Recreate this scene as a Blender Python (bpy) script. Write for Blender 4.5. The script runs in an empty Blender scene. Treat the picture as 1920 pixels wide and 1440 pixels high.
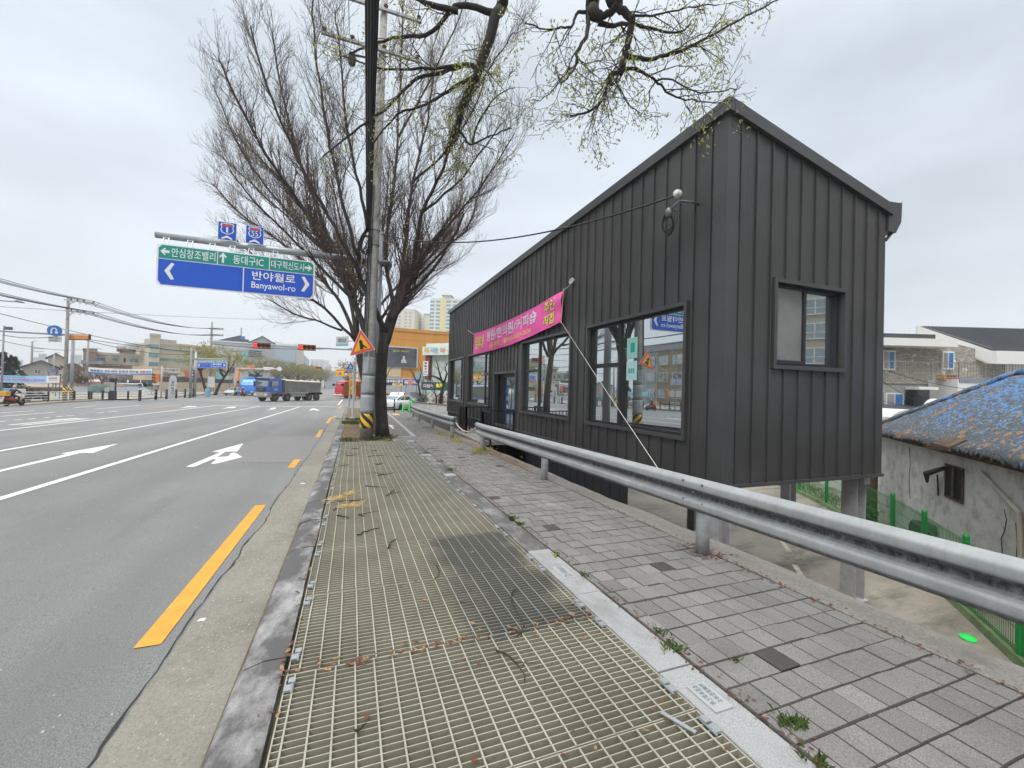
import bpy, math, random
from mathutils import Vector, Matrix
from math import sin, cos, pi, radians, sqrt, atan2, tan
random.seed(7)
sc = bpy.context.scene
COL = sc.collection

# ---------------------------------------------------------------- camera
F = 785.0; CX, CY = 960.0, 720.0; EYE = 1.62
_eY = Vector((-299, 0, -785)).normalized()
_eX = Vector((2060, -63, -785)); _eX = (_eX - _eX.dot(_eY) * _eY).normalized()
_eZ = _eX.cross(_eY)
R3 = Matrix((_eX, _eY, _eZ))                 # camera -> world rotation (rows are the world axes seen by the camera)
cam_d = bpy.data.cameras.new('camera'); cam = bpy.data.objects.new('camera', cam_d); COL.objects.link(cam)
cam.matrix_world = Matrix.Translation((0, 0, EYE)) @ R3.to_4x4()
cam_d.sensor_width = 36; cam_d.lens = F / 1920 * 36
cam_d.clip_start = 0.05; cam_d.clip_end = 6000
sc.camera = cam

# ---------------------------------------------------------------- sky, sun, exposure
SUN_EL, SUN_AZ = radians(52), radians(232)   # azimuth clockwise from +Y (street direction)
w = bpy.data.worlds.new('World'); sc.world = w; w.use_nodes = True
nt = w.node_tree; nd = nt.nodes; ln = nt.links
bg = nd['Background']; bg.inputs['Strength'].default_value = 0.1
sky = nd.new('ShaderNodeTexSky'); sky.sky_type = 'NISHITA'; sky.sun_disc = False
sky.sun_elevation = SUN_EL; sky.sun_rotation = SUN_AZ; sky.dust_density = 4; sky.air_density = 1.2
tc = nd.new('ShaderNodeTexCoord'); sep = nd.new('ShaderNodeSeparateXYZ'); ln.new(tc.outputs['Generated'], sep.inputs[0])
ramp = nd.new('ShaderNodeValToRGB'); ln.new(sep.outputs['Z'], ramp.inputs[0])
cr = ramp.color_ramp; cr.interpolation = 'EASE'
cr.elements[0].position = 0.0; cr.elements[0].color = (.070, .073, .076, 1)
cr.elements[1].position = 1.0; cr.elements[1].color = (.34, .343, .345, 1)
e = cr.elements.new(.25); e.color = (.065, .0705, .0775, 1)
e = cr.elements.new(.55); e.color = (.066, .073, .081, 1)
e = cr.elements.new(.70); e.color = (.074, .079, .085, 1)
e = cr.elements.new(.86); e.color = (.30, .304, .308, 1)
mp = nd.new('ShaderNodeMapping'); ln.new(tc.outputs['Generated'], mp.inputs[0]); mp.inputs['Scale'].default_value = (1, 1, 2.6)
n1 = nd.new('ShaderNodeTexNoise'); n1.inputs['Scale'].default_value = 1.7; n1.inputs['Detail'].default_value = 5; n1.inputs['Roughness'].default_value = .5
ln.new(mp.outputs[0], n1.inputs['Vector'])
cl = nd.new('ShaderNodeMapRange'); ln.new(n1.outputs[0], cl.inputs[0])
cl.inputs['From Min'].default_value = .3; cl.inputs['From Max'].default_value = .7; cl.inputs['To Min'].default_value = 7.0; cl.inputs['To Max'].default_value = 10.6
mul = nd.new('ShaderNodeVectorMath'); mul.operation = 'SCALE'; ln.new(ramp.outputs[0], mul.inputs[0]); ln.new(cl.outputs[0], mul.inputs['Scale'])
s10 = nd.new('ShaderNodeVectorMath'); s10.operation = 'SCALE'; ln.new(mul.outputs[0], s10.inputs[0]); s10.inputs['Scale'].default_value = 10.0
mx = nd.new('ShaderNodeMix'); mx.data_type = 'RGBA'; mx.inputs[0].default_value = .92
ln.new(sky.outputs[0], mx.inputs[6]); ln.new(s10.outputs[0], mx.inputs[7]); ln.new(mx.outputs[2], bg.inputs['Color'])
sl = bpy.data.lights.new('sun', 'SUN'); sl.energy = 1.5; sl.angle = radians(22); sl.color = (1, .965, .92)
sun = bpy.data.objects.new('sun', sl); COL.objects.link(sun)
sdir = Vector((sin(SUN_AZ) * cos(SUN_EL), cos(SUN_AZ) * cos(SUN_EL), sin(SUN_EL)))
sun.rotation_euler = sdir.to_track_quat('Z', 'Y').to_euler(); sun.location = (0, 0, 60)
vs = sc.view_settings; vs.view_transform = 'Standard'; vs.look = 'None'; vs.exposure = 0.38; vs.gamma = 1.0
sc.cycles.max_bounces = 7; sc.cycles.diffuse_bounces = 3; sc.cycles.glossy_bounces = 4; sc.cycles.transparent_max_bounces = 12
sc.cycles.use_denoising = True

# ---------------------------------------------------------------- photogrammetry helpers (1920x1440 photo pixels -> world points)
def ray(px, py): return R3 @ Vector(((px - CX) / F, (CY - py) / F, -1.0))
EYEV = Vector((0, 0, EYE))
def at_d(px, py, D): return EYEV + ray(px, py) * D            # D = distance along the camera axis
def at_x(px, py, X): r = ray(px, py); return EYEV + r * (X / r.x)
def at_y(px, py, Y): r = ray(px, py); return EYEV + r * (Y / r.y)
def at_z(px, py, Z): r = ray(px, py); return EYEV + r * ((Z - EYE) / r.z)
SL = 0.0166
def G(y):                                                     # the street falls gently away, then levels out
    if y < 40: return -SL * y
    if y < 65: t = y - 40; return -SL * 40 - SL * (t - t * t / 50)
    return -SL * 52.5
def at_g(px, py, dz=0.0):
    r = ray(px, py); t = 1.0
    for i in range(60): t = (G((EYEV + r * t).y) + dz - EYE) / r.z
    return EYEV + r * t

# ---------------------------------------------------------------- mesh helpers
class MB:
    def __init__(s): s.v = []; s.f = []; s.m = []; s.c = []; s.cm = 0; s.cc = None
    def add(s, vs, fs):
        b = len(s.v); s.v.extend([tuple(p) for p in vs])
        for f in fs: s.f.append([b + i for i in f]); s.m.append(s.cm); s.c.append(s.cc)
        return s
    def box(s, x0, x1, y0, y1, z0, z1):
        return s.add([(x0,y0,z0),(x1,y0,z0),(x1,y1,z0),(x0,y1,z0),(x0,y0,z1),(x1,y0,z1),(x1,y1,z1),(x0,y1,z1)],
                     [(0,3,2,1),(4,5,6,7),(0,1,5,4),(1,2,6,5),(2,3,7,6),(3,0,4,7)])
    def hexa(s, p):                                           # eight corners, bottom ring then top ring
        return s.add(p, [(0,3,2,1),(4,5,6,7),(0,1,5,4),(1,2,6,5),(2,3,7,6),(3,0,4,7)])
    def bar(s, a, b, w, h=None, up=(0,0,1)):                  # rectangular bar from a to b
        a, b = Vector(a), Vector(b); h = h or w; d = (b - a).normalized(); u = Vector(up)
        if abs(d.dot(u)) > .99: u = Vector((0,1,0))
        r = d.cross(u).normalized() * (w / 2); u = r.cross(d).normalized() * (h / 2)
        return s.hexa([a-r-u, a+r-u, b+r-u, b-r-u, a-r+u, a+r+u, b+r+u, b-r+u])
    def tube(s, pts, rad, n=8, cap=True):
        pts = [Vector(p) for p in pts]; k = len(pts)
        if not hasattr(rad, '__len__'): rad = [rad] * k
        b = len(s.v); pu = None
        for i, p in enumerate(pts):
            d = (pts[min(i+1, k-1)] - pts[max(i-1, 0)])
            d = d.normalized() if d.length > 1e-9 else Vector((0,0,1))
            if pu is None: pu = d.cross(Vector((0,0,1)) if abs(d.z) < .9 else Vector((1,0,0))).normalized()
            else:
                pu = pu - d * pu.dot(d)
                pu = pu.normalized() if pu.length > 1e-6 else d.orthogonal().normalized()
            w = d.cross(pu)
            for j in range(n):
                a = 2 * pi * j / n; q = p + (pu * cos(a) + w * sin(a)) * rad[i]; s.v.append((q.x, q.y, q.z))
        for i in range(k - 1):
            for j in range(n):
                j2 = (j + 1) % n
                s.f.append([b+i*n+j, b+i*n+j2, b+(i+1)*n+j2, b+(i+1)*n+j]); s.m.append(s.cm); s.c.append(s.cc)
        if cap:
            s.f.append([b+j for j in range(n)][::-1]); s.m.append(s.cm); s.c.append(s.cc)
            s.f.append([b+(k-1)*n+j for j in range(n)]); s.m.append(s.cm); s.c.append(s.cc)
        return s
    def lathe(s, prof, n=20, o=(0,0,0), axis='Z'):            # prof: list of (radius, height)
        vs = []; fs = []; k = len(prof)
        for r, h in prof:
            for j in range(n):
                a = 2 * pi * j / n
                q = (r*cos(a), r*sin(a), h) if axis == 'Z' else (h, r*cos(a), r*sin(a)) if axis == 'X' else (r*sin(a), h, r*cos(a))
                vs.append((q[0]+o[0], q[1]+o[1], q[2]+o[2]))
        for i in range(k-1):
            for j in range(n): j2 = (j+1) % n; fs.append((i*n+j, i*n+j2, (i+1)*n+j2, (i+1)*n+j))
        fs.append(tuple(range(n))[::-1]); fs.append(tuple((k-1)*n+j for j in range(n)))
        return s.add(vs, fs)
    def prism(s, poly, fn, d0, d1):                           # poly 2D, fn(u, v, depth) -> 3D
        n = len(poly)
        vs = [fn(u, v, d0) for u, v in poly] + [fn(u, v, d1) for u, v in poly]
        return s.add(vs, [tuple(range(n))[::-1], tuple(range(n, 2*n))] + [(i, (i+1) % n, n+(i+1) % n, n+i) for i in range(n)])
    def loft(s, rings, cap=True):
        n = len(rings[0]); vs = [p for r in rings for p in r]; fs = []
        for i in range(len(rings)-1):
            for j in range(n): j2 = (j+1) % n; fs.append((i*n+j, i*n+j2, (i+1)*n+j2, (i+1)*n+j))
        if cap: fs.append(tuple(range(n))[::-1]); fs.append(tuple((len(rings)-1)*n+j for j in range(n)))
        return s.add(vs, fs)
    def sheet(s, xs, ys, zf):
        vs = [(x, y, zf(x, y)) for y in ys for x in xs]; n = len(xs)
        return s.add(vs, [(j*n+i, j*n+i+1, (j+1)*n+i+1, (j+1)*n+i) for j in range(len(ys)-1) for i in range(n-1)])
    def build(s, name, mat, parent=None, off=None, smooth=False, bevel=0, loc=None):
        me = bpy.data.meshes.new(name)
        v = s.v
        if off is not None: ox, oy, oz = off; v = [(x-ox, y-oy, z-oz) for x, y, z in v]
        me.from_pydata(v, [], s.f)
        for m in (mat if isinstance(mat, (list, tuple)) else [mat]): me.materials.append(m)
        if any(s.m): me.polygons.foreach_set('material_index', s.m)
        if smooth: me.polygons.foreach_set('use_smooth', [True] * len(s.f))
        if any(c is not None for c in s.c):
            a = me.attributes.new('tint', 'FLOAT_COLOR', 'FACE')
            for i, c in enumerate(s.c): a.data[i].color = (*(c or (1,1,1)), 1)
        o = bpy.data.objects.new(name, me); COL.objects.link(o)
        if parent is not None: o.parent = parent
        if loc is not None: o.location = loc
        if bevel:
            b = o.modifiers.new('bevel', 'BEVEL'); b.width = bevel; b.segments = 2; b.limit_method = 'ANGLE'; b.angle_limit = radians(40)
        return o

def tag(o, label, cat=None, group=None, kind=None):
    if label: o['label'] = label
    if cat: o['category'] = cat
    if group: o['group'] = group
    if kind: o['kind'] = kind
    return o
def thing(name, label, cat, loc=(0,0,0), rz=0, group=None):
    o = bpy.data.objects.new(name, None); COL.objects.link(o); o.empty_display_size = .2
    o.location = loc; o.rotation_euler = (0, 0, rz)
    return tag(o, label, cat, group)
def solo(name, mb, mat, label, cat, base, group=None, **k):   # a one-mesh thing given in world coordinates, origin at its base
    o = mb.build(name, mat, off=base, loc=base, **k); return tag(o, label, cat, group)
def struct(name, mb, mat, **k):
    o = mb.build(name, mat, **k); o['kind'] = 'structure'; return o
def dup(root, loc=None, rz=None, label=None, group=None, scale=None):
    def cp(o, par):
        c = o.copy(); COL.objects.link(c)
        if par is not None: c.parent = par
        for ch in o.children: cp(ch, c)
        return c
    r = cp(root, None)
    if loc is not None: r.location = loc
    if rz is not None: r.rotation_euler = (0, 0, rz)
    if scale is not None: r.scale = (scale,)*3 if not hasattr(scale, '__len__') else scale
    if label: r['label'] = label
    if group: r['group'] = group
    return r
def frange(a, b, st):
    n = max(1, int(round((b - a) / st))); return [a + (b - a) * i / n for i in range(n + 1)]

# ---------------------------------------------------------------- materials
MATS = {}
def _base(name):
    m = bpy.data.materials.new(name); m.use_nodes = True; nt = m.node_tree
    return m, nt.nodes, nt.links, nt.nodes['Principled BSDF']
def lin(r, g, b):
    f = lambda c: (c/255/12.92 if c/255 <= .04045 else ((c/255+.055)/1.055)**2.4)
    return (f(r), f(g), f(b))
def noise(N, L, vec, scale, detail=5, rough=.55, out=0):
    n = N.new('ShaderNodeTexNoise'); n.inputs['Scale'].default_value = scale; n.inputs['Detail'].default_value = detail; n.inputs['Roughness'].default_value = rough
    L.new(vec, n.inputs['Vector']); return n.outputs[out]
def rng(N, L, src, a, b, c=0., d=1.):
    n = N.new('ShaderNodeMapRange'); L.new(src, n.inputs[0])
    for k, v in zip(('From Min','From Max','To Min','To Max'), (a, b, c, d)): n.inputs[k].default_value = v
    return n.outputs[0]
def mixc(N, L, fac, a, b):
    n = N.new('ShaderNodeMix'); n.data_type = 'RGBA'
    for s_, v in ((0, fac), (6, a), (7, b)):
        if isinstance(v, (int, float)): n.inputs[s_].default_value = v
        elif isinstance(v, (tuple, list)): n.inputs[s_].default_value = (*v[:3], 1)
        else: L.new(v, n.inputs[s_])
    return n.outputs[2]
def math_(N, L, op, a, b=0.):
    n = N.new('ShaderNodeMath'); n.operation = op
    for i, v in enumerate((a, b)):
        if isinstance(v, (int, float)): n.inputs[i].default_value = v
        else: L.new(v, n.inputs[i])
    return n.outputs[0]
def pos(N, scale=None, L=None):
    g = N.new('ShaderNodeNewGeometry').outputs['Position']
    if scale is None: return g
    m = N.new('ShaderNodeMapping'); m.inputs['Scale'].default_value = scale; L.new(g, m.inputs[0]); return m.outputs[0]
def bump(N, L, B, src, strength, dist=.01):
    b = N.new('ShaderNodeBump'); b.inputs['Strength'].default_value = strength; b.inputs['Distance'].default_value = dist
    L.new(src, b.inputs['Height']); L.new(b.outputs[0], B.inputs['Normal'])
def scale_c(c, k): return tuple(min(1, x * k) for x in c)
def mat(name, col, rough=.7, metal=0., var=.12, scale=2.5, bmp=0., bscale=60, spec=.4, dirt=0., dcol=(.05,.045,.04), stretch=None, emit=0, tint=False):
    if name in MATS: return MATS[name]
    m, N, L, B = _base(name)
    B.inputs['Roughness'].default_value = rough; B.inputs['Metallic'].default_value = metal; B.inputs['Specular IOR Level'].default_value = spec
    p = pos(N, stretch, L) if stretch else pos(N)
    c = mixc(N, L, rng(N, L, noise(N, L, p, scale), .3, .7), scale_c(col, 1-var), scale_c(col, 1+var))
    if tint:
        a = N.new('ShaderNodeAttribute'); a.attribute_name = 'tint'
        n = N.new('ShaderNodeMix'); n.data_type = 'RGBA'; n.blend_type = 'MULTIPLY'; n.inputs[0].default_value = 1
        L.new(c, n.inputs[6]); L.new(a.outputs['Color'], n.inputs[7]); c = n.outputs[2]
    if dirt: c = mixc(N, L, math_(N, L, 'MULTIPLY', rng(N, L, noise(N, L, p, scale*2.7, 8, .65), .48, .68), dirt), c, dcol)
    L.new(c, B.inputs['Base Color'])
    if bmp: bump(N, L, B, noise(N, L, pos(N), bscale, 4), bmp)
    if emit: L.new(c, B.inputs['Emission Color']); B.inputs['Emission Strength'].default_value = emit
    MATS[name] = m; return m
def glass(name, tint=(.03,.05,.06), mirror=.45, rough=.015, tcol=(.9,.95,1)):
    if name in MATS: return MATS[name]
    m, N, L, B = _base(name)
    B.inputs['Base Color'].default_value = (*tint, 1); B.inputs['Roughness'].default_value = .25
    gl = N.new('ShaderNodeBsdfGlossy'); gl.inputs['Roughness'].default_value = rough; gl.inputs['Color'].default_value = (*tcol, 1)
    lw = N.new('ShaderNodeLayerWeight'); lw.inputs['Blend'].default_value = .35
    f = rng(N, L, lw.outputs['Facing'], 0, 1, mirror, .95)
    mx = N.new('ShaderNodeMixShader'); L.new(f, mx.inputs[0]); L.new(B.outputs[0], mx.inputs[1]); L.new(gl.outputs[0], mx.inputs[2])
    L.new(mx.outputs[0], N['Material Output'].inputs['Surface']); MATS[name] = m; return m

# ---------------------------------------------------------------- lettering
_dg = None
def text_mesh(body, bold=0.0):
    cu = bpy.data.curves.new('txt', 'FONT'); cu.body = body; cu.size = 1.0; cu.resolution_u = 3
    cu.offset = bold; cu.align_x = 'LEFT'
    o = bpy.data.objects.new('txt', cu); COL.objects.link(o)
    dg = bpy.context.evaluated_depsgraph_get(); dg.update()
    me = o.evaluated_get(dg).to_mesh()
    v = [tuple(p.co) for p in me.vertices]; f = [list(p.vertices) for p in me.polygons]
    o.evaluated_get(dg).to_mesh_clear(); bpy.data.objects.remove(o); bpy.data.curves.remove(cu)
    xs = [p[0] for p in v]; ys = [p[1] for p in v]
    x0, x1, y0, y1 = min(xs), max(xs), min(ys), max(ys)
    return [((p[0]-x0)/(x1-x0), (p[1]-y0)/(y1-y0)) for p in v], f
def text(mb, body, fn, u0, u1, v0, v1, bold=.0):
    """letters fitted into the rectangle u0..u1, v0..v1 of the surface fn(u, v) -> point"""
    v, f = text_mesh(body, bold)
    mb.add([fn(u0 + a * (u1-u0), v0 + b * (v1-v0)) for a, b in v], f); return mb
# ================================================================ GROUND, STREET, PAVEMENT
LOT = -2.65
def terr(x, y):
    if 4.01 < x < 90 and -90 < y < 28: return LOT
    return G(y) - .35
xs = [-1500, -400, -120, -60, -30, -10, 0, 3.9, 4.0, 4.05, 8, 15, 30, 60, 89.9, 90.1, 400, 1500]
ys = [-1500, -300, -90.1, -89.9, -40, -20, -10, 0, 10, 20, 27.9, 28.1, 35, 40, 45, 50, 55, 60, 65, 90, 150, 300, 700, 2500]
# --- special materials
def asphalt():
    m, N, L, B = _base('asphalt'); p = pos(N)
    p2 = pos(N, (1, .12, 1), L)
    c = mixc(N, L, rng(N, L, noise(N, L, p2, .55, 4), .32, .68), (.222,.224,.219), (.315,.316,.309))
    c = mixc(N, L, rng(N, L, noise(N, L, p, .35, 3), .45, .7), c, (.225,.228,.222))
    f = noise(N, L, p, 130, 3, .7)
    c = mixc(N, L, rng(N, L, f, .36, .66), (.125,.125,.122), c)
    v = N.new('ShaderNodeTexVoronoi'); v.inputs['Scale'].default_value = 55; L.new(p, v.inputs['Vector'])
    sp = rng(N, L, v.outputs['Distance'], .0, .16, 1, 0)
    sp = math_(N, L, 'MULTIPLY', sp, rng(N, L, noise(N, L, p, 17, 2), .55, .62))
    c = mixc(N, L, math_(N, L, 'MULTIPLY', sp, .55), c, (.42,.41,.39))
    c = mixc(N, L, rng(N, L, noise(N, L, p2, 1.9, 6, .7), .60, .78, 0, .4), c, (.115,.118,.118))
    s = N.new('ShaderNodeSeparateXYZ'); L.new(p, s.inputs[0])      # rubber-darkened wheel tracks
    wt = math_(N, L, 'SINE', math_(N, L, 'MULTIPLY', math_(N, L, 'ADD', s.outputs['X'], math_(N, L, 'MULTIPLY', noise(N, L, p2, .8, 2), .5)), 3.6))
    c = mixc(N, L, math_(N, L, 'MULTIPLY', rng(N, L, wt, .1, 1), rng(N, L, noise(N, L, p2, .9, 5), .35, .7, .1, .55)), c, (.15,.152,.15))
    L.new(c, B.inputs['Base Color']); B.inputs['Roughness'].default_value = .78; B.inputs['Specular IOR Level'].default_value = .35
    bump(N, L, B, noise(N, L, p, 95, 4, .7), .9, .014); return m
def aggregate(name, ca, cb, cs, coarse=70, stain=(.09,.085,.07)):
    m, N, L, B = _base(name); p = pos(N)
    c = mixc(N, L, rng(N, L, noise(N, L, p, .9, 6), .3, .7), ca, cb)
    v = N.new('ShaderNodeTexVoronoi'); v.inputs['Scale'].default_value = coarse; L.new(p, v.inputs['Vector'])
    c = mixc(N, L, rng(N, L, v.outputs['Color'], .0, 1., 0, .55), c, cs)
    c = mixc(N, L, rng(N, L, noise(N, L, p, coarse*1.6, 3, .8), .52, .72, 0, .65), c, scale_c(ca, .5))
    c = mixc(N, L, rng(N, L, noise(N, L, p, 2.2, 7, .7), .52, .75, 0, .55), c, stain)
    L.new(c, B.inputs['Base Color']); B.inputs['Roughness'].default_value = .85; B.inputs['Specular IOR Level'].default_value = .25
    bump(N, L, B, noise(N, L, p, coarse, 4, .7), .7, .012); return m
def granite(name, base, dark, amount, lo=.44, hi=.56):
    m, N, L, B = _base(name); p = pos(N)
    c = mixc(N, L, rng(N, L, noise(N, L, p, 190, 3, .7), .35, .68), scale_c(base, .6), scale_c(base, 1.22))
    st = rng(N, L, noise(N, L, pos(N, (1, .6, 1), L), 3.1, 9, .68), lo, hi)
    c = mixc(N, L, math_(N, L, 'MULTIPLY', st, amount), c, dark)
    c = mixc(N, L, rng(N, L, noise(N, L, p, 60, 5, .7), .62, .75, 0, .4), c, (.42,.42,.41))
    L.new(c, B.inputs['Base Color']); B.inputs['Roughness'].default_value = .75
    bump(N, L, B, noise(N, L, p, 120, 3), .35, .006); return m
def paver_mat():
    m, N, L, B = _base('paver'); p = pos(N)
    a = N.new('ShaderNodeAttribute'); a.attribute_name = 'tint'
    s = mixc(N, L, rng(N, L, noise(N, L, p, 150, 4, .85), .32, .68), (.38,.38,.38), (1.6,1.58,1.54))
    n = N.new('ShaderNodeMix'); n.data_type = 'RGBA'; n.blend_type = 'MULTIPLY'; n.inputs[0].default_value = 1
    L.new(a.outputs['Color'], n.inputs[6]); L.new(s, n.inputs[7])
    c = mixc(N, L, rng(N, L, noise(N, L, p, 1.6, 8, .7), .5, .74, 0, .5), n.outputs[2], (.10,.097,.09))
    c = mixc(N, L, rng(N, L, noise(N, L, p, 9, 6, .8), .66, .74, 0, .6), c, (.07,.066,.06))
    L.new(c, B.inputs['Base Color']); B.inputs['Roughness'].default_value = .85; B.inputs['Specular IOR Level'].default_value = .25
    bump(N, L, B, noise(N, L, p, 170, 3, .8), .5, .006); return m
def lot_mat():
    m, N, L, B = _base('lot_concrete'); p = pos(N)
    c = mixc(N, L, rng(N, L, noise(N, L, p, .5, 6), .3, .7), (.17,.15,.118), (.27,.245,.20))
    c = mixc(N, L, rng(N, L, noise(N, L, pos(N, (.5,1.3,1), L), .8, 9, .72), .47, .66), c, (.075,.068,.05))
    c = mixc(N, L, rng(N, L, noise(N, L, p, 3, 9, .75), .56, .68, 0, .7), c, (.33,.30,.235))
    c = mixc(N, L, rng(N, L, noise(N, L, p, 14, 5, .75), .55, .75, 0, .5), c, (.10,.09,.072))
    L.new(c, B.inputs['Base Color']); B.inputs['Roughness'].default_value = .7
    bump(N, L, B, noise(N, L, p, 40, 5), .25, .01); return m
def paint(name, col, wear=.5):
    m, N, L, B = _base(name); p = pos(N)
    c = mixc(N, L, rng(N, L, noise(N, L, p, 7, 6, .6), .3, .7), scale_c(col, .86), scale_c(col, 1.06))
    c = mixc(N, L, rng(N, L, noise(N, L, p, 75, 4, .8), .60, .76, 0, wear), c, (.15,.15,.145))
    L.new(c, B.inputs['Base Color']); B.inputs['Roughness'].default_value = .6
    bump(N, L, B, noise(N, L, p, 110, 3), .3, .005); return m
ASPH = asphalt(); GUT = aggregate('gutter_concrete', (.165,.158,.13), (.235,.226,.19), (.31,.295,.25), 55)
VERGE = aggregate('verge_concrete', (.15,.145,.125), (.225,.215,.19), (.33,.31,.275), 48, (.13,.115,.095))
KERBM = granite('kerb_granite', (.33,.33,.32), (.07,.068,.066), .95, .36, .54)
KERBN = granite('border_granite', (.33,.335,.335), (.12,.115,.105), .45, .48, .68)
KERBD = granite('border_granite_weathered', (.25,.25,.245), (.07,.066,.062), .9, .36, .52)
PAV = paver_mat(); LOTM = lot_mat()
WHITE = paint('white_paint', (.66,.66,.63), .45); YEL = paint('yellow_paint', (.58,.295,.03), .5)
SOIL = mat('soil', (.13,.095,.065), .95, var=.4, scale=9, bmp=.8, bscale=50)
CRACK = mat('crack_dark', (.03,.03,.028), .95)
BIKE = aggregate('path_asphalt', (.13,.115,.108), (.175,.155,.148), (.20,.185,.175), 80, (.10,.09,.085))
EARTH = mat('earth_base', (.20,.19,.165), .9, var=.25, scale=.4)

mb = MB().sheet(xs, ys, terr); struct('ground', mb, EARTH)
mb = MB().sheet(frange(4.0, 89.5, 6), frange(-89.5, 27.6, 6), lambda x, y: LOT + .006); struct('parking_lot_floor', mb, LOTM)
# --- road with its side streets
RY = [-70, -40, -20, -10] + frange(-6, 70, 2) + [80, 100, 140, 200, 320, 500, 900]
mb = MB().sheet([-27.6, -20, -12, -6, -3, -1.06], RY, lambda x, y: G(y) - .12)
mb.sheet([-1.06, 3, 9], [y for y in RY if y >= 40 and y != 40] , lambda x, y: G(y) - .122)
mb.sheet([9, 30, 160], [44, 46, 50, 54, 58, 62, 66, 70, 80, 92], lambda x, y: G(y) - .124)
struct('road', mb, ASPH)
# --- concrete gutter with its ragged joint
GY = frange(-8, 46, 1)
mb = MB().sheet([-1.06, -.55], GY, lambda x, y: G(y) - .118); struct('gutter', mb, GUT)
mb = MB(); pr = None; rr = random.Random(3); px_ = -1.06
for i in range(230):
    y = -2 + i * .11 + rr.uniform(-.03, .03); px_ += rr.uniform(-.016, .016) + (-1.06 - px_) * .15
    wd = abs(rr.gauss(0, .004)) + .002
    cur = ((px_ - wd, y, G(y) - .1145), (px_ + wd, y, G(y) - .1145))
    if pr: mb.add([pr[0], pr[1], cur[1], cur[0]], [(0,1,2,3)])
    pr = cur
struct('road_crack', mb, CRACK)
pp_ = [at_g(x, y, -.12) for x, y in ((398,852),(500,819),(612,818.5),(604,826),(590,845),(570,866),(440,868))]
mb = MB().add([(q.x, q.y, G(q.y) - .1165) for q in pp_], [tuple(range(7))]); struct('road_patch', mb, mat('patch_asphalt', (.19,.184,.178), .8, var=.12, scale=14, bmp=.6, bscale=95))
# --- painted markings
def ribbon(mb, P0, P1, wd, dz=-.114, n=None):
    P0, P1 = Vector(P0[:2]), Vector(P1[:2]); n = n or max(1, int((P1-P0).length / 2)); d = (P1-P0).normalized(); s = Vector((-d.y, d.x)) * wd / 2
    for i in range(n):
        a = P0.lerp(P1, i/n); b = P0.lerp(P1, (i+1)/n)
        mb.add([(q.x, q.y, G(q.y)+dz) for q in (a-s, b-s, b+s, a+s)], [(0,3,2,1)])
def pxline(mb, a, b, wd): ribbon(mb, at_g(*a, -.12), at_g(*b, -.12), wd)
mk = MB()
ribbon(mk, (-4.86, -12), (-5.10, 49.2), .15); ribbon(mk, (-8.25, -12), (-8.85, 49.3), .15); ribbon(mk, (-12.0, 8), (-12.9, 49.6), .15)
pxline(mk, (0, 774.5), (65, 770), .15); pxline(mk, (0, 781), (102, 773.2), .15); pxline(mk, (140, 764.5), (180, 760.7), .15)
pxline(mk, (177, 767), (262, 760), .15)
for a, b in (((-5,791),(11,789.5)),((26,788),(42,787)),((53,786.3),(67,785)),((82,783.5),(95,782.5)),((106,781.3),(118,780.2)),((124,780),(140,778.8)),((148,777),(161,776.8)),((183,774.3),(195,773.3)),((203,772.5),(222,771))):
    pxline(mk, a, b, .15)
pxline(mk, (18, 797), (110, 788), .2); pxline(mk, (40, 797.6), (166, 785), .18); pxline(mk, (105, 787.5), (150, 784.5), .45)
ribbon(mk, (-13.0, 49.9), (-1.3, 48.9), .45); ribbon(mk, (-24, 66), (-1.6, 62.5), .35, n=1); ribbon(mk, (-24, 69.5), (-1.6, 66), .35, n=1)
pxline(mk, (634, 759), (642, 749.5), .2); pxline(mk, (597, 746), (612, 745.2), .3)
struct('lane_marking', mk, WHITE)
def arrow(pts, sx, sy, ox, oy):
    mb = MB(); P = [at_g(ox + x/sx, oy + y/sy, -.12) for x, y in pts]
    mb.add([(p.x, p.y, G(p.y) - .1135) for p in P], [tuple(range(len(P)))]); return mb
A = [([(-40,1296),(-40,1310),(560,1170),(600,1160),(650,1157),(695,1160),(890,1087),(455,1163),(505,1166)],4,4,0,560),
     ([(1392,1263),(1458,1263),(1600,1204),(1622,1207),(1578,1241),(1622,1239),(1818,1190),(1760,1155),(1732,1160),(1712,1184),(1628,1190),(1692,1149),(1780,1148),(1826,1085),(1588,1150),(1652,1154)],4,4,0,560),
     ([(80,1122),(165,1112),(238,1110),(262,1095),(165,1100),(150,1108)],6,6,400,580),
     ([(585,1138),(665,1124),(700,1121),(706,1105),(635,1112),(650,1119)],6,6,400,580),
     ([(1070,1142),(1085,1142),(1130,1129),(1145,1138),(1198,1138),(1150,1118),(1128,1115),(1080,1125),(1108,1126)],6,6,400,580),
     ([(1340,822),(1400,815),(1475,812),(1475,808),(1410,806),(1390,812)],4,4,0,560)]
for a in A: struct('road_arrow', arrow(*a), WHITE)
my = MB()
for a, b in ((3.49, 7.22), (10.5, 11.75), (-3.2, 0.2)): ribbon(my, (-1.235, a), (-1.235, b), .15)
for a, b in (((595,820),(603,806)),((613,794),(620,784)),((620,784),(631,780)),((634.5,767),(641,760))): pxline(my, a, b, .15)
pxline(my, (265, 767), (340, 760), .15); struct('yellow_marking', my, YEL)
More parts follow.
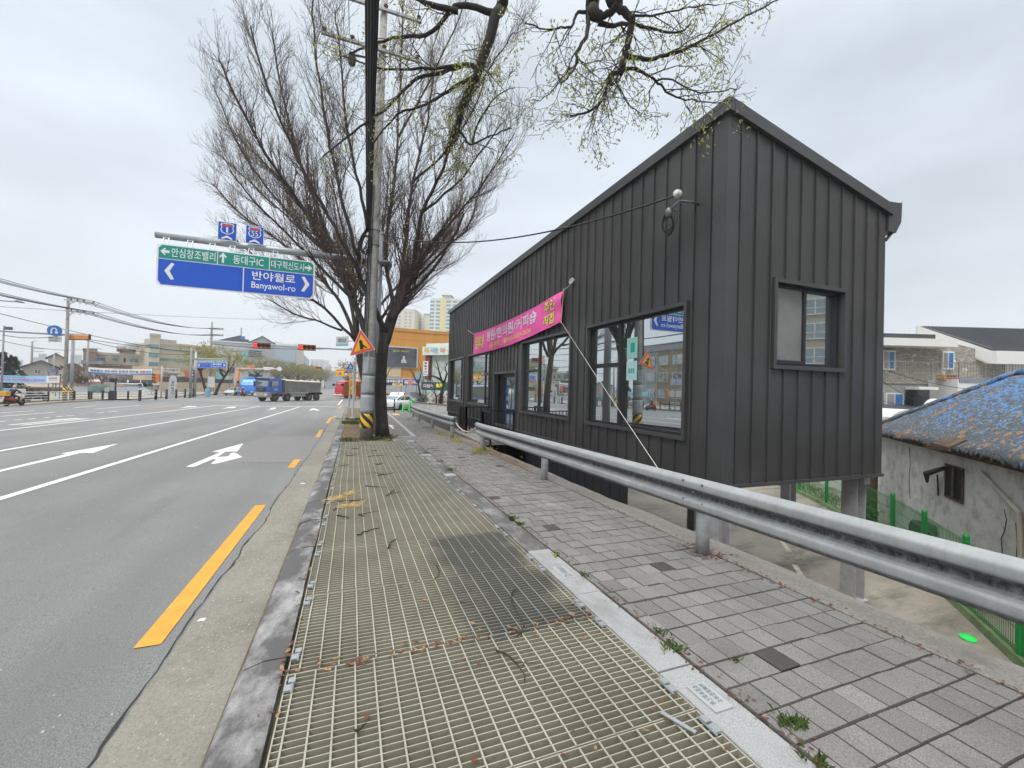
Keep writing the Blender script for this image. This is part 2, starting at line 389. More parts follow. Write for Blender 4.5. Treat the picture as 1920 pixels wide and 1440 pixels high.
# --- low granite kerb of the street side, stone by stone
mb = MB(); y = -4.0; rr = random.Random(5)
while y < 45:
    l = .98; z = rr.uniform(-.006, .006); dx = rr.uniform(-.008, .008); x0, x1, x2 = -.575+dx, -.455+dx, -.325+dx
    a, b = y + .006, y + l - .006
    prof = [(x0, -.14), (x0 + .004, -.055), (x0 + .02, -.035), (x1, -.002), (x1 + .015, 0), (x2, 0), (x2, -.14)]
    mb.loft([[(px, yy, G(yy) + z + pz) for px, pz in prof] for yy in (a, b)]); y += l
struct('kerb', mb, KERBM)
mb = MB().sheet([-.60, -.30], frange(-4, 45, 1), lambda x, y: G(y) - .11); struct('kerb_joint', mb, SOIL)
# --- granite border between grating and paving
mn, mo = MB(), MB(); y = -3.0; i = 0
while y < 14.4:
    l = 1.0; m_ = mn if y < 3.4 or i in (9, 13) and 0 else mo
    z = rr.uniform(-.004, .004); dx = rr.uniform(-.006, .006)
    a, b = y + .004, min(y + l, 14.5) - .004
    x0, x1 = 1.74 + dx, 1.98 + dx
    m_.loft([[(px, yy, G(yy) + z + pz) for px, pz in ((x0, -.1), (x0, -.004), (x0+.004, .001), (x1-.004, .001), (x1, -.004), (x1, -.1))] for yy in (a, b)])
    y += l; i += 1
struct('granite_border', mn, KERBN); struct('weathered_border', mo, KERBD)
mb = MB()
for yy, s_ in ((14.1, .3), (10.9, .2), (8.1, .22)): mb.box(1.745, 1.975, yy, yy + s_, G(yy) - .02, G(yy) + .006)
struct('pale_border_stone', mb, KERBN)
# --- paving blocks
mb = MB(); rr = random.Random(11)
y = -2.0; row = 0
while y < 45:
    if y < 14.35: xa, xb = 2.0, 3.56
    elif y < 15.5: xa, xb = 1.32, 3.56
    else: xa, xb = 2.28 + (y - 15.3) * .022, 3.56 + (y - 15.3) * .045
    pitch = .168; off = rr.choice([0, .06, .09, .12]); x = xa - off
    hrow = rr.uniform(-.003, .003)
    while x < xb - .03:
        a, b = max(x, xa) + .005, min(x + pitch, xb) - .005
        if b - a > .03:
            q = rr.random()
            v = rr.gauss(.19, .012)
            if q < .010: v = .06
            elif q < .016: v = .26
            elif q < .05: v = .16
            z = hrow + rr.uniform(-.0035, .0035); t1 = rr.uniform(-.003, .003)
            mb.cc = (v, v * .98, v * .945)
            g0, g1 = G(y) + z, G(y + .19) + z
            mb.hexa([(a, y+.004, g0-.06), (b, y+.004, g0-.06), (b, y+.188, g1-.06), (a, y+.188, g1-.06), (a, y+.004, g0), (b, y+.004, g0+t1), (b, y+.188, g1+t1), (a, y+.188, g1)])
        x += pitch
    y += .198; row += 1
struct('paving', mb, PAV)
mb = MB().sheet([1.30, 2.0], [14.5, 15.7], lambda x, y: G(y) - .0135); mb.sheet([1.93, 3.62], frange(-3, 16, 1), lambda x, y: G(y) - .014); mb.sheet([1.5, 5.6], frange(15.6, 45, 1), lambda x, y: G(y) - .018)
struct('paving_joint', mb, mat('joint_soil', (.05,.04,.032), .95, var=.5, scale=20, bmp=.5))
# --- rough concrete verge and the retaining wall under it
mb = MB(); ys_ = frange(-6, 28, .25); rr = random.Random(8); prev = None; ed = 3.96
for y in ys_:
    ed += rr.uniform(-.025, .025) + (3.97 - ed) * .3
    x0 = 3.575; g = G(y)
    ring = [(x0, y, g-.03), (x0, y, g-.001+rr.uniform(-.006,.006)), (3.75, y, g+.004+rr.uniform(-.006,.006)), (3.85, y, g+rr.uniform(-.008,.006)), (ed-.05, y, g-.006), (ed, y, g-.035+rr.uniform(-.015,.01)), (ed+.01, y, g-.3)]
    if prev: mb.add(prev + ring, [(k, k+1, 7+k+1, 7+k) for k in range(6)])
    prev = ring
struct('verge', mb, VERGE)
mb = MB(); mb.loft([[(3.6, y, LOT-.1), (3.6, y, G(y)-.06), (3.93, y, G(y)-.06), (4.0, y, LOT-.1)] for y in frange(-8, 28.2, 4)])
o = struct('retaining_wall', mb, VERGE)
# --- cycle path with its white edging beyond the tree
def bx(y): return 2.22 + (y - 15.85) * .024
mb = MB(); Y2 = frange(15.9, 40, 1)
mb.add([p for y in Y2 for p in ((1.25, y, G(y)+.002), (bx(y)-.1, y, G(y)+.002))], [(2*i, 2*i+1, 2*i+3, 2*i+2) for i in range(len(Y2)-1)])
struct('cycle_path', mb, BIKE)
mb = MB()
mb.add([p for y in Y2 for p in ((bx(y)-.1, y, G(y)+.004), (bx(y)+.06, y, G(y)+.004))], [(2*i, 2*i+1, 2*i+3, 2*i+2) for i in range(len(Y2)-1)])
mb.box(1.25, 2.28, 15.72, 15.9, G(15.8)-.05, G(15.8)+.004); struct('path_edging', mb, KERBN)
mb = MB(); y0 = 20.0
mb.add([(p[0], p[1], G(p[1])+.0065) for p in ((1.72,19.2),(1.80,19.2),(1.80,20.6),(1.95,20.6),(1.76,21.6),(1.57,20.6),(1.72,20.6))], [tuple(range(7))])
struct('path_arrow', mb, WHITE)
mb = MB().sheet([1.2, 2.5], frange(33, 39, 1), lambda x, y: G(y) + .006); struct('red_path_end', mb, mat('red_path', (.26,.12,.10), .9, var=.2, scale=6))
mb = MB().sheet([2.75, 3.25], frange(30.5, 33, .5), lambda x, y: G(y) + .008); struct('tactile_paving', mb, mat('tactile', (.50,.36,.13), .85, var=.25, scale=14, bmp=.6))
# --- planting strip behind the grating
rr = random.Random(2); mb = MB().sheet([-.32, .1, .5, .9, 1.26], frange(14.52, 44, .5), lambda x, y: G(y) - .01 + rr.uniform(-.01, .035)); struct('planting_soil', mb, SOIL)
# --- far pavements
FARP = mat('far_pavement', (.28,.265,.235), .85, var=.12, scale=1.2)
mb = MB()
for x0, x1, ya, yb in ((-60, -27.6, 20, 62), (-62, -24.3, 62, 100), (-62, -25.5, 100, 240)):
    mb.sheet([x0, x1], frange(ya, yb, 5), lambda x, y: G(y) + .02)
    mb.add([(x1, ya, G(ya)-.13), (x1, yb, G(yb)-.13), (x1, yb, G(yb)+.02), (x1, ya, G(ya)+.02)], [(0,1,2,3)])
struct('far_pavement', mb, FARP)
mb = MB(); pxline(mb, (0, 762.5), (122, 754.5), .5); pxline(mb, (122, 754.5), (250, 747), .6)
for v in range(len(mb.v)): x, y, z = mb.v[v]; mb.v[v] = (x, y, G(y) + .025)
struct('yellow_tactile_strip', mb, mat('tactile_far', (.46,.35,.16), .85, var=.25, scale=3))
mb = MB(); mb.sheet([9, 60], [92, 130], lambda x, y: G(y) + .02); mb.sheet([-1, 9], [116, 240], lambda x, y: G(y) + .02); struct('corner_pavement', mb, FARP)
# forecourt to the right of the street beyond the building
mb = MB().sheet([4.2, 5.6, 30], [28.05, 32, 36, 40, 43.9], lambda x, y: G(y) - .05); struct('forecourt', mb, ASPH)

# ---------------------------------------------------------------- steel grating, panel by panel
def grate_mat():
    m, N, L, B = _base('dusty_grating'); p = pos(N)
    c = mixc(N, L, rng(N, L, noise(N, L, p, 2.0, 6), .3, .7), (.222,.210,.163), (.298,.284,.228))
    c = mixc(N, L, rng(N, L, noise(N, L, p, 30, 5, .7), .55, .75, 0, .5), c, (.13,.11,.08))
    s = N.new('ShaderNodeSeparateXYZ'); L.new(p, s.inputs[0])
    nz = noise(N, L, p, 2.5, 5, .6)
    x = math_(N, L, 'ADD', s.outputs['X'], math_(N, L, 'MULTIPLY', nz, .9)); y = math_(N, L, 'ADD', s.outputs['Y'], math_(N, L, 'MULTIPLY', nz, .5))
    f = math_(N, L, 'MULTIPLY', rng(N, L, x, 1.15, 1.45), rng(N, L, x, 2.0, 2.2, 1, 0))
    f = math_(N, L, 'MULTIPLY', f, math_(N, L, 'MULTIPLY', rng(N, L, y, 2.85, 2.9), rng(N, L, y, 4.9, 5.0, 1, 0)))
    c = mixc(N, L, math_(N, L, 'MULTIPLY', f, .7), c, (.085,.088,.09))  # darker, noise-edged patch over part of the right half
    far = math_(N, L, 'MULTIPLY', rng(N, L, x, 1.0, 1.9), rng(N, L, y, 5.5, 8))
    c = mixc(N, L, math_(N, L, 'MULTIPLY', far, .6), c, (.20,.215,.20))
    ns = N.new('ShaderNodeSeparateXYZ'); L.new(N.new('ShaderNodeNewGeometry').outputs['Normal'], ns.inputs[0])   # upward faces multiplied paler than the bar sides
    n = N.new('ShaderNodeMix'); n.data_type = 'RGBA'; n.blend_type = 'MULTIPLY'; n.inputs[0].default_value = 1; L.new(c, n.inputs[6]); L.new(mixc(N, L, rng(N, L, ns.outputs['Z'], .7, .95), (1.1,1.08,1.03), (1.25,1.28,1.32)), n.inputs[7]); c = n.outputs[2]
    L.new(c, B.inputs['Base Color']); B.inputs['Roughness'].default_value = .6; B.inputs['Specular IOR Level'].default_value = .35
    return m
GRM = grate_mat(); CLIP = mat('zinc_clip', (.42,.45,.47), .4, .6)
DUST = mat('trench_dust', (.215,.195,.145), .9, var=.3, scale=1.5, dirt=.6, dcol=(.08,.075,.06))
mb = MB().sheet([-.33, 1.745], frange(-1, 14.5, 1), lambda x, y: G(y) - .075); struct('trench_floor', mb, DUST)
gw0, gw1 = -.295, 1.715
cuts = [-.2, .72, 1.70, 2.68, 3.66, 4.66, 5.66, 6.66, 7.66, 8.66, 9.66, 10.66, 11.66, 12.6, 13.6, 14.45]
glab = ['lowest at the photo edge', 'in front, below the big brown joint', 'with the brown joint of dead leaves at its top', 'with the dark right half', 'above the dark stain', 'with a twig lying across its middle',
        'with pale straw at its kerb edge', 'just before the straw', 'beside the pale border stone', 'past the straw', 'halfway to the tree', 'with scattered black twigs', 'two panels before the pole', 'just before the pole', 'touching the striped pole foot', 'last']
for i in range(len(cuts) - 1):
    a, b = cuts[i] + .006, cuts[i+1] - .006; rr = random.Random(40 + i)
    jz = rr.uniform(-.003, .003); jx = rr.uniform(-.012, .012); base = Vector((.71, a, G(a)))
    t = thing('floor_grating', 'beige steel grating panel, ' + glab[i], 'grating', base, 0, 'grating panels along the pavement')
    bars = MB(); n = int((b - a) / .0415)
    for k in range(n + 1):
        y = a + (b - a) * k / n; th = .0026
        bars.hexa([(gw0, y-th, G(y)-.05+jz), (gw1, y-th, G(y)-.05+jz), (gw1, y+th, G(y)-.05+jz), (gw0, y+th, G(y)-.05+jz), (gw0, y-th, G(y)+jz), (gw1, y-th, G(y)+jz), (gw1, y+th, G(y)+jz), (gw0, y+th, G(y)+jz)])
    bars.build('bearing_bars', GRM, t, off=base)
    rods = MB(); nr = 19
    for k in range(nr):
        x = gw0 + .05 + jx + (gw1 - gw0 - .1) * k / (nr - 1)
        rods.bar((x, a, G(a) + jz - .0005), (x, b, G(b) + jz - .0005), .0088, .008)
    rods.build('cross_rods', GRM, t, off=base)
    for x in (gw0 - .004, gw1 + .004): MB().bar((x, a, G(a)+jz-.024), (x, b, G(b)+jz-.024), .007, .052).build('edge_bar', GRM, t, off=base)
    for x, sgn in ((gw0 + .015, 1), (gw1 - .015, -1)):
        for yy in (a + .12, b - .16):
            cl = MB(); z = G(yy) + jz + .004
            cl.box(x-.018, x+.018, yy, yy+.05, z, z+.012); cl.box(x-.012+.01*sgn, x+.022+.01*sgn, yy+.06, yy+.1, z-.002, z+.016); cl.box(x+.02*sgn-.004, x+.02*sgn+.004, yy-.01, yy+.11, z, z+.008)
            cl.build('clip', CLIP, t, off=base)
# ================================================================ THE CHARCOAL STANDING-SEAM BUILDING
def seam_mat():
    m, N, L, B = _base('charcoal_steel'); p = pos(N)
    st = noise(N, L, pos(N, (26, 26, .25), L), 3, 3, .6)
    c = mixc(N, L, rng(N, L, st, .3, .7), (.049,.0487,.0475), (.069,.068,.0662))
    c = mixc(N, L, rng(N, L, noise(N, L, p, .7, 4), .4, .7, 0, .5), c, (.098,.096,.093))
    c = mixc(N, L, rng(N, L, noise(N, L, pos(N, (9, 9, .5), L), 2.2, 8, .7), .62, .8, 0, .25), c, (.15,.146,.14))
    L.new(c, B.inputs['Base Color']); B.inputs['Metallic'].default_value = .25
    r = rng(N, L, noise(N, L, p, 2.5, 5), .3, .7, .36, .5); L.new(r, B.inputs['Roughness'])
    bump(N, L, B, noise(N, L, pos(N, (30, 30, .6), L), 2.2, 2), .12, .01); return m
CHAR = seam_mat(); TRIM = mat('charcoal_trim', (.080,.081,.082), .38, .3, var=.1, scale=1.5)
FRM = mat('black_frame', (.026,.027,.030), .4, .1, var=.1); DARK = mat('dark_void', (.008,.008,.009), .9)
GLS = glass('tinted_glass', (.02,.03,.03), .50, .012, (.86,.93,.94)); FROST = mat('frosted_film', (.18,.182,.178), .25, var=.25, scale=1.4, spec=.6)
BX, BY0, BY1, BXE, BZ = 5.9, 5.39, 27.5, 10.3, .05
base = Vector((BX, BY0, BZ))
bld = thing('metal_building', 'long charcoal standing seam metal building raised on steel columns beside the guardrail', 'building', base)
RS = (6.64 - 5.65) / 4.4
fy = lambda s, z, d: (BX - d, s, z)
fe = lambda s, z, d: (s, BY0 - d, z)
def wall(mb, fn, s0, s1, z0, zt, ops):
    cuts = sorted({s0, s1} | {v for o in ops for v in o[:2]})
    for a, b in zip(cuts, cuts[1:]):
        zs = [(z0, None)]; cur = z0
        for o in sorted([o for o in ops if o[0] <= a + 1e-6 and o[1] >= b - 1e-6], key=lambda o: o[2]):
            mb.add([fn(a, cur, 0), fn(b, cur, 0), fn(b, o[2], 0), fn(a, o[2], 0)], [(0,1,2,3)]); cur = o[3]
        mb.add([fn(a, cur, 0), fn(b, cur, 0), fn(b, zt(b), 0), fn(a, zt(a), 0)], [(0,1,2,3)])
    for o in ops:
        q = [(o[0],o[2]),(o[1],o[2]),(o[1],o[3]),(o[0],o[3])]
        for i in range(4):
            (sa, za), (sb, zb) = q[i], q[(i+1) % 4]
            mb.add([fn(sa, za, 0), fn(sb, zb, 0), fn(sb, zb, -.16), fn(sa, za, -.16)], [(0,1,2,3)])
def seams(mb, fn, ss, z0, zt, ops, marg=.06):
    for s in ss:
        cur = z0
        iv = sorted([(o[2]-marg, o[3]+marg) for o in ops if o[0]-marg < s < o[1]+marg])
        for a, b in iv + [(zt(s), None)]:
            if a > cur + .02:
                w2, h = .012, .034
                mb.hexa([fn(s-w2, cur, 0), fn(s+w2, cur, 0), fn(s+w2, cur, h), fn(s-w2, cur, h), fn(s-w2, a, 0), fn(s+w2, a, 0), fn(s+w2, a, h), fn(s-w2, a, h)])
            if b is None: break
            cur = b
W = [(6.2, 9.84, .72, 3.36), (10.68, 14.5, .72, 3.36), (18.35, 22.3, .72, 3.36), (23.1, 26.8, .72, 3.36)]
DOOR = (15.05, 17.6, BZ + .02, 2.22)
opsF = [(a+.07, b-.07, c+.07, d-.07) for a, b, c, d in W] + [DOOR]
WE = (7.02, 9.03, 2.10, 3.74); opsE = [(WE[0]+.07, WE[1]-.07, WE[2]+.07, WE[3]-.07)]
ztF = lambda s: 6.45; ztE = lambda s: 6.45 - (s - BX) * RS
mb = MB(); wall(mb, fy, BY0, BY1, BZ, ztF, opsF); wall(mb, fe, BX, BXE, BZ, ztE, opsE)
mb.add([(BXE,BY0,BZ),(BXE,BY1,BZ),(BXE,BY1,ztE(BXE)),(BXE,BY0,ztE(BXE))], [(0,1,2,3)])
mb.add([(BX,BY1,BZ),(BXE,BY1,BZ),(BXE,BY1,ztE(BXE)),(BX,BY1,6.45)], [(3,2,1,0)])
mb.add([(BX,BY0,BZ+.004),(BXE,BY0,BZ+.004),(BXE,BY1,BZ+.004),(BX,BY1,BZ+.004)], [(3,2,1,0)])
seams(mb, fy, [5.72 + .385 * i for i in range(57)], BZ, lambda s: 6.44, opsF); seams(mb, fe, [6.19 + .385 * i for i in range(11)], BZ, lambda s: ztE(s) - .01, opsE)
mb.build('wall', CHAR, bld, off=base)
# corner panels, fascia, bottom flashing
mb = MB(); mb.box(BX-.012, BX+.05, BY0-.012, BY0+.29, BZ, 6.46); mb.box(BX+.05, BX+.27, BY0-.012, BY0+.04, BZ, 6.40)
mb.build('corner_trim', TRIM, bld, off=base)
MB().hexa([(BX-.09,BY0-.09,6.44),(BX+.02,BY0-.09,6.44),(BX+.02,BY1+.09,6.44),(BX-.09,BY1+.09,6.44),(BX-.09,BY0-.09,6.66),(BX+.02,BY0-.09,6.66),(BX+.02,BY1+.09,6.66),(BX-.09,BY1+.09,6.66)]).build('fascia', TRIM, bld, off=base)
x0, x1 = BX+.022, BXE+.1
MB().hexa([(x0,BY0-.088,ztE(x0)-.005),(x1,BY0-.088,ztE(x1)-.005),(x1,BY0+.03,ztE(x1)-.005),(x0,BY0+.03,ztE(x0)-.005),(x0,BY0-.088,ztE(x0)+.213),(x1,BY0-.088,ztE(x1)+.213),(x1,BY0+.03,ztE(x1)+.213),(x0,BY0+.03,ztE(x0)+.213)]).build('fascia', TRIM, bld, off=base)
mb = MB(); mb.add([(x0,BY0+.03,6.63),(x1,BY0+.03,ztE(x1)+.19),(x1,BY1,ztE(x1)+.19),(x0,BY1,6.63)], [(0,1,2,3)])
for i in range(50):
    y = BY0 + .3 + i * .44
    mb.hexa([(x0,y,6.63),(x1,y,ztE(x1)+.19),(x1,y+.02,ztE(x1)+.19),(x0,y+.02,6.63),(x0,y,6.66),(x1,y,ztE(x1)+.22),(x1,y+.02,ztE(x1)+.22),(x0,y+.02,6.66)])
mb.build('roof', CHAR, bld, off=base)
mb = MB(); mb.box(BX-.035, BX+.02, BY0-.03, BY1, BZ-.05, BZ+.012); mb.box(BX+.02, BXE+.03, BY0-.035, BY0+.02, BZ-.05, BZ+.012); mb.build('bottom_flashing', TRIM, bld, off=base)
mb = MB(); mb.prism([(10.33,5.72),(10.74,5.76),(10.78,5.79),(10.76,5.36),(10.58,5.10),(10.33,5.10)], lambda u, v, d: (u, d, v), BY0-.04, BY1)
mb.bar((10.34, BY0+.02, 4.92), (10.55, BY0+.02, 5.12), .05, .04); mb.build('box_gutter', TRIM, bld, off=base)
# windows: an outer flashing, a dark frame, panes
def window(fn, o, mull, trans, near_small):
    s0, s1, z0, z1 = o; mb = MB(); e = .075
    def slab(a, b, c, d, d0, d1, m=None): (m or mb).hexa([fn(a,c,d0),fn(b,c,d0),fn(b,c,d1),fn(a,c,d1),fn(a,d,d0),fn(b,d,d0),fn(b,d,d1),fn(a,d,d1)])
    slab(s0, s1, z0, z0+e, .002, .065); slab(s0, s1, z1-e, z1, .002, .065); slab(s0, s0+e, z0+e, z1-e, .002, .065); slab(s1-e, s1, z0+e, z1-e, .002, .065)
    wn = mb.build('window', TRIM, bld, off=base)
    fr = MB(); k = .055; a, b, c, d = s0+e, s1-e, z0+e, z1-e; D0, D1 = -.14, -.06
    slab(a, b, c, c+k, D0, D1, fr); slab(a, b, d-k, d, D0, D1, fr); slab(a, a+k, c+k, d-k, D0, D1, fr); slab(b-k, b, c+k, d-k, D0, D1, fr)
    slab(mull-.04, mull+.04, c+k, d-k, D0, D1+.004, fr)
    if trans:
        ta, tb = (a+k, mull-.04) if near_small else (mull+.04, b-k); slab(ta, tb, trans-.05, trans+.05, D0, D1+.002, fr)
    fr.build('frame', FRM, wn)
    panes = []
    for (p, q) in ((a+k, mull-.04), (mull+.04, b-k)):
        if trans and ((p < mull) == near_small): panes += [(p, q, c+k, trans-.05), (p, q, trans+.05, d-k)]
        else: panes.append((p, q, c+k, d-k))
    return wn, panes
def pane(fn, wn, p, m, d=-.10):
    MB().add([fn(p[0],p[2],d), fn(p[1],p[2],d), fn(p[1],p[3],d), fn(p[0],p[3],d)], [(0,1,2,3)]).build('pane', m, wn, off=base)
for o, mu, tr, ns in ((W[0], 8.46, 2.26, False), (W[1], 13.1, 2.26, False), (W[2], 19.35, 2.26, True), (W[3], 24.1, 2.26, True)):
    wn, ps = window(fy, o, mu, tr, ns)
    fr = [c for c in wn.children]
    for c in fr: c.location = -base
    for p in ps: pane(fy, wn, p, GLS)
wn, ps = window(fe, WE, 7.98, None, False)
for c in wn.children: c.location = -base
pane(fe, wn, ps[0], FROST, -.085); pane(fe, wn, ps[1], GLS, -.12)
mb = MB(); e = fe; mb.hexa([e(7.15,2.2,-.05),e(7.96,2.2,-.05),e(7.96,2.2,-.02),e(7.15,2.2,-.02),e(7.15,2.27,-.05),e(7.96,2.27,-.05),e(7.96,2.27,-.02),e(7.15,2.27,-.02)]).build('sash', FRM, wn, off=base)
# door
dr = MB(); s0, s1, z0, z1 = DOOR
def slabY(m, a, b, c, d, d0, d1): m.hexa([fy(a,c,d0),fy(b,c,d0),fy(b,c,d1),fy(a,c,d1),fy(a,d,d0),fy(b,d,d0),fy(b,d,d1),fy(a,d,d1)])
slabY(dr, s0-.09, s1+.09, z1, z1+.09, .002, .06); slabY(dr, s0-.09, s0, z0, z1, .002, .06); slabY(dr, s1, s1+.09, z0, z1, .002, .06)
d_ob = dr.build('door', TRIM, bld, off=base)
f2 = MB(); slabY(f2, s0, s0+.3, z0, z1, -.3, -.2); slabY(f2, s1-.55, s1, z0, z1, -.3, -.2); slabY(f2, s0+.3, s1-.55, z1-.14, z1, -.3, -.2); f2.build('door_frame', FRM, d_ob, off=base)
BLUEG = glass('blue_glass', (.015,.07,.17), .22, .03, (.7,.85,1))
mid = (s0+.3+s1-.55)/2
for a, b in ((s0+.3, mid-.015), (mid+.015, s1-.55)):
    l = MB(); slabY(l, a, b, z0+.02, z1-.14, -.28, -.25); l.build('door_leaf', BLUEG, d_ob, off=base)
STEEL = mat('brushed_steel', (.55,.52,.47), .3, .9, var=.1)
for s in (mid-.09, mid+.09): MB().tube([fy(s,.75,-.19), fy(s,1.65,-.19)], .018, 8).build('handle', STEEL, d_ob, off=base, smooth=True)
pp = MB(); 
for a, b, c, d in ((15.5,15.8,1.35,1.6),(15.52,15.78,1.05,1.25),(15.55,15.8,1.7,1.85)): pp.add([fy(a,c,-.245),fy(b,c,-.245),fy(b,d,-.245),fy(a,d,-.245)], [(0,1,2,3)])
pp.build('paper_notice', mat('pale_blue_paper', (.30,.45,.62), .8, var=.2, scale=9), d_ob, off=base)
# green notices stuck inside the big window
for k, (z0_, z1_, c) in enumerate(((2.38, 2.86, (.26,.50,.43)), (1.88, 2.32, (.38,.58,.60)))):
    mb = MB(); mb.add([fy(7.83,z0_,-.092),fy(8.22,z0_,-.092),fy(8.22,z1_,-.092),fy(7.83,z1_,-.092)], [(0,1,2,3)]); mb.cm = 1
    if k == 0: mb.add([fy(7.93,z0_+.14,-.089),fy(8.08,z0_+.14,-.089),fy(8.08,z0_+.36,-.089),fy(7.93,z0_+.36,-.089)], [(0,1,2,3)])
    else:
        for i in range(3): mb.add([fy(7.93+.08*i,z0_+.16,-.089),fy(7.98+.08*i,z0_+.16,-.089),fy(7.98+.08*i,z0_+.27,-.089),fy(7.93+.08*i,z0_+.27,-.089)], [(0,1,2,3)])
    solo('notice', mb, [mat('notice%d' % k, c, .7, var=.05), mat('notice_print', (.02,.30,.24), .7)], ('upper green paper notice with a dark square' if k == 0 else 'lower pale blue green paper notice') + ' in the big front window', 'notice', Vector(fy(8.0, z0_, -.09)))
# lower storey, steel columns, floor edge
mb = MB(); mb.box(BX+.06, BX+.2, 8.2, 15, LOT, BZ-.055); mb.box(BX+.06, BXE, 15, BY1, LOT, BZ-.055)
for i in range(48): mb.box(BX+.03, BX+.06, 8.3+.4*i, 8.32+.4*i, LOT, BZ-.06)
mb.build('lower_wall', mat('lower_cladding', (.030,.031,.033), .5, var=.1), bld, off=base)
COLM = mat('grey_column_paint', (.36,.355,.365), .55, var=.1, scale=2, dirt=.35, dcol=(.12,.08,.06))
def hcol(x, y, parent, z1=BZ-.05):
    mb = MB(); h = .15
    mb.box(x-h, x-h+.018, y-h, y+h, LOT, z1); mb.box(x+h-.018, x+h, y-h, y+h, LOT, z1); mb.box(x-h+.018, x+h-.018, y-.006, y+.006, LOT, z1)
    mb.box(x-h-.06, x+h+.06, y-h-.06, y+h+.06, LOT, LOT+.025); mb.build('steel_column', COLM, parent, off=base)
for x, y in ((6.15, 5.68), (10.05, 5.75), (10.1, 10.2)): hcol(x, y, bld)
mb = MB(); mb.box(BX+.2, BXE, BY0+.5, BY0+.7, BZ-.2, BZ-.052); mb.box(BX+.03, BX+.2, BY0+.7, 8.1, BZ-.2, BZ-.052); mb.box(BXE-.2, BXE, BY0+.2, BY1, BZ-.26, BZ-.052); mb.build('floor_beam', COLM, bld, off=base)
# cable bracket with insulator near the corner
bp = Vector((BX, 6.03, 5.12)); t = thing('cable_bracket', 'steel bracket with white insulator and coiled black cable under the roof corner', 'bracket', bp)
MT = mat('dull_steel', (.16,.17,.175), .45, .6); WI = mat('white_porcelain', (.62,.62,.58), .3); BLK = mat('black_cable', (.012,.012,.013), .55)
MB().tube([(0,0,0),(-.12,.02,.03),(-.33,.12,.06),(-.45,.2,-.08)], .022, 8).build('arm', MT, t, smooth=True)
MB().lathe([(.0,-.07),(.055,-.06),(.075,-.02),(.05,0),(.075,.02),(.055,.06),(0,.07)], 14, (-.38,.12,.18), 'X').build('insulator', WI, t, smooth=True)
MB().lathe([(.0,-.10),(.045,-.09),(.075,-.02),(.06,.05),(.03,.09),(0,.1)], 12, (-.47,.24,-.14)).build('weather_head', MT, t, smooth=True)
cb = MB()
for k in range(4):
    r_ = .16 + .025*k; c_ = Vector((-.42+.02*k, .33, -.28))
    cb.tube([c_ + Vector((.03*sin(a*2+k), r_*sin(a)*.8, r_*cos(a))) for a in [2*pi*i/22 for i in range(23)]], .010, 5, cap=False)
cb.build('cable_coil', BLK, t, smooth=True)
# ================================================================ GUARDRAIL, POLES, SIGNS, BANNER
def galv():
    m, N, L, B = _base('galvanised_steel'); p = pos(N)
    c = mixc(N, L, rng(N, L, noise(N, L, p, 5, 6, .6), .3, .7), (.25,.27,.28), (.375,.395,.40))
    v = N.new('ShaderNodeTexVoronoi'); v.inputs['Scale'].default_value = 85; L.new(p, v.inputs['Vector'])
    c = mixc(N, L, rng(N, L, v.outputs['Color'], .2, 1, 0, .28), c, (.30,.325,.34))
    st = noise(N, L, pos(N, (14, 14, 1.2), L), 3.5, 6, .7)
    c = mixc(N, L, rng(N, L, st, .45, .7, 0, .7), c, (.30,.285,.25))
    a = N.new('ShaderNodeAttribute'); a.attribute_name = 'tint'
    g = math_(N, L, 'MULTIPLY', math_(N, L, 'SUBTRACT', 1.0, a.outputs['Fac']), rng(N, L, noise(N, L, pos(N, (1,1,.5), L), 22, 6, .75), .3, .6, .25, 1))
    c = mixc(N, L, g, c, (.035,.033,.032))  # dark mix for groove grime and the painted underside shade
    L.new(c, B.inputs['Base Color']); B.inputs['Metallic'].default_value = .2; B.inputs['Roughness'].default_value = .6
    bump(N, L, B, noise(N, L, p, 30, 4), .12, .004); return m
GALV = galv(); POSTM = mat('guard_post_steel', (.44,.46,.465), .5, .4, var=.2, scale=5, dirt=.35, dcol=(.24,.20,.15)); BOLT = mat('bolt', (.16,.16,.155), .5, .5)
WP = [(.008,.0,.1),(.018,.004,.1),(.066,.034,.2),(.074,.04,.4),(.080,.050,.75),(.082,.058,1),(.082,.100,1),(.080,.108,1),(.074,.117,1),(.066,.124,.75),(.045,.140,.45),(.018,.160,.12),(.010,.167,.02),(.008,.176,.0),(.010,.188,.0),(.018,.196,.05),(.066,.232,.3),(.074,.239,.8),(.080,.248,1),(.082,.256,1),(.082,.298,1),(.080,.306,1),(.074,.316,1),(.066,.323,1),(.018,.352,1),(.008,.356,1)]  # third value darkens: groove grime, plus shade painted under bulges and lower edge
def rail(path, name, label, end):
    b = Vector((path[0][0], path[0][1], G(path[0][1]))); t = thing(name, label, 'guardrail', b)
    mb = MB(); rings = []; pp = []
    for a, b_ in zip(path, path[1:]):
        k = max(1, int(abs(b_[1]-a[1])/.5)); pp += [tuple(a[i]+(b_[i]-a[i])*j/k for i in range(3)) for j in range(k)]
    for (x, y, rise) in pp + [path[-1]]: rings.append([(x - d, y, G(y) + .435 + rise + z) for d, z, c in WP])
    n = len(WP); mb.v = [p for r_ in rings for p in r_]
    for i in range(len(rings) - 1):
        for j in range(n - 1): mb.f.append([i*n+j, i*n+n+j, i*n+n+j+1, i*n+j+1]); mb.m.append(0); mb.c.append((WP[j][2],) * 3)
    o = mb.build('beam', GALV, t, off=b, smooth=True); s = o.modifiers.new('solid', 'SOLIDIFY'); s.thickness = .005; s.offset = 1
    return t, b
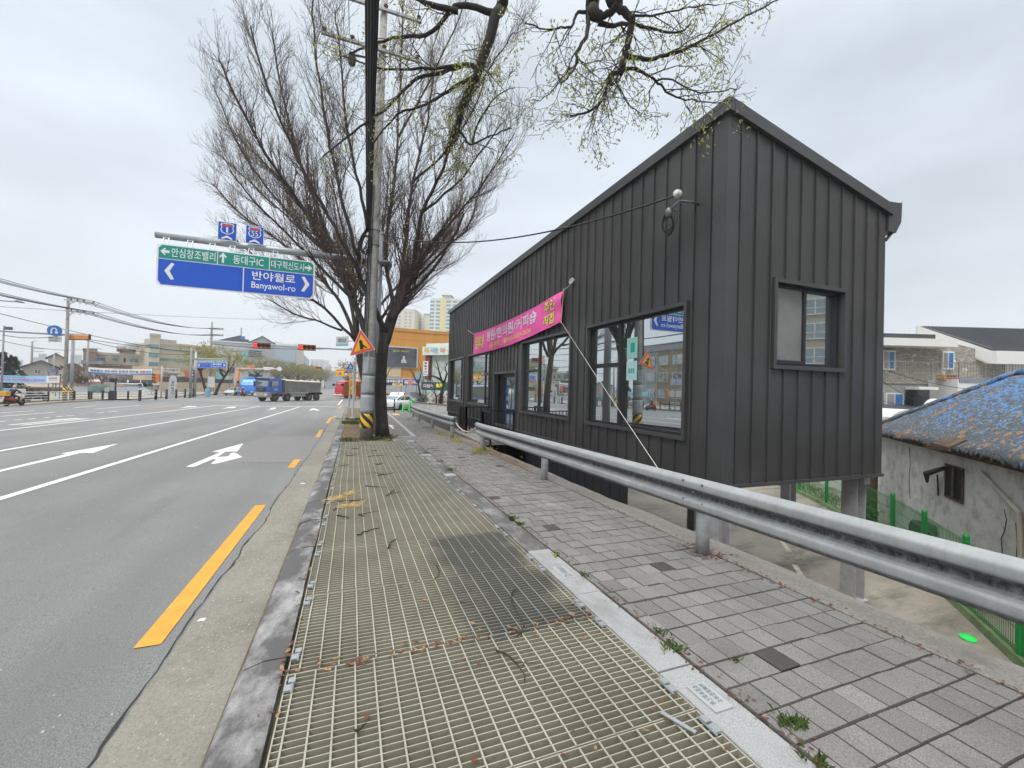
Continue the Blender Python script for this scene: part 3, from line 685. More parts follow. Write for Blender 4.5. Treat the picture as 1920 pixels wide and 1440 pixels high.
def gpost(t, b, x, y, bolts=True):
    g = G(y); MB().tube([(x+.075, y, g-.05), (x+.075, y, g+.72)], .068, 18).build('post', POSTM, t, off=b, smooth=True)
    MB().box(x-.002, x+.03, y-.06, y+.06, g+.52, g+.70).build('bracket', POSTM, t, off=b)
    if bolts:
        for dy, z in ((-.13,.74),(.13,.74),(-.13,.545),(.13,.545),(0,.625)):
            d = .076 if z > .7 else .07 if z < .6 else .02
            if z == .625: z = .645; d = .06
            MB().lathe([(0,.0),(.016,.0),(.014,.012),(0,.014)], 10, (0,0,0), 'X').build('bolt', BOLT, t, loc=(x-d-b.x-.008, y+dy-b.y, g+z-b.z))
    lp = MB()
    lp.add([(x - d*1.0 - .004, y + s, G(y) + .435 + z) for s in (-.16, .16) for d, z, c in WP], [(j, j+1, len(WP)+j+1, len(WP)+j) for j in range(len(WP)-1)])
P1 = [(3.42, y, 0) for y in (-4, -2, 0, 2, 3.4, 5, 7.3, 9.5, 11.0)] + [(3.43, 11.5, .004), (3.46, 11.85, .01)]
tA, bA = rail(P1, 'guardrail', 'long galvanised guardrail running from the near right edge, dirty groove and painted underside shade along it', 0)
for y in (-.6, 3.41, 7.3, 11.4): gpost(tA, bA, 3.42, y, y in (3.41, 7.3))
P2 = [(3.45, 14.75, 0), (3.42, 16, 0), (3.42, 19.3, 0), (3.5, 24, 0), (3.66, 27, 0), (3.85, 29.3, -.02)]
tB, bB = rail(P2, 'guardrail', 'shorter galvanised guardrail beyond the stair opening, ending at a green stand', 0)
for x, y in ((3.42,15.26),(3.42,19.34),(3.5,24.1),(3.8,28.6)): gpost(tB, bB, x, y, y < 16)
mb = MB(); g = G(14.7); mb.loft([[(3.45-d, yy, G(yy)+.435+z) for d, z, c in WP] + [(3.5, yy, G(yy)+.80), (3.5, yy, G(yy)+.43)] for yy in (14.5, 14.74)]); mb.build('end_cap', GALV, tB, off=bB)
# rope across the opening
rp = [Vector((3.42, 11.9, G(12)+.62)).lerp(Vector((3.44, 14.5, G(14.5)+.60)), i/14) + Vector((0, 0, -.20*4*(i/14)*(1-i/14))) for i in range(15)]
solo('rope', MB().tube(rp, .021, 7), mat('pale_rope', (.48,.43,.33), .9, var=.2, scale=60), 'pale rope sagging across the opening between the two guardrails', 'rope', rp[0], smooth=True)
# landing and railings at the door
mb = MB(); mb.box(4.05, 5.92, 13.6, 18.0, -.34, -.22); solo('landing', mb, mat('landing_concrete', (.25,.24,.22), .85, var=.15, dirt=.4), 'concrete landing slab bridging from pavement to the blue door', 'landing', Vector((5, 15.8, -.34)))
BR = mat('black_railing', (.013,.013,.014), .4, .3)
def railing(label, segs, z0):
    b = Vector((segs[0][0][0], segs[0][0][1], z0)); t = thing('railing', label, 'railing', b, 0, 'black picket railings at the door landing')
    fr = MB(); pk = MB()
    for a, c in segs:
        a, c = Vector((*a, z0)), Vector((*c, z0)); n = max(3, int((c-a).length / .13))
        for h in (.12, 1.05): fr.bar(a + Vector((0,0,h)), c + Vector((0,0,h)), .045, .04)
        for q in (a, c): fr.bar(q + Vector((0,0,-.2)), q + Vector((0,0,1.07)), .06)
        for i in range(1, n): p = a.lerp(c, i/n); pk.bar(p + Vector((0,0,.12)), p + Vector((0,0,1.05)), .022)
    fr.build('rails', BR, t, off=b); pk.build('pickets', BR, t, off=b)
railing('black picket railing on the far side of the door landing', [((4.28,17.3),(4.28,16.25)), ((4.28,16.25),(5.3,16.25))], -.22)
railing('black picket railing on the near side of the door landing', [((4.28,13.1),(4.28,14.05)), ((4.28,14.05),(5.45,14.05))], -.24)

# ---------------- concrete utility pole with its stripes, bands, warning triangle, crossarms
CONC = mat('pole_concrete', (.30,.295,.275), .85, var=.16, scale=3, bmp=.3, bscale=60, dirt=.45, dcol=(.14,.13,.115))
pb = Vector((.47, 14.95, G(14.95)-.02)); LEAN = Vector((.012, .0, 1)).normalized()
pole = thing('utility_pole', 'concrete utility pole with black and yellow stripes at its foot, beside the big tree', 'utility pole', pb)
PH = 17.0
def prad(h): return .205 - .0062 * h
MB().tube([LEAN * h for h in (0, 2, 5, 9, PH)], [prad(h) for h in (0, 2, 5, 9, PH)], 28).build('shaft', CONC, pole, smooth=True)
def stripes_mat():
    m, N, L, B = _base('hazard_stripes'); p = N.new('ShaderNodeTexCoord').outputs['Object']; s = N.new('ShaderNodeSeparateXYZ'); L.new(p, s.inputs[0])
    an = math_(N, L, 'ARCTAN2', s.outputs['X'], s.outputs['Y'])
    v = math_(N, L, 'ADD', math_(N, L, 'MULTIPLY', an, -.205), math_(N, L, 'MULTIPLY', s.outputs['Z'], 1.0))
    f = math_(N, L, 'GREATER_THAN', math_(N, L, 'FRACT', math_(N, L, 'DIVIDE', v, .322)), .5)
    c = mixc(N, L, f, (.02,.02,.021), (.70,.42,.02)); L.new(c, B.inputs['Base Color']); B.inputs['Roughness'].default_value = .45; return m
HAZ = stripes_mat(); SLV = mat('grey_sleeve', (.30,.325,.335), .6, var=.12, scale=4, dirt=.2); BLKP = mat('black_plastic', (.015,.015,.016), .5)
def sleeve(h0, h1, mat_, name, ex=.012):
    n = 6; MB().tube([LEAN*(h0+(h1-h0)*i/n) for i in range(n+1)], [prad(h0+(h1-h0)*i/n)+ex for i in range(n+1)], 28).build(name, mat_, pole, smooth=True)
sleeve(.42, .92, HAZ, 'stripe_band')
for a, b in ((.93, 1.55), (1.57, 2.19), (2.21, 2.83)): sleeve(a, b, SLV, 'grey_sleeve', .014)
for h in (.41, .925, 1.56, 2.2, 2.84, 6.6, 7.1): 
    MB().tube([LEAN*(h-.012), LEAN*(h+.012)], prad(h)+.02, 24).build('clamp', mat('clamp', (.13,.14,.145), .5, .4), pole)
def crossarm(h, a, b, ins):
    mb = MB().bar(Vector(a)+LEAN*h, Vector(b)+LEAN*h, .09); ar = mb.build('crossarm', mat('galv_arm', (.34,.35,.35), .5, .4), pole)
    for f in ins:
        p = Vector(a).lerp(Vector(b), f) + LEAN*h
        MB().lathe([(.0,0),(.03,.0),(.03,.06),(.07,.08),(.05,.12),(.08,.15),(.05,.2),(0,.22)], 10, p).build('insulator', mat('brown_insulator', (.10,.06,.05), .3), ar)
for h in (13.2, 14.6): crossarm(h, (-1.9,-.15,0), (1.25,-.15,0), (.03,.3,.62,.97))
mb = MB(); mb.lathe([(0,0),(.10,0),(.12,.05),(.12,.32),(.1,.38),(0,.4)], 14, LEAN*12.6+Vector((-.95,.1,0))); mb.bar(LEAN*12.95, LEAN*12.95+Vector((-.95,.1,0)), .05); mb.build('surge_arrester', mat('dark_can', (.05,.055,.05), .5), pole, smooth=False)
cable = MB(); rr = random.Random(4)
for k in range(5):
    a = 3.6 + k*.28
    cable.tube([LEAN*h + Vector((sin(a)*(prad(h)+.03), -abs(cos(a))*(prad(h)+.03)-.01, 0)) for h in (3, 4.2, 5.4, 6.8, 8.6)], .014, 5)
cable.build('riser_cables', BLK, pole)
# overhead cable bundle from the pole back over the pavement
b0 = pb + LEAN*7.15 + Vector((-.2,-.2,0))
def span(a, b, sag, n=24): return [a.lerp(b, i/n) + Vector((0,0,-sag*4*(i/n)*(1-i/n))) for i in range(n+1)]
BCB = MB(); b1 = Vector((-.77, -24, 7.9))
for k in range(9):
    a = 2*pi*k/9; r_ = .055 if k < 6 else .02
    BCB.tube(span(b0 + Vector((cos(a)*.06, 0, sin(a)*.06)), b1 + Vector((cos(a)*r_*1.6, 0, sin(a)*r_*1.6)), .75 + .07*(k % 4)), .024, 6)
solo('cable_bundle', BCB, BLK, 'thick bundle of black cables running overhead from the concrete pole', 'cable', b0, smooth=True)
for k, (dx, dz) in enumerate(((-1.75, 13.4), (-.9, 13.4), (1.1, 13.4))):
    a = pb + Vector((dx, -.15, dz)); solo('power_line', MB().tube(span(a, a + Vector((-.1, -40, 1)), .8), .012, 5), BLK, 'thin power line leaving the crossarm of the concrete pole', 'cable', a, 'power lines on the crossarm')
# coil of slack cable
mb = MB()
for k in range(5): mb.tube([pb + LEAN*6.55 + Vector((-.33+.03*k, -.22, 0)) + Vector((.03*sin(a), .02*k, .0)) + Vector((.17*cos(a), 0, (.26+.02*k)*sin(a))) for a in [2*pi*i/18 for i in range(19)]], .013, 5, cap=False)
solo('cable_coil', mb, BLK, 'coil of slack black cable hanging on the concrete pole', 'cable', pb + LEAN*6.3)
# wire from pole to the building bracket
wa = pb + LEAN*7.0 + Vector((.2, -.1, 0)); wb = Vector((BX-.38, 6.15, 5.28))
solo('service_wire', MB().tube(span(wa, wb, .55, 40), .017, 6), BLK, 'black service wire from the concrete pole to the building bracket', 'cable', wa, smooth=True)
# warning triangle on the pole
def frame_px(c, Y): return [at_y(px, py, Y) for px, py in c]
REDF = mat('sign_red', (.62,.10,.085), .45, var=.06); SYEL = mat('sign_yellow', (.85,.43,.01), .45, var=.05); SBLK = mat('sign_black', (.012,.012,.012), .5); SWHT = mat('sign_white', (.74,.75,.75), .4, var=.04); ALU = mat('alu_back', (.38,.39,.39), .4, .6)
def poly_plate(name, pts3, d, m, parent=None, off=None, back=.004):
    """flat plate with thickness from coplanar points; d = direction towards the viewer side"""
    mb = MB(); n = len(pts3); d = Vector(d).normalized()
    mb.add([p + d*back for p in pts3] + [p for p in pts3], [tuple(range(n)), tuple(range(n, 2*n))[::-1]] + [(i, n+i, n+(i+1) % n, (i+1) % n) for i in range(n)])
    return mb.build(name, m, parent, off=off)
Yt = 14.68; T = frame_px(((676,616),(704,655.5),(655,668)), Yt); tb = T[2].copy()
tri = thing('warning_sign', 'red and yellow triangular merging road warning sign on the concrete pole', 'sign', tb)
cen = (T[0]+T[1]+T[2])/3; nd_ = Vector((0,-1,0))
def rtri(k, r=.12):
    out = []
    for i in range(3):
        v = T[i]; a = T[(i-1) % 3]; b = T[(i+1) % 3]
        for q in (a, None, b): 
            p = v + (q - v)*r*.5 if q is not None else v + (cen - v)*r*.22
            out.append(cen + (p - cen)*k)
    return out
poly_plate('back_plate', [p + Vector((0,.012,0)) for p in rtri(1.0)], nd_, SWHT, tri, tb, .01)
poly_plate('red_border', [p + Vector((0,-.001,0)) for p in rtri(.95)], nd_, REDF, tri, tb)
poly_plate('yellow_field', [p + Vector((0,-.006,0)) for p in rtri(.64, .06)], nd_, SYEL, tri, tb)
for pts in (((675.5,655.5),(674,645),(673,640),(675.5,636.5),(679.5,639.5),(680.5,645.5),(688.5,651.5),(686.5,653.5),(681,649.3),(682,654.5)),):
    poly_plate('merge_symbol', [at_y(px, py, Yt-.011) for px, py in pts], nd_, SBLK, tri, tb)
MB().tube([Vector((.48,14.75,2.1)), Vector((.48,14.75,2.9))], .03, 8).build('bracket', ALU, tri, off=tb)

# ---------------- overhead direction sign on its arm
SB = mat('sign_blue', (.012,.085,.52), .22, var=.05, spec=.5); SG = mat('sign_green', (.012,.26,.21), .25, var=.05)
YS = 16.5
def quad_fn(tl, tr, bl, br, Y):
    A, B_, C_, D_ = (at_y(*q, Y) for q in (tl, tr, bl, br))
    zt = (A.z+B_.z)/2; zb = (C_.z+D_.z)/2; xl = (A.x+C_.x)/2; xr = (B_.x+D_.x)/2
    return (lambda u, v, d=0: Vector((xl + (xr-xl)*u, Y - d, zb + (zt-zb)*v))), xr-xl, zt-zb
fs, SW, SH = quad_fn((294,455), (590.7,491.6), (291.5,533), (589.4,562), YS)
zb_ = at_y(700, 700, YS+.3); pc = Vector((at_y(706, 600, YS+.35).x, YS+.35, G(YS)))
gan = thing('overhead_sign', 'large blue and green overhead direction sign hung from a steel arm over the road', 'sign', pc)
rel = pc
def rrect(u0, u1, v0, v1, r, fn, d):
    ru, rv = r/SW, r/SH; P = []
    for cu, cv, a0 in ((u1-ru, v1-rv, 0), (u0+ru, v1-rv, 90), (u0+ru, v0+rv, 180), (u1-ru, v0+rv, 270)):
        for k in range(6): a = radians(a0 + 18*k); P.append(fn(cu+ru*cos(a), cv+rv*sin(a), d))
    return P
poly_plate('panel', rrect(0,1,0,1,.13,fs,-.05), nd_, SWHT, gan, rel, .05)
m_ = 6/297; n_ = .025
def spart(name, u0, u1, v0, v1, m, d=.003): return poly_plate(name, [fs(u0,v0,d), fs(u1,v0,d), fs(u1,v1,d), fs(u0,v1,d)], nd_, m, gan, rel, .003)
VG = .655; um = .522
poly_plate('blue_field', [fs(.012,.12,.003), fs(.03,.028,.003), fs(um-.004,.028,.003), fs(um-.004,VG-.02,.003), fs(.012,VG-.02,.003)], nd_, SB, gan, rel, .003)
poly_plate('blue_field', [fs(um+.004,.028,.003), fs(.97,.028,.003), fs(.988,.12,.003), fs(.988,VG-.02,.003), fs(um+.004,VG-.02,.003)], nd_, SB, gan, rel, .003)
g1, g2 = .358, .688
poly_plate('green_field', [fs(.012,VG,.003), fs(g1-.003,VG,.003), fs(g1-.003,.972,.003), fs(.03,.972,.003), fs(.012,.90,.003)], nd_, SG, gan, rel, .003)
poly_plate('green_field', [fs(g1+.003,VG,.003), fs(g2-.003,VG,.003), fs(g2-.003,.972,.003), fs(g1+.003,.972,.003)], nd_, SG, gan, rel, .003)
poly_plate('green_field', [fs(g2+.003,VG,.003), fs(.988,VG,.003), fs(.988,.90,.003), fs(.97,.972,.003), fs(g2+.003,.972,.003)], nd_, SG, gan, rel, .003)
LT = MB(); fl = lambda u, v: fs(u, v, .009)
text(LT, '안심창조밸리', fl, .085, .345, .71, .93, .004); text(LT, '동대구IC', fl, .455, .65, .71, .93, .004); text(LT, '대구혁신도시', fl, .70, .922, .715, .92, .004)
text(LT, '반야월로', fl, .578, .865, .36, .585, .012); text(LT, 'Banyawol-ro', fl, .575, .868, .10, .31, .008)
def shape(mb, pts, fn): mb.add([fn(u, v) for u, v in pts], [tuple(range(len(pts)))])
def arrow_l(mb, fn, x0, x1, y0, y1):
    ym = (y0+y1)/2; h = (y1-y0)*.17; xm = x0 + (x1-x0)*.5
    shape(mb, [(x0,ym),(xm-.0,y1),(xm+.006,y1-(y1-y0)*.12),(x0+(x1-x0)*.38,ym+h),(x1,ym+h),(x1,ym-h),(x0+(x1-x0)*.38,ym-h),(xm+.006,y0+(y1-y0)*.12),(xm,y0)], fn)
arrow_l(LT, fl, .022, .074, .73, .91); arrow_l(LT, lambda u, v: fl(.98+.928-u, v), .928, .98, .725, .905)
ua, va = .392, .82
shape(LT, [(ua,.955),(ua+.024,.85),(ua+.017,.825),(ua+.0065,.87),(ua+.0065,.70),(ua-.0065,.70),(ua-.0065,.87),(ua-.017,.825),(ua-.024,.85)], fl)
shape(LT, [(.048,.36),(.086,.565),(.105,.545),(.078,.36),(.105,.175),(.086,.155)], fl)
shape(LT, [(.965,.375),(.927,.58),(.908,.56),(.935,.375),(.908,.19),(.927,.17)], fl)
LT.build('lettering', SWHT, gan, off=rel)
# arm, post, hangers, route shields
bl, brr = at_y(291,441,YS+.3), at_y(735,495,YS+.3); bz = (at_y(360,450,YS+.3).z + at_y(640,482,YS+.3).z)/2
GP = mat('sign_post_steel', (.36,.385,.40), .4, .5, var=.1, scale=3)
MB().tube([(bl.x, YS+.33, bz), (brr.x, YS+.33, bz)], [.10, .135], 18).build('arm', GP, gan, off=rel, smooth=True)
MB().tube([(pc.x, pc.y+.02, pc.z-.1), (pc.x, pc.y+.02, bz+1.2)], [.19, .15], 20).build('post', GP, gan, off=rel, smooth=True)
for u in (.04, .18, .315, .44, .56, .72):
    p = fs(u, 1, -.03); mb = MB(); 
    for dx in (-.07, .07): mb.bar(p + Vector((dx, 0, -.03)), Vector((p.x+dx, YS+.2, bz-.08)), .025)
    mb.bar(Vector((p.x-.09, YS+.2, bz-.09)), Vector((p.x+.09, YS+.2, bz-.09)), .04); mb.build('hanger', GP, gan, off=rel)
def shield(px4, num):
    f0, sw, sh = quad_fn(*px4, YS+.18)
    o = poly_plate('route_panel', [f0(0,0,0), f0(1,0,0), f0(1,1,0), f0(0,1,0)], nd_, SWHT, gan, rel, .02)
    def sub(name, pts, m, d):
        poly_plate(name, [f0(u, v, d) for u, v in pts], nd_, m, o, None, .002)
    off0 = rel
    def subp(name, pts, m, d): 
        q = poly_plate(name, [f0(u, v, d) for u, v in pts], nd_, m, o, off0, .002)
    subp('blue_field', [(.03,.03),(.97,.03),(.97,.97),(.03,.97)], SB, .021)
    oc = [(.20,.93),(.27,.90),(.34,.94),(.5,.92),(.66,.94),(.73,.90),(.80,.93),(.86,.80),(.80,.70),(.86,.55),(.80,.42),(.66,.36),(.5,.32),(.34,.36),(.20,.42),(.14,.55),(.20,.70),(.14,.80)]
    subp('shield', oc, SWHT, .024)
    ic = [(.5+(u-.5)*.86, .63+(v-.63)*.86) for u, v in oc]
    subp('shield_face', ic, SB, .027)
    subp('shield_top', [(.23,.88),(.77,.88),(.80,.76),(.20,.76)], mat('shield_red', (.55,.06,.05), .4), .030)
    mb = MB(); fn = lambda u, v: f0(u, v, .036)
    text(mb, num, fn, *((.45,.55) if num == '1' else (.32,.68)), .42, .72, .0)
    shape(mb, [(.5,.26),(.78,.12),(.78,.04),(.5,.14),(.22,.04),(.22,.12)], fn); mb.build('route_number', SWHT, o, off=rel)
    p = f0(.5, 0, -.03); MB().bar(p + Vector((0,0,.3)), Vector((p.x, p.y+.1, bz)), .05).build('stay', ALU, o, off=rel)
shield(((408.5,414.5),(444.5,419),(408.5,449.5),(443.8,453)), '1'); shield(((461,422),(495.5,426),(460.5,456.5),(494.7,460)), '55')

# ---------------- pink banner on the building front
XB = 5.80
PINK = mat('pink_cloth', (.76,.11,.37), .75, var=.10, scale=1.2, spec=.2); LIME = mat('lime_print', (.70,.68,.10), .7); ORG = mat('orange_print', (.82,.55,.16), .7); PALE = mat('pale_print', (.72,.66,.74), .7); BGRN = mat('dark_outline', (.10,.06,.05), .7)
c00, c10, c11, c01 = at_x(889,664.5,XB), at_x(1056,604,XB), at_x(1057.5,544.5,XB), at_x(890.5,625.5,XB)
rr = random.Random(9)
def bf(u, v, d=0.):
    p = (c00*(1-u) + c10*u)*(1-v) + (c01*(1-u) + c11*u)*v
    rip = .012*sin(u*31+v*5) + .02*sin(u*9-v*2.5) + (.03*sin((u*14+v*9)) if u > .85 else 0)*((u-.85)/.15 if u > .85 else 0)
    return Vector((p.x - .05 - rip - d, p.y, p.z - .15*4*u*(1-u)))
mb = MB(); NU, NV = 90, 12
mb.add([bf(i/NU, j/NV) for j in range(NV+1) for i in range(NU+1)], [(j*(NU+1)+i, j*(NU+1)+i+1, (j+1)*(NU+1)+i+1, (j+1)*(NU+1)+i) for j in range(NV) for i in range(NU)])
ban = thing('banner', 'long pink rental banner with white and yellow lettering tied to the building front', 'banner', c00)
mb.build('cloth', PINK, ban, off=c00, smooth=True)
def U(px): return (at_x(px, 620, XB).y - c00.y) / (c10.y - c00.y)
def btext(body, pa, pb_, v0, v1, m, bold, d=.012):
    mb = MB(); text(mb, body, lambda u, v: bf(u, v, d), U(pa), U(pb_), v0, v1, bold); mb.build('lettering', m, ban, off=c00)
for dd, m1, m2, bo in ((.006, BGRN, BGRN, .045), (.012, LIME, LIME, .02)):
    btext('임대', 893.5, 908.5, .22, .82, m1, bo, dd); btext('주인', 1022.5, 1043, .54, .92, m1, bo, dd); btext('직접', 1022, 1042, .10, .47, m1, bo, dd)
btext('병원/한의원/커피숍', 915.5, 1007.5, .44, .90, PALE, .018)
btext('1층 48평', 921, 939.5, .12, .36, ORG, .02); btext('☎010-3503-3536', 945, 998, .12, .36, ORG, .02)
for u, y in ((0, 0), (1, 1)): 
    a, b = bf(u, -.06, 0), bf(u, 1.06, 0); MB().tube([a, b], .014, 6).build('batten', mat('wood_batten', (.42,.27,.13), .7), ban, off=c00)
STRING = mat('white_cord', (.55,.54,.50), .8)
def cord(a, b, label, r=.011): solo('cord', MB().tube([a, (a+b)/2 + Vector((0,0,-.02)), b], r, 5), STRING, label, 'cord', a)
cord(bf(1,1), at_x(1078,524,XB+.06), 'short white cord knotted from the banner top corner to the wall')
cord(bf(0,.95), at_x(877,619,XB+.06), 'short white cord from the far banner corner to the wall')
cord(bf(1,.02), at_x(1236,882,XB-1.7), 'long white cord stretched from the pink banner down across the windows', .0055)
mb = MB(); k = at_x(1074,526,XB+.02)
for i in range(3): mb.tube([k + Vector((-.02, .07*cos(a)+.05*i, .07*sin(a))) for a in [2*pi*j/10 for j in range(11)]], .012, 5, cap=False)
solo('hook', mb, STRING, 'knot of white cord on a wall hook above the pink banner', 'hook', k)
# ================================================================ TREES
def bark():
    m, N, L, B = _base('bark'); p = pos(N)
    c = mixc(N, L, rng(N, L, noise(N, L, pos(N, (1,1,.3), L), 7, 8, .7), .3, .7), (.016,.013,.011), (.050,.042,.036))
    c = mixc(N, L, rng(N, L, noise(N, L, p, 2.5, 7, .7), .58, .74, 0, .6), c, (.10,.095,.075))
    L.new(c, B.inputs['Base Color']); B.inputs['Roughness'].default_value = .9
    bump(N, L, B, noise(N, L, pos(N, (1,1,.35), L), 22, 6, .7), .9, .03); return m
BARK = bark(); TWIG = mat('twig', (.072,.049,.044), .9, var=.3, scale=4); TWIGR = mat('reddish_twig', (.105,.064,.055), .9, var=.3, scale=3)
def leafm(name, c):
    m, N, L, B = _base(name)
    c_ = mixc(N, L, rng(N, L, noise(N, L, pos(N), 3, 3), .35, .65), scale_c(c, .7), scale_c(c, 1.3)); L.new(c_, B.inputs['Base Color']); B.inputs['Roughness'].default_value = .6
    tr = N.new('ShaderNodeBsdfTranslucent'); L.new(c_, tr.inputs['Color']); mx = N.new('ShaderNodeMixShader'); mx.inputs[0].default_value = .4
    L.new(B.outputs[0], mx.inputs[1]); L.new(tr.outputs[0], mx.inputs[2]); L.new(mx.outputs[0], N['Material Output'].inputs['Surface']); MATS[name] = m; return m
LEAF = leafm('young_leaf', (.35,.38,.09))
def rvec(r): return Vector((r.gauss(0,1), r.gauss(0,1), r.gauss(0,1)))
def curve(p, d, L, n, r, up=.0, wob=.1):
    pts = [p.copy()]; d = d.normalized()
    for i in range(n):
        d = (d + rvec(r)*wob + Vector((0,0,up))).normalized(); p = p + d*(L/n); pts.append(p.copy())
    return pts, d
def along(pts, t):
    f = t*(len(pts)-1); i = min(int(f), len(pts)-2); return pts[i].lerp(pts[i+1], f-i), (pts[i+1]-pts[i]).normalized()
def leaf(mb, p, r, s):
    d = (rvec(r)*.6 + Vector((0,0,-.8))).normalized(); w = d.cross(rvec(r)).normalized()*s*.22
    mb.add([p, p+d*s*.5+w, p+d*s, p+d*s*.5-w], [(0,1,2,3)])
def twigs(tw, lv, pts, rad, r, depth, dens, Ls, up, spread, leafp, lsize=.055, tmin=.15, wob=.13):
    """side shoots along a branch, recursively thinner"""
    L = sum((b-a).length for a, b in zip(pts, pts[1:])); n = max(2, int(L*dens[0]))
    for i in range(n):
        t = tmin + (1-tmin)*(i + r.random())/n; p, d = along(pts, min(t, .999))
        side = d.cross(rvec(r)).normalized(); dd = (d*cos(spread) + side*sin(spread)).normalized()
        l = Ls[0]*r.uniform(.55, 1.15)*(1.1 - .55*t); k = 4 if len(Ls) > 1 else 3
        q, e = curve(p, dd, l, k, r, up, wob); r0 = max(rad*(1-.6*t)*.55, .004)
        tw.tube(q, [max(.0035, r0*(1 - .75*j/k)) for j in range(k+1)], 4 if r0 > .012 else 3, cap=False)
        if len(Ls) > 1: twigs(tw, lv, q, r0, r, depth+1, dens[1:], Ls[1:], up, spread, leafp, lsize, .1, wob)
        elif leafp and r.random() < leafp:
            c, _ = along(q, r.uniform(.5, .99))
            for j in range(r.randint(4, 9)): leaf(lv, c + rvec(r)*.07, r, lsize*r.uniform(.7, 1.3))
def big_tree(label, base, limbs, seed, twm, dens, Ls, up, leafp, trunk):
    r = random.Random(seed); t = thing('street_tree', label, 'tree', base)
    tr = MB(); tw = MB(); lv = MB()
    for pts, rad in trunk: tr.tube([Vector(p)-base for p in pts], rad, 16)
    for lp, r0, r1 in limbs:
        P = [Vector(p)-base for p in lp]; S = []; r0 *= .88              # smooth the guide points
        for i in range(len(P)-1):
            a, b = P[max(i-1, 0)], P[min(i+2, len(P)-1)]
            for k in range(4):
                u = k/4; m0, m1 = (P[i+1]-a)*.5, (b-P[i])*.5
                S.append(P[i]*(2*u**3-3*u*u+1) + m0*(u**3-2*u*u+u) + P[i+1]*(-2*u**3+3*u*u) + m1*(u**3-u*u) + rvec(r)*.018)
        S.append(P[-1]); n = len(S)
        tr.tube(S, [r0 + (r1-r0)*(i/(n-1))**.8 for i in range(n)], 10)
        twigs(tw, lv, S, r0*.6, r, 0, dens, Ls, up, .52, leafp, tmin=.22)
    tk = tr.build('trunk', BARK, t, smooth=True); cw = tw.build('crown', twm, t)
    lo = lv.build('leaves', LEAF, cw) if lv.v else None
    return t
# --- tree beside the concrete pole: guide points are photo pixels at a distance D, so the crown has real depth
tb = at_g(718, 822, 0); D0 = -((R3.transposed() @ (tb - EYEV)).z)
def gl(*pts): return [at_d(x, y, D0 + dz) for x, y, dz in pts]
trunk = [(gl((718,832,0),(716,790,0),(713,730,.05),(716,670,.1),(722,625,.1)), [.27,.205,.195,.19,.17])]
limbs = [ (gl((716,668,.1),(738,600,.2),(765,540,.3),(800,470,.6),(850,400,.9)), .17, .05),
 (gl((718,640,.1),(712,600,0),(695,560,-.1),(676,520,-.3),(672,470,-.4),(690,420,-.4),(705,380,-.3)), .13, .045),
 (gl((725,622,.1),(752,560,.3),(775,490,.2),(790,400,-.2),(830,320,-.7),(850,240,-1)), .12, .035),
 (gl((735,600,.1),(750,540,.8),(760,450,1.3),(775,340,1.8),(800,230,2.2),(815,120,2.4)), .11, .03),
 (gl((722,625,.1),(735,560,1.0),(722,480,2.0),(735,380,2.6),(745,260,3.2),(752,120,3.6),(755,10,3.9)), .11, .03),
 (gl((714,690,0),(690,640,.5),(660,560,.8),(615,470,.8),(560,380,.5),(500,290,0),(450,200,-.3),(410,110,-.5)), .135, .03),
 (gl((700,660,.3),(670,580,1.2),(640,500,1.8),(600,400,2.2),(560,290,2.4),(530,180,2.6),(510,60,2.8)), .12, .03),
 (gl((676,520,-.3),(640,450,-.8),(590,360,-1.2),(545,270,-1.5),(500,160,-1.8),(470,50,-2)), .085, .025),
 (gl((672,480,-.4),(645,390,-.6),(625,300,-.6),(605,190,-.6),(590,80,-.6),(585,-20,-.6)), .075, .025),
 (gl((690,430,-.4),(672,350,-.8),(650,240,-1.2),(640,130,-1.4),(628,20,-1.5)), .07, .02),
 (gl((660,560,.8),(600,500,.6),(540,440,.3),(480,380,0),(430,320,-.2)), .075, .02),
 (gl((615,470,.8),(560,420,1.6),(500,350,2.2),(440,260,2.6),(400,160,2.8)), .07, .02),
 (gl((640,500,1.8),(585,450,2.8),(520,390,3.4),(455,330,3.8),(405,285,4)), .07, .02),
 (gl((790,400,-.2),(850,350,0),(900,290,.2),(940,230,.2)), .055, .018),
 (gl((775,340,1.8),(840,280,2.0),(890,200,2.2),(920,110,2.4)), .06, .02),
 (gl((745,260,3.2),(800,160,3.4),(850,60,3.4),(880,-20,3.4)), .055, .02),
 (gl((752,560,.3),(800,520,.2),(835,470,.1),(858,430,0),(870,400,0)), .08, .03), (gl((800,470,.6),(860,400,.4),(915,330,.3),(965,250,.2)), .06, .018), (gl((850,240,-1),(890,170,-1.2),(930,110,-1.3),(965,60,-1.4)), .045, .016),
 (gl((765,540,.3),(830,470,1.2),(880,420,1.6),(905,330,1.8)), .06, .018)]
big_tree('big leafless street tree with dark trunk forking beside the striped concrete pole', tb, limbs, 21, TWIG, (4.3, 5.6, 5.6), (2.1, .95, .48), .17, .07, trunk)
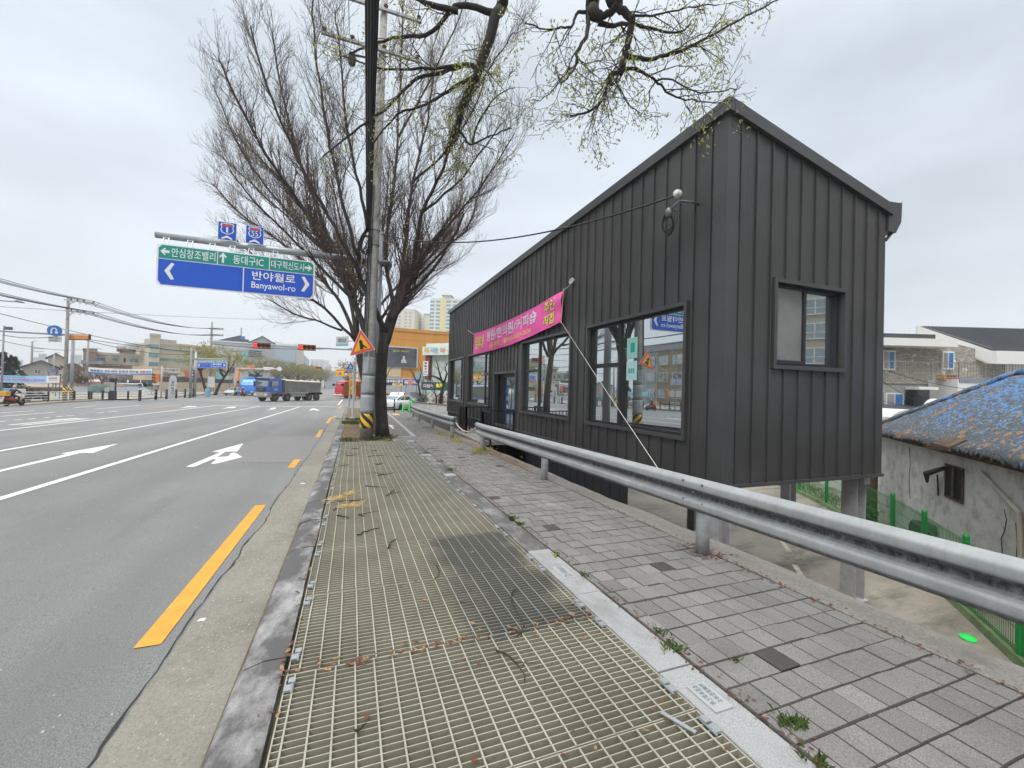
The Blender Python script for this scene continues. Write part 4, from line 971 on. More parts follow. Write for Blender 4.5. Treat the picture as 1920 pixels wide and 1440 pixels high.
# --- second tree behind it, finer and redder
tb2 = Vector((.75, 23.5, G(23.5))); D1 = 22.5
def gl2(*pts): return [at_d(x, y, D1 + dz) for x, y, dz in pts]
limbs = [(gl2((668,640,0),(640,570,.5),(590,510,.5),(520,450,.3),(450,400,0),(400,345,0)), .13, .03),
 (gl2((672,650,0),(655,560,1),(620,470,1.5),(570,390,1.8),(500,310,2),(440,250,2)), .13, .03),
 (gl2((668,640,0),(610,580,-.5),(550,540,-1),(490,490,-1.4),(430,440,-1.6)), .10, .03),
 (gl2((672,650,0),(665,540,-1),(645,440,-1.5),(620,330,-2)), .12, .03), (gl2((680,640,0),(700,520,.5),(720,420,.8),(730,300,1)), .12, .03),
 (gl2((682,650,0),(740,560,0),(790,500,0),(840,440,0)), .11, .03), (gl2((690,600,0),(760,520,1),(820,470,1.5),(855,400,2)), .09, .025),
 (gl2((640,620,0),(590,600,-1),(545,585,-1.5),(500,560,-2)), .07, .02), (gl2((700,600,1),(760,570,1.5),(810,520,2),(840,500,2.5)), .07, .02)]
big_tree('second leafless street tree with fine reddish twigs, behind the pole and the sign arm', tb2, limbs, 33, TWIGR, (4.6, 5.6, 5.4), (2.2, 1.05, .55), .09, .03,
  [([tb2, Vector((.75,23.4,1.2))]+gl2((676,680,0),(672,640,0)), [.26,.2,.18,.17])])
# --- near tree overhead, its trunk behind the camera, young leaves on hanging limbs
tb3 = Vector((.35, -3.2, G(-3.2)))
def gn(*pts): return [at_d(x, y, d) for x, y, d in pts]
root = Vector((.45, -2.6, 4.2)); fork = Vector((.9, -.6, 7.0))
def c5(*pts): return [(940+x/3.43, y/3.43, d) for x, y, d in pts]
main = [fork, Vector((1.35, 1.6, 8.2)), *gn(*c5((600,-120,6.3),(585,60,6.2),(640,120,6.2)))]
limbs = [(main, .17, .075),
 ([Vector((1.35,1.6,8.2)), *gn(*c5((700,-160,6.0),(740,-20,6.0),(770,60,6.0),(838,130,6.0),(820,240,6.0),(795,350,6.0),(775,440,6.0),(765,470,6.0),(710,468,6.0),(690,540,6.0),(640,650,6.0),(560,720,6.0),(440,745,6.0)))], .085, .012),
 (gn(*c5((800,350,6),(870,375,6.05),(960,382,6.1),(1100,345,6.2),(1220,300,6.3),(1350,230,6.4),(1500,140,6.5),(1640,70,6.6),(1780,0,6.7))), .040, .010),
 (gn(*c5((785,435,6),(880,452,6.1),(990,520,6.2),(1060,580,6.3),(1150,635,6.4),(1300,655,6.5),(1420,660,6.6))), .028, .007),
 (gn(*c5((990,520,6.2),(1100,515,6.0),(1250,590,5.9),(1400,590,5.9),(1540,560,5.9))), .016, .006),
 (gn(*c5((560,90,6.2),(545,230,6.1),(490,330,6.0),(482,410,6.0),(440,480,5.9),(380,545,5.9))), .038, .01),
 (gn(*c5((630,140,6.2),(700,170,6.3),(810,152,6.4),(1000,190,6.6),(1130,215,6.7),(1220,150,6.8))), .045, .01),
 (gn(*c5((740,40,6.0),(680,90,6.1),(625,120,6.2))), .055, .045),
 (gn(*c5((540,80,6.2),(480,90,6.1),(455,170,6.0),(380,180,6.0),(280,185,6.0),(150,150,6.0))), .028, .008),
 (gn(*c5((700,470,6),(735,520,6.0),(770,590,6.0),(820,680,6.0),(880,720,6.0))), .016, .006),
 (gn(*c5((840,110,6),(960,100,6.1),(1100,75,6.2),(1250,40,6.3),(1400,30,6.4))), .02, .007),
 (gn(*c5((490,400,6),(420,470,6.1),(350,560,6.1),(260,640,6.1),(200,640,6.1))), .014, .005),
 (gn(*c5((650,560,6),(600,640,6.3),(590,740,6.4),(560,860,6.5))), .012, .005),
 # the dark limb crossing in front of the pole tree
 ([Vector((.9,-.6,7.0)), Vector((.75,2.2,8.6)), *gn((945,-40,7.2),(930,30,7.3),(905,110,7.4),(895,140,7.4),(870,190,7.5),(858,235,7.6),(835,290,7.7))], .15, .04),
 (gn((897,135,7.4),(880,122,7.4),(830,135,7.5),(780,150,7.6),(720,205,7.7),(660,250,7.8),(600,300,7.9)), .055, .012),
 (gn((893,142,7.4),(840,170,7.5),(800,195,7.6),(745,215,7.7),(700,270,7.8)), .04, .012),
 (gn((880,122,7.4),(790,128,7.3),(720,128,7.3),(640,105,7.3)), .035, .01),
 (gn((925,25,7.3),(860,10,7.2),(840,28,7.2),(800,65,7.2),(740,70,7.2),(700,85,7.2),(655,100,7.2)), .06, .015),
 (gn((860,20,7.2),(810,10,7.1),(770,-10,7.1)), .055, .04),
 (gn((855,240,7.6),(870,255,7.6),(885,270,7.6),(930,250,7.7),(960,240,7.7)), .03, .01),
 (gn((885,265,7.6),(900,225,7.8),(930,180,7.9),(965,165,7.9)), .02, .008)]
def leafy(label, base, limbs, seed, trunk):
    r = random.Random(seed); t = thing('street_tree', label, 'tree', base); tr = MB(); tw = MB(); lv = MB()
    for pts, rad in trunk: tr.tube([Vector(p)-base for p in pts], rad, 14)
    for lp, r0, r1 in limbs:
        P = [Vector(p)-base for p in lp]; S = []
        for i in range(len(P)-1):
            a, b = P[max(i-1, 0)], P[min(i+2, len(P)-1)]
            for k in range(4):
                u = k/4; m0, m1 = (P[i+1]-a)*.5, (b-P[i])*.5
                S.append(P[i]*(2*u**3-3*u*u+1) + m0*(u**3-2*u*u+u) + P[i+1]*(-2*u**3+3*u*u) + m1*(u**3-u*u) + rvec(r)*.008)
        S.append(P[-1]); n = len(S); tr.tube(S, [r0 + (r1-r0)*(i/(n-1))**.7 for i in range(n)], 9)
        if r0 < .14 or len(lp) > 6:
            twigs(tw, lv, S, min(r0, .03), r, 0, (5.0, 6.5, 6), (.85, .42, .2), -.05, .8, .55, .055, .25 if r0 < .1 else .45, .2)
    tr.build('trunk', BARK, t, smooth=True); cw = tw.build('crown', TWIG, t); lv.build('leaves', LEAF, cw); return t
leafy('near street tree whose limbs with young pale leaves hang over the pavement from above', tb3, limbs, 5,
  [([tb3, Vector((.38,-3.1,2)), root, fork], [.30,.24,.22,.19])])
# ================================================================ VEHICLES AND PEOPLE  (front of every vehicle looks along its local +X)
TYRE = mat('tyre', (.022,.021,.020), .85, dirt=.4, dcol=(.10,.09,.075)); RIM = mat('rim', (.42,.42,.42), .35, .7); RIMD = mat('dusty_rim', (.24,.22,.19), .6, .2, var=.2)
CGL = glass('car_glass', (.015,.018,.02), .12, .03); LAMPW = mat('lamp_clear', (.65,.66,.66), .15, spec=.8); LAMPR = mat('lamp_red', (.42,.02,.02), .25); CHRM = mat('chrome', (.6,.6,.6), .2, .9); PLATE = mat('plate_white', (.68,.68,.66), .5)
def paintm(name, c, dirt=.0): return mat(name, c, .28, .0, var=.05, spec=.6, dirt=dirt, dcol=(.2,.18,.15))
def wheel(t, x, y, r, w, rim=RIM, rr_=.62):
    s = 1 if y > 0 else -1
    ty = MB().lathe([(r*rr_, -w/2), (r*.93, -w/2), (r, -w/2+.03), (r, w/2-.03), (r*.93, w/2), (r*rr_, w/2)], 24, (0,0,0), 'Y').build('wheel', TYRE, t, loc=(x, y - s*w/2, r), smooth=False)
    mb = MB().lathe([(0, s*(w/2-.03)), (r*.2, s*(w/2-.02)), (r*.22, s*(w/2-.06)), (r*rr_*.94, s*(w/2-.05)), (r*rr_, s*(w/2+.004)), (r*rr_, s*(w/2-.12)), (0, s*(w/2-.12))], 20, (0,0,0), 'Y')
    for k in range(5):
        a = 2*pi*k/5; mb.bar((0, s*(w/2-.03), 0), (r*rr_*.95*cos(a), s*(w/2-.03), r*rr_*.95*sin(a)), .05*r/.33, .03)
    mb.build('rim', rim, ty)
def ring(x, hw, z0, z1, r=.12, tuck=.9): 
    return [(x,-hw*tuck,z0),(x,-hw,z0+r),(x,-hw,z0+(z1-z0)*.55),(x,-hw*.97,z1-r*.5),(x,-hw*.88,z1),(x,hw*.88,z1),(x,hw*.97,z1-r*.5),(x,hw,z0+(z1-z0)*.55),(x,hw,z0+r),(x,hw*tuck,z0)]
def car(name, label, cat, loc, rz, pm, kind='sedan', group=None):
    t = thing(name, label, cat, loc, rz, group)
    if kind == 'sedan':
        st = [(-2.42,.70,.42,.82),(-2.36,.84,.26,.96),(-2.0,.90,.2,1.02),(-1.3,.92,.18,.98),(0,.93,.18,.95),(1.1,.93,.18,.94),(1.9,.90,.2,.80),(2.3,.80,.24,.68),(2.42,.62,.36,.58)]
        cab = [(-1.95,.70,1.0,1.02),(-1.1,.66,.96,1.32),(-.4,.62,.95,1.43),(.35,.62,.94,1.41),(1.15,.74,.92,.96)]; wx = (-1.38, 1.45)
    else:
        st = [(-2.3,.78,.5,1.0),(-2.26,.88,.32,1.08),(-1.9,.93,.26,1.12),(0,.95,.24,1.08),(1.0,.95,.24,1.06),(1.9,.92,.28,.98),(2.25,.82,.32,.86),(2.32,.66,.42,.72)]
        cab = [(-2.2,.74,1.08,1.14),(-1.95,.70,1.08,1.62),(-1.0,.68,1.06,1.70),(.1,.66,1.05,1.66),(.95,.76,1.03,1.08)]; wx = (-1.35, 1.4)
    b = MB().loft([ring(*s) for s in st]).build('body', pm, t, smooth=True, bevel=0); b.data.polygons.foreach_set('use_smooth', [True]*len(b.data.polygons))
    MB().loft([[(x,-hw-.14,z0),(x,-hw,z1),(x,hw,z1),(x,hw+.14,z0)] for x, hw, z0, z1 in cab]).build('window_band', CGL, t)
    c2 = cab[1:-1]; rf = MB().loft([[(x,-hw-.01,z1-.03),(x,-hw+.05,z1+.018),(x,hw-.05,z1+.018),(x,hw+.01,z1-.03)] for x, hw, z0, z1 in c2])
    rf.build('roof', pm, t, smooth=True)
    pl = MB()
    for s in (-1, 1):
        for i in (0, len(cab)-2): 
            (xa,ha,a0,a1), (xb,hb,b0,b1) = cab[i], cab[i+1]; lo, hi = ((xa,ha,a1),(xb,hb,b1))
            pl.bar((xa, s*(ha+.01), a1), (xb, s*(hb+.01), b1), .06, .05)
        xm = (cab[1][0]+cab[-2][0])/2; pl.bar((xm, s*.75, .97), (xm, s*.645, 1.42 if kind=='sedan' else 1.66), .07, .03)
    pl.build('pillars', pm, t)
    for x in wx:
        for y in (-.93, .93): 
            wheel(t, x, y, .33, .22)
            MB().tube([(x+.39*cos(a), y*.965, .33+.39*sin(a)) for a in [pi*i/12 for i in range(13)]], .028, 6).build('wheel_arch', TYRE, t)
    xr, xf = st[0][0], st[-1][0]
    for y in (-.62, .62):
        MB().box(xr-.02+.05, xr+.2, y-.2, y+.2, .76, .88).build('tail_light', LAMPR, t); MB().box(xf-.22, xf-.02, y-.18, y+.18, .52, .64).build('headlight', LAMPW, t)
        MB().box(.75, .95, y/.62*.93, y/.62*1.08, .95, 1.08).build('mirror', pm, t)
    MB().box(xr-.015, xr+.03, -.26, .26, .62, .73).build('number_plate', PLATE, t); MB().box(xf-.02, xf+.02, -.26, .26, .40, .50).build('number_plate', PLATE, t)
    MB().box(xr+.01, xr+.12, -.75, .75, .28, .44).build('bumper', TYRE, t); MB().box(xf-.16, xf+.005, -.55, .55, .28, .40).build('grille', TYRE, t)
    return t
WHITEP = paintm('white_car_paint', (.70,.71,.72)); SILV = mat('silver_paint', (.42,.43,.44), .3, .4); DGR = paintm('dark_grey_paint', (.05,.055,.06)); REDP = paintm('red_car_paint', (.35,.03,.03))
def face(dx, dy): return atan2(dy, dx)
c0 = at_g(716, 770, -.05); hd = radians(55); cc = c0 + Vector((cos(hd), sin(hd), 0))*2.35 + Vector((.35,-.2,0)); cc.z = G(cc.y) - .05
car('white_sedan', 'white fastback sedan seen from behind just past the tree, turning right', 'car', cc, hd, WHITEP)
p = at_d(757, 745, 47); p.z = G(p.y)-.05; car('silver_suv', 'silver sport utility car parked behind the white sedan', 'car', p, radians(62), SILV, 'suv')
p = at_d(781, 745, 50); p.z = G(p.y)-.05; car('parked_car', 'dark grey parked car behind the bare shrubs', 'car', p, radians(20), DGR, 'suv')
p = at_d(703, 748, 60); p.z = G(p.y)-.12; car('dark_car', 'dark car with red tail lamps between the tree trunk and the white sedan', 'car', p, radians(70), DGR)
p = at_g(431, 741.5, -.12) + Vector((.5,2,0)); p.z = G(p.y)-.12; car('white_car', 'small white car facing the crossing left of the blue bus', 'car', p, radians(250), WHITEP)
p = at_g(480, 740.5, -.12) + Vector((0,4,0)); p.z = G(p.y)-.12; car('white_car', 'white car mostly hidden between the blue bus and the dump truck', 'car', p, radians(255), WHITEP)

# ---------------- eight-wheel dump truck
fc = at_g(502, 753.5, -.12); th = radians(229); fwd = Vector((cos(th), sin(th), 0)); lft = Vector((-sin(th), cos(th), 0))
tp = fc - fwd*4.45 - lft*1.25; tp.z = G(tp.y) - .12
tk = thing('dump_truck', 'blue four-axle dump truck with grey bed and cream canvas cover crossing the junction', 'truck', tp, th)
TBL = paintm('truck_blue', (.035,.105,.42), .15); TGR = mat('truck_grey', (.23,.24,.235), .5, var=.12, dirt=.3, dcol=(.12,.11,.095)); BED = mat('bed_steel', (.17,.175,.165), .5, .2, var=.25, scale=1.6, dirt=.55, dcol=(.26,.245,.20)); CANV = mat('canvas', (.55,.50,.38), .85, var=.12, scale=2)
mb = MB(); mb.prism([(4.4,1.25),(4.45,1.9),(4.22,2.95),(4.05,3.05),(2.35,3.05),(2.3,1.25)], lambda u, v, d: (u, d, v), -1.22, 1.22); cabo = mb.build('cab', TBL, tk, bevel=.06)
MB().hexa([(4.47,-1.08,1.98),(4.49,1.08,1.98),(4.44,1.08,1.98),(4.42,-1.08,1.98),(4.285,-1.04,2.78),(4.285,1.04,2.78),(4.25,1.04,2.78),(4.25,-1.04,2.78)]).build('windscreen', CGL, tk)
MB().box(4.2, 4.42, -1.2, 1.2, 2.82, 3.08).build('sun_visor', mat('visor', (.05,.055,.07), .3), tk)
for s in (-1, 1):
    d = MB().box(2.75, 4.12, s*1.222, s*1.236, 1.15, 2.80).build('door', TBL, tk)
    MB().prism([(2.95,2.05),(4.02,1.95),(3.95,2.70),(2.95,2.70)], lambda u, v, d_: (u, d_, v), s*1.237, s*1.246).build('window', CGL, d)
    mb = MB(); mb.bar((4.25, s*1.25, 2.6), (4.35, s*1.52, 2.6), .03); mb.box(4.22, 4.3, s*1.40, s*1.62, 1.95, 2.6); mb.build('mirror', TYRE, tk)
    mb = MB(); mb.add([(2.85, s*1.245, 1.62)], []); 
lt = MB(); text(lt, 'TGS', lambda u, v: (3.55-u*.5, 1.243, 1.5+v*.22), 0, 1, 0, 1, .02); lt.build('lettering', SWHT, tk)
MB().box(4.41, 4.475, -.85, .85, 1.35, 1.80).build('grille', TYRE, tk); lt = MB(); text(lt, 'MAN', lambda u, v: (4.482, -.3+u*.6, 1.55+v*.16), 0, 1, 0, 1, .02); lt.build('badge', CHRM, tk)
mb = MB(); mb.prism([(4.52,.55),(4.55,.75),(4.48,1.25),(3.9,1.25),(3.9,.55)], lambda u, v, d: (u, d, v), -1.25, 1.25); mb.build('bumper', TGR, tk, bevel=.04)
for s in (-1, 1): MB().box(4.50, 4.56, s*.72, s*1.12, .82, 1.02).build('headlight', LAMPW, tk)
MB().box(4.53, 4.57, -.3, .3, .85, 1.05).build('number_plate', mat('plate_orange', (.55,.33,.10), .5), tk)
AX = (3.35, 1.45, -2.35, -3.75)
for x in AX:
    for y in (-1.24, 1.24): wheel(tk, x, y, .52, .36, RIMD, .56)
for x in AX[:2]:
    for s in (-1, 1):
        mb = MB(); pts = [(x+.62*cos(a), .56+.66*sin(a)) for a in [pi*i/10 for i in range(11)]]
        for (a, b_), (c, d) in zip(pts, pts[1:]): mb.hexa([(a,s*.84,b_),(c,s*.84,d),(c,s*1.26,d),(a,s*1.26,b_),(a,s*.84,b_+.05),(c,s*.84,d+.05),(c,s*1.26,d+.05),(a,s*1.26,b_+.05)])
        mb.build('mudguard', TGR, tk)
mb = MB(); mb.box(-4.2, 4.0, -.5, .5, .75, 1.05); mb.build('chassis', TYRE, tk)
for s in (-1, 1): mb = MB(); mb.box(-1.7, .75, s*.85, s*1.18, .62, 1.0); mb.build('side_tank', TGR, tk, bevel=.05)
mb = MB(); mb.hexa([(-4.35,-1.18,1.18),(1.75,-1.18,1.18),(1.75,1.18,1.18),(-4.35,1.18,1.18),(-4.5,-1.26,2.62),(2.0,-1.26,2.78),(2.0,1.26,2.78),(-4.5,1.26,2.62)])
for s in (-1, 1): mb.box(-4.4, 1.85, s*1.19, s*1.25, 1.18, 1.5)
mb.build('dump_bed', BED, tk, bevel=.03)
mb = MB(); mb.loft([[(x,-1.29,z-.05),(x,-1.0,z+.14+.03*sin(x*3)),(x,0,z+.2+.04*sin(x*2.1)),(x,1.0,z+.14+.03*sin(x*3+1)),(x,1.29,z-.05)] for x, z in ((2.0,2.82),(1,2.80),(0,2.76),(-1,2.74),(-2,2.72),(-3,2.70),(-4.45,2.68))]); mb.build('canvas_cover', CANV, tk, smooth=True)
mb = MB(); mb.box(1.8, 2.25, -1.2, 1.2, 1.15, 2.95); mb.build('headboard', mat('dark_steel', (.06,.06,.065), .5), tk)
mb = MB(); mb.box(-4.75, -4.4, -1.2, 1.2, .9, 1.2); mb.build('rear_frame', TYRE, tk)

# ---------------- buses
BGL = mat('bus_glass', (.03,.035,.04), .3, spec=.5, var=.5, scale=1.5)
def bus(name, label, loc, rz, L, pm, roofm, front_slant, lit):
    t = thing(name, label, 'bus', loc, rz); h = 3.05; w = 1.24
    pr = [(L/2-.1,.35),(L/2,.9),(L/2-front_slant*.3,1.9),(L/2-front_slant,h-.15),(L/2-front_slant-.25,h),(-L/2+.1,h),(-L/2,h-.2),(-L/2,.35)]
    MB().prism(pr, lambda u, v, d: (u, d, v), -w, w).build('body', pm, t, bevel=.09)
    MB().box(-L/2+.4, L/2-front_slant-.6, -w+.12, w-.12, h, h+.12).build('roof', roofm, t)
    MB().box(-L/2+1, L/2-3.5, -.7, .7, h+.12, h+.32).build('roof_unit', roofm, t, bevel=.05)
    fx = lambda z: L/2 - front_slant*(z-.9)/(h-1.05) + .012 if z > .9 else L/2+.01
    MB().hexa([(fx(1.25)-.05,-1.1,1.25),(fx(1.25)-.05,1.1,1.25),(fx(1.25)+.02,1.1,1.25),(fx(1.25)+.02,-1.1,1.25),(fx(2.75)-.05,-1.08,2.75),(fx(2.75)-.05,1.08,2.75),(fx(2.75)+.02,1.08,2.75),(fx(2.75)+.02,-1.08,2.75)]).build('windscreen', BGL, t)
    db = MB(); db.hexa([(fx(2.5)+.02,-.8,2.5),(fx(2.5)+.02,.8,2.5),(fx(2.5)+.04,.8,2.5),(fx(2.5)+.04,-.8,2.5),(fx(2.74)+.02,-.8,2.74),(fx(2.74)+.02,.8,2.74),(fx(2.74)+.04,.8,2.74),(fx(2.74)+.04,-.8,2.74)]); db.build('destination_display', lit, t)
    n = int((L-1.6)/1.45)
    for s in (-1, 1):
        for i in range(n):
            x1 = L/2 - .55 - i*1.45; MB().box(x1-1.36, x1, s*(w-.01), s*(w+.012), 1.35 if i else .5, 2.55).build('window' if i else 'door', CGL, t)
        MB().box(L/2-.15, L/2+.3, s*(w-.02), s*(w+.2), 2.2, 2.6).build('mirror', TYRE, t)
        MB().box(L/2-.06, L/2+.03, s*.7, s*1.08, .62, .82).build('headlight', LAMPW, t)
        for x in (L/2-2.3, -L/2+2.6): wheel(t, x, s*w, .48, .3)
    MB().box(L/2-.05, L/2+.05, -1.1, 1.1, .38, .55).build('bumper', mat('bus_bumper', (.14,.14,.145), .5), t)
    return t
BRED = paintm('bus_red', (.50,.022,.035)); BBLUE = paintm('bus_blue', (.03,.22,.66)); RWH = mat('bus_roof_white', (.60,.60,.60), .5)
LITD = mat('display_lit', (.15,.75,.65), .5, emit=1.0); DIM = mat('display_dim', (.28,.30,.29), .4)
fc = at_g(641, 747.5, -.12); th = radians(213); fwd = Vector((cos(th), sin(th), 0)); lft = Vector((-sin(th), cos(th), 0)); p = fc - fwd*6.1 - lft*1.24; p.z = G(p.y) - .12
bs = bus('city_bus', 'red city bus turning at the far side of the junction behind the pole', p, th, 12.2, BRED, RWH, .35, DIM)
MB().hexa([(5.8,-1.25,.55),(6.16,-1.25,.55),(6.16,1.25,.55),(5.8,1.25,.55),(5.8,-1.25,.72),(6.13,-1.25,.72),(6.13,1.25,.72),(5.8,1.25,.72)]).build('white_band', RWH, bs)
fc = at_g(461, 742, -.12); th = radians(262); fwd = Vector((cos(th), sin(th), 0)); p = fc - fwd*5.6; p.z = G(p.y) - .12
bus('city_bus', 'bright blue city bus facing the camera left of the dump truck', p, th, 11.0, BBLUE, BBLUE, .75, LITD)

# ---------------- people (one continuous skinned body each) on and beside motorcycles
SKIN = mat('skin', (.42,.26,.19), .6); NAVY = mat('navy_cloth', (.018,.022,.04), .85, var=.2, scale=9); DKCL = mat('dark_cloth', (.02,.02,.023), .9, var=.2, scale=9); REDC = mat('red_cloth', (.38,.03,.035), .85); SHOE = mat('dark_shoe', (.015,.014,.013), .6)
def person(label, loc, rz, J, E, Rr, top, bottom, hair):
    import bmesh
    t = thing('person', label, 'person', loc, rz)
    me = bpy.data.meshes.new('tmp'); bm = bmesh.new(); sk = bm.verts.layers.skin.verify(); V = {}
    for k, p in J.items(): v = bm.verts.new(p); V[k] = v; r = Rr[k]; v[sk].radius = (r, r) if not hasattr(r, '__len__') else r
    V['pelvis'][sk].use_root = True
    for a, b in E: bm.edges.new((V[a], V[b]))
    bm.to_mesh(me); bm.free(); ob = bpy.data.objects.new('tmp', me); COL.objects.link(ob)
    ob.modifiers.new('s', 'SKIN'); m = ob.modifiers.new('u', 'SUBSURF'); m.levels = m.render_levels = 2
    dg = bpy.context.evaluated_depsgraph_get(); dg.update(); nm = bpy.data.meshes.new_from_object(ob.evaluated_get(dg)); bpy.data.objects.remove(ob)
    nm.name = 'body'; nm.materials.clear()
    for m in (top, bottom, SKIN, SHOE): nm.materials.append(m)
    for pl in nm.polygons:
        c = pl.center; k = min(J, key=lambda q: (Vector(J[q])-c).length); pl.use_smooth = True
        pl.material_index = 2 if k in ('neck','head','crown','nose') or k.startswith('hand') or 'finger' in k or 'thumb' in k else 3 if k.startswith(('ankle','toe')) else 1 if k.startswith(('knee','hip')) else 0
    o = bpy.data.objects.new('body', nm); COL.objects.link(o); o.parent = t
    h = Vector(J['head']); hb = MB(); n = 14
    rr_ = .118
    hb.lathe([(.001,.135),(.06,.125),(.10,.085),(rr_,.03),(rr_,-.02),(.108,-.05),(.09,-.055)] if hair == 'helmet' else [(.001,.125),(.05,.118),(.09,.08),(.105,.03),(.103,-.01)], n, (h.x-.012, h.y, h.z+.03))
    hb.build('helmet' if hair == 'helmet' else 'hair', mat('helmet_pale', (.42,.38,.46), .3) if hair == 'helmet' else mat('black_hair', (.012,.01,.009), .7), t, smooth=True)
    fc = MB()
    for s in (-1, 1): fc.lathe([(0,-.008),(.012,0),(0,.008)], 8, (h.x+.088, h.y+s*.034, h.z+.012), 'X'); fc.lathe([(0,-.03),(.012,0),(0,.03)], 6, (h.x, h.y+s*.10, h.z-.005))
    fc.box(h.x+.082, h.x+.094, h.y-.025, h.y+.025, h.z-.062, h.z-.054); fc.build('face', mat('face_dark', (.06,.03,.025), .6), t)
    return t
def arm_chain(J, E, Rr, s, sh, el, ha, grip):
    k = 'l' if s > 0 else 'r'
    J['shoulder'+k], J['elbow'+k], J['hand'+k] = sh, el, ha; Rr['shoulder'+k], Rr['elbow'+k], Rr['hand'+k] = .062, .046, (.036,.022)
    E += [('chest','shoulder'+k),('shoulder'+k,'elbow'+k),('elbow'+k,'hand'+k)]
    H = Vector(ha); d = (H - Vector(el)).normalized(); side = d.cross(Vector((0,0,1))).normalized()
    for i, (o_, l) in enumerate(((-.03,.075),(-.01,.09),(.01,.085),(.03,.07))):
        n1 = 'finger%d%s' % (i, k); n2 = n1 + 't'; J[n1] = tuple(H + d*.05 + side*o_); J[n2] = tuple(H + d*(.05+l*.6) + side*o_ - Vector((0,0,l*.5*grip))); Rr[n1] = .010; Rr[n2] = .008; E += [('hand'+k, n1), (n1, n2)]
    n1 = 'thumb'+k; J[n1] = tuple(H + d*.035 + side*(-.055)*s); Rr[n1] = .011; E.append(('hand'+k, n1))
def body(J_, lean=0):
    return J_
def walker(label, loc, rz, top, bottom, hair='hair'):
    J = dict(pelvis=(0,0,.95), waist=(0,0,1.08), chest=(.01,0,1.36), neck=(.015,0,1.49), head=(.03,0,1.60), crown=(.02,0,1.68), nose=(.12,0,1.59),
             hipl=(0,.09,.90), kneel=(.10,.10,.50), anklel=(.02,.10,.09), toel=(.17,.11,.035), hipr=(0,-.09,.90), kneer=(.0,-.10,.50), ankler=(-.16,-.10,.12), toer=(-.02,-.11,.035))
    Rr = dict(pelvis=(.15,.11), waist=(.135,.10), chest=(.165,.115), neck=.055, head=(.075,.088), crown=.07, nose=.014, hipl=.085, kneel=.058, anklel=.042, toel=.035, hipr=.085, kneer=.058, ankler=.042, toer=.035)
    E = [('pelvis','waist'),('waist','chest'),('chest','neck'),('neck','head'),('head','crown'),('head','nose'),('pelvis','hipl'),('hipl','kneel'),('kneel','anklel'),('anklel','toel'),('pelvis','hipr'),('hipr','kneer'),('kneer','ankler'),('ankler','toer')]
    arm_chain(J, E, Rr, 1, (0,.19,1.40), (-.06,.24,1.12), (.02,.25,.87), .4); arm_chain(J, E, Rr, -1, (0,-.19,1.40), (.03,-.24,1.12), (.14,-.24,.90), .4)
    return person(label, loc, rz, J, E, Rr, top, bottom, hair)
def rider(label, loc, rz, top, bottom):
    J = dict(pelvis=(-.25,0,.86), waist=(-.20,0,.99), chest=(-.08,0,1.25), neck=(-.02,0,1.38), head=(.02,0,1.49), crown=(.01,0,1.57), nose=(.115,0,1.475),
             hipl=(-.18,.10,.83), kneel=(.24,.16,.72), anklel=(.16,.17,.34), toel=(.32,.18,.29), hipr=(-.18,-.10,.83), kneer=(.24,-.16,.72), ankler=(.16,-.17,.34), toer=(.32,-.18,.29))
    Rr = dict(pelvis=(.15,.12), waist=(.14,.11), chest=(.17,.125), neck=.055, head=(.078,.088), crown=.07, nose=.014, hipl=.09, kneel=.064, anklel=.045, toel=.036, hipr=.09, kneer=.064, ankler=.045, toer=.036)
    E = [('pelvis','waist'),('waist','chest'),('chest','neck'),('neck','head'),('head','crown'),('head','nose'),('pelvis','hipl'),('hipl','kneel'),('kneel','anklel'),('anklel','toel'),('pelvis','hipr'),('hipr','kneer'),('kneer','ankler'),('ankler','toer')]
    arm_chain(J, E, Rr, 1, (-.06,.20,1.29), (.12,.31,1.08), (.42,.29,1.0), .8); arm_chain(J, E, Rr, -1, (-.06,-.20,1.29), (.12,-.31,1.08), (.42,-.29,1.0), .8)
    return person(label, loc, rz, J, E, Rr, top, bottom, 'helmet')
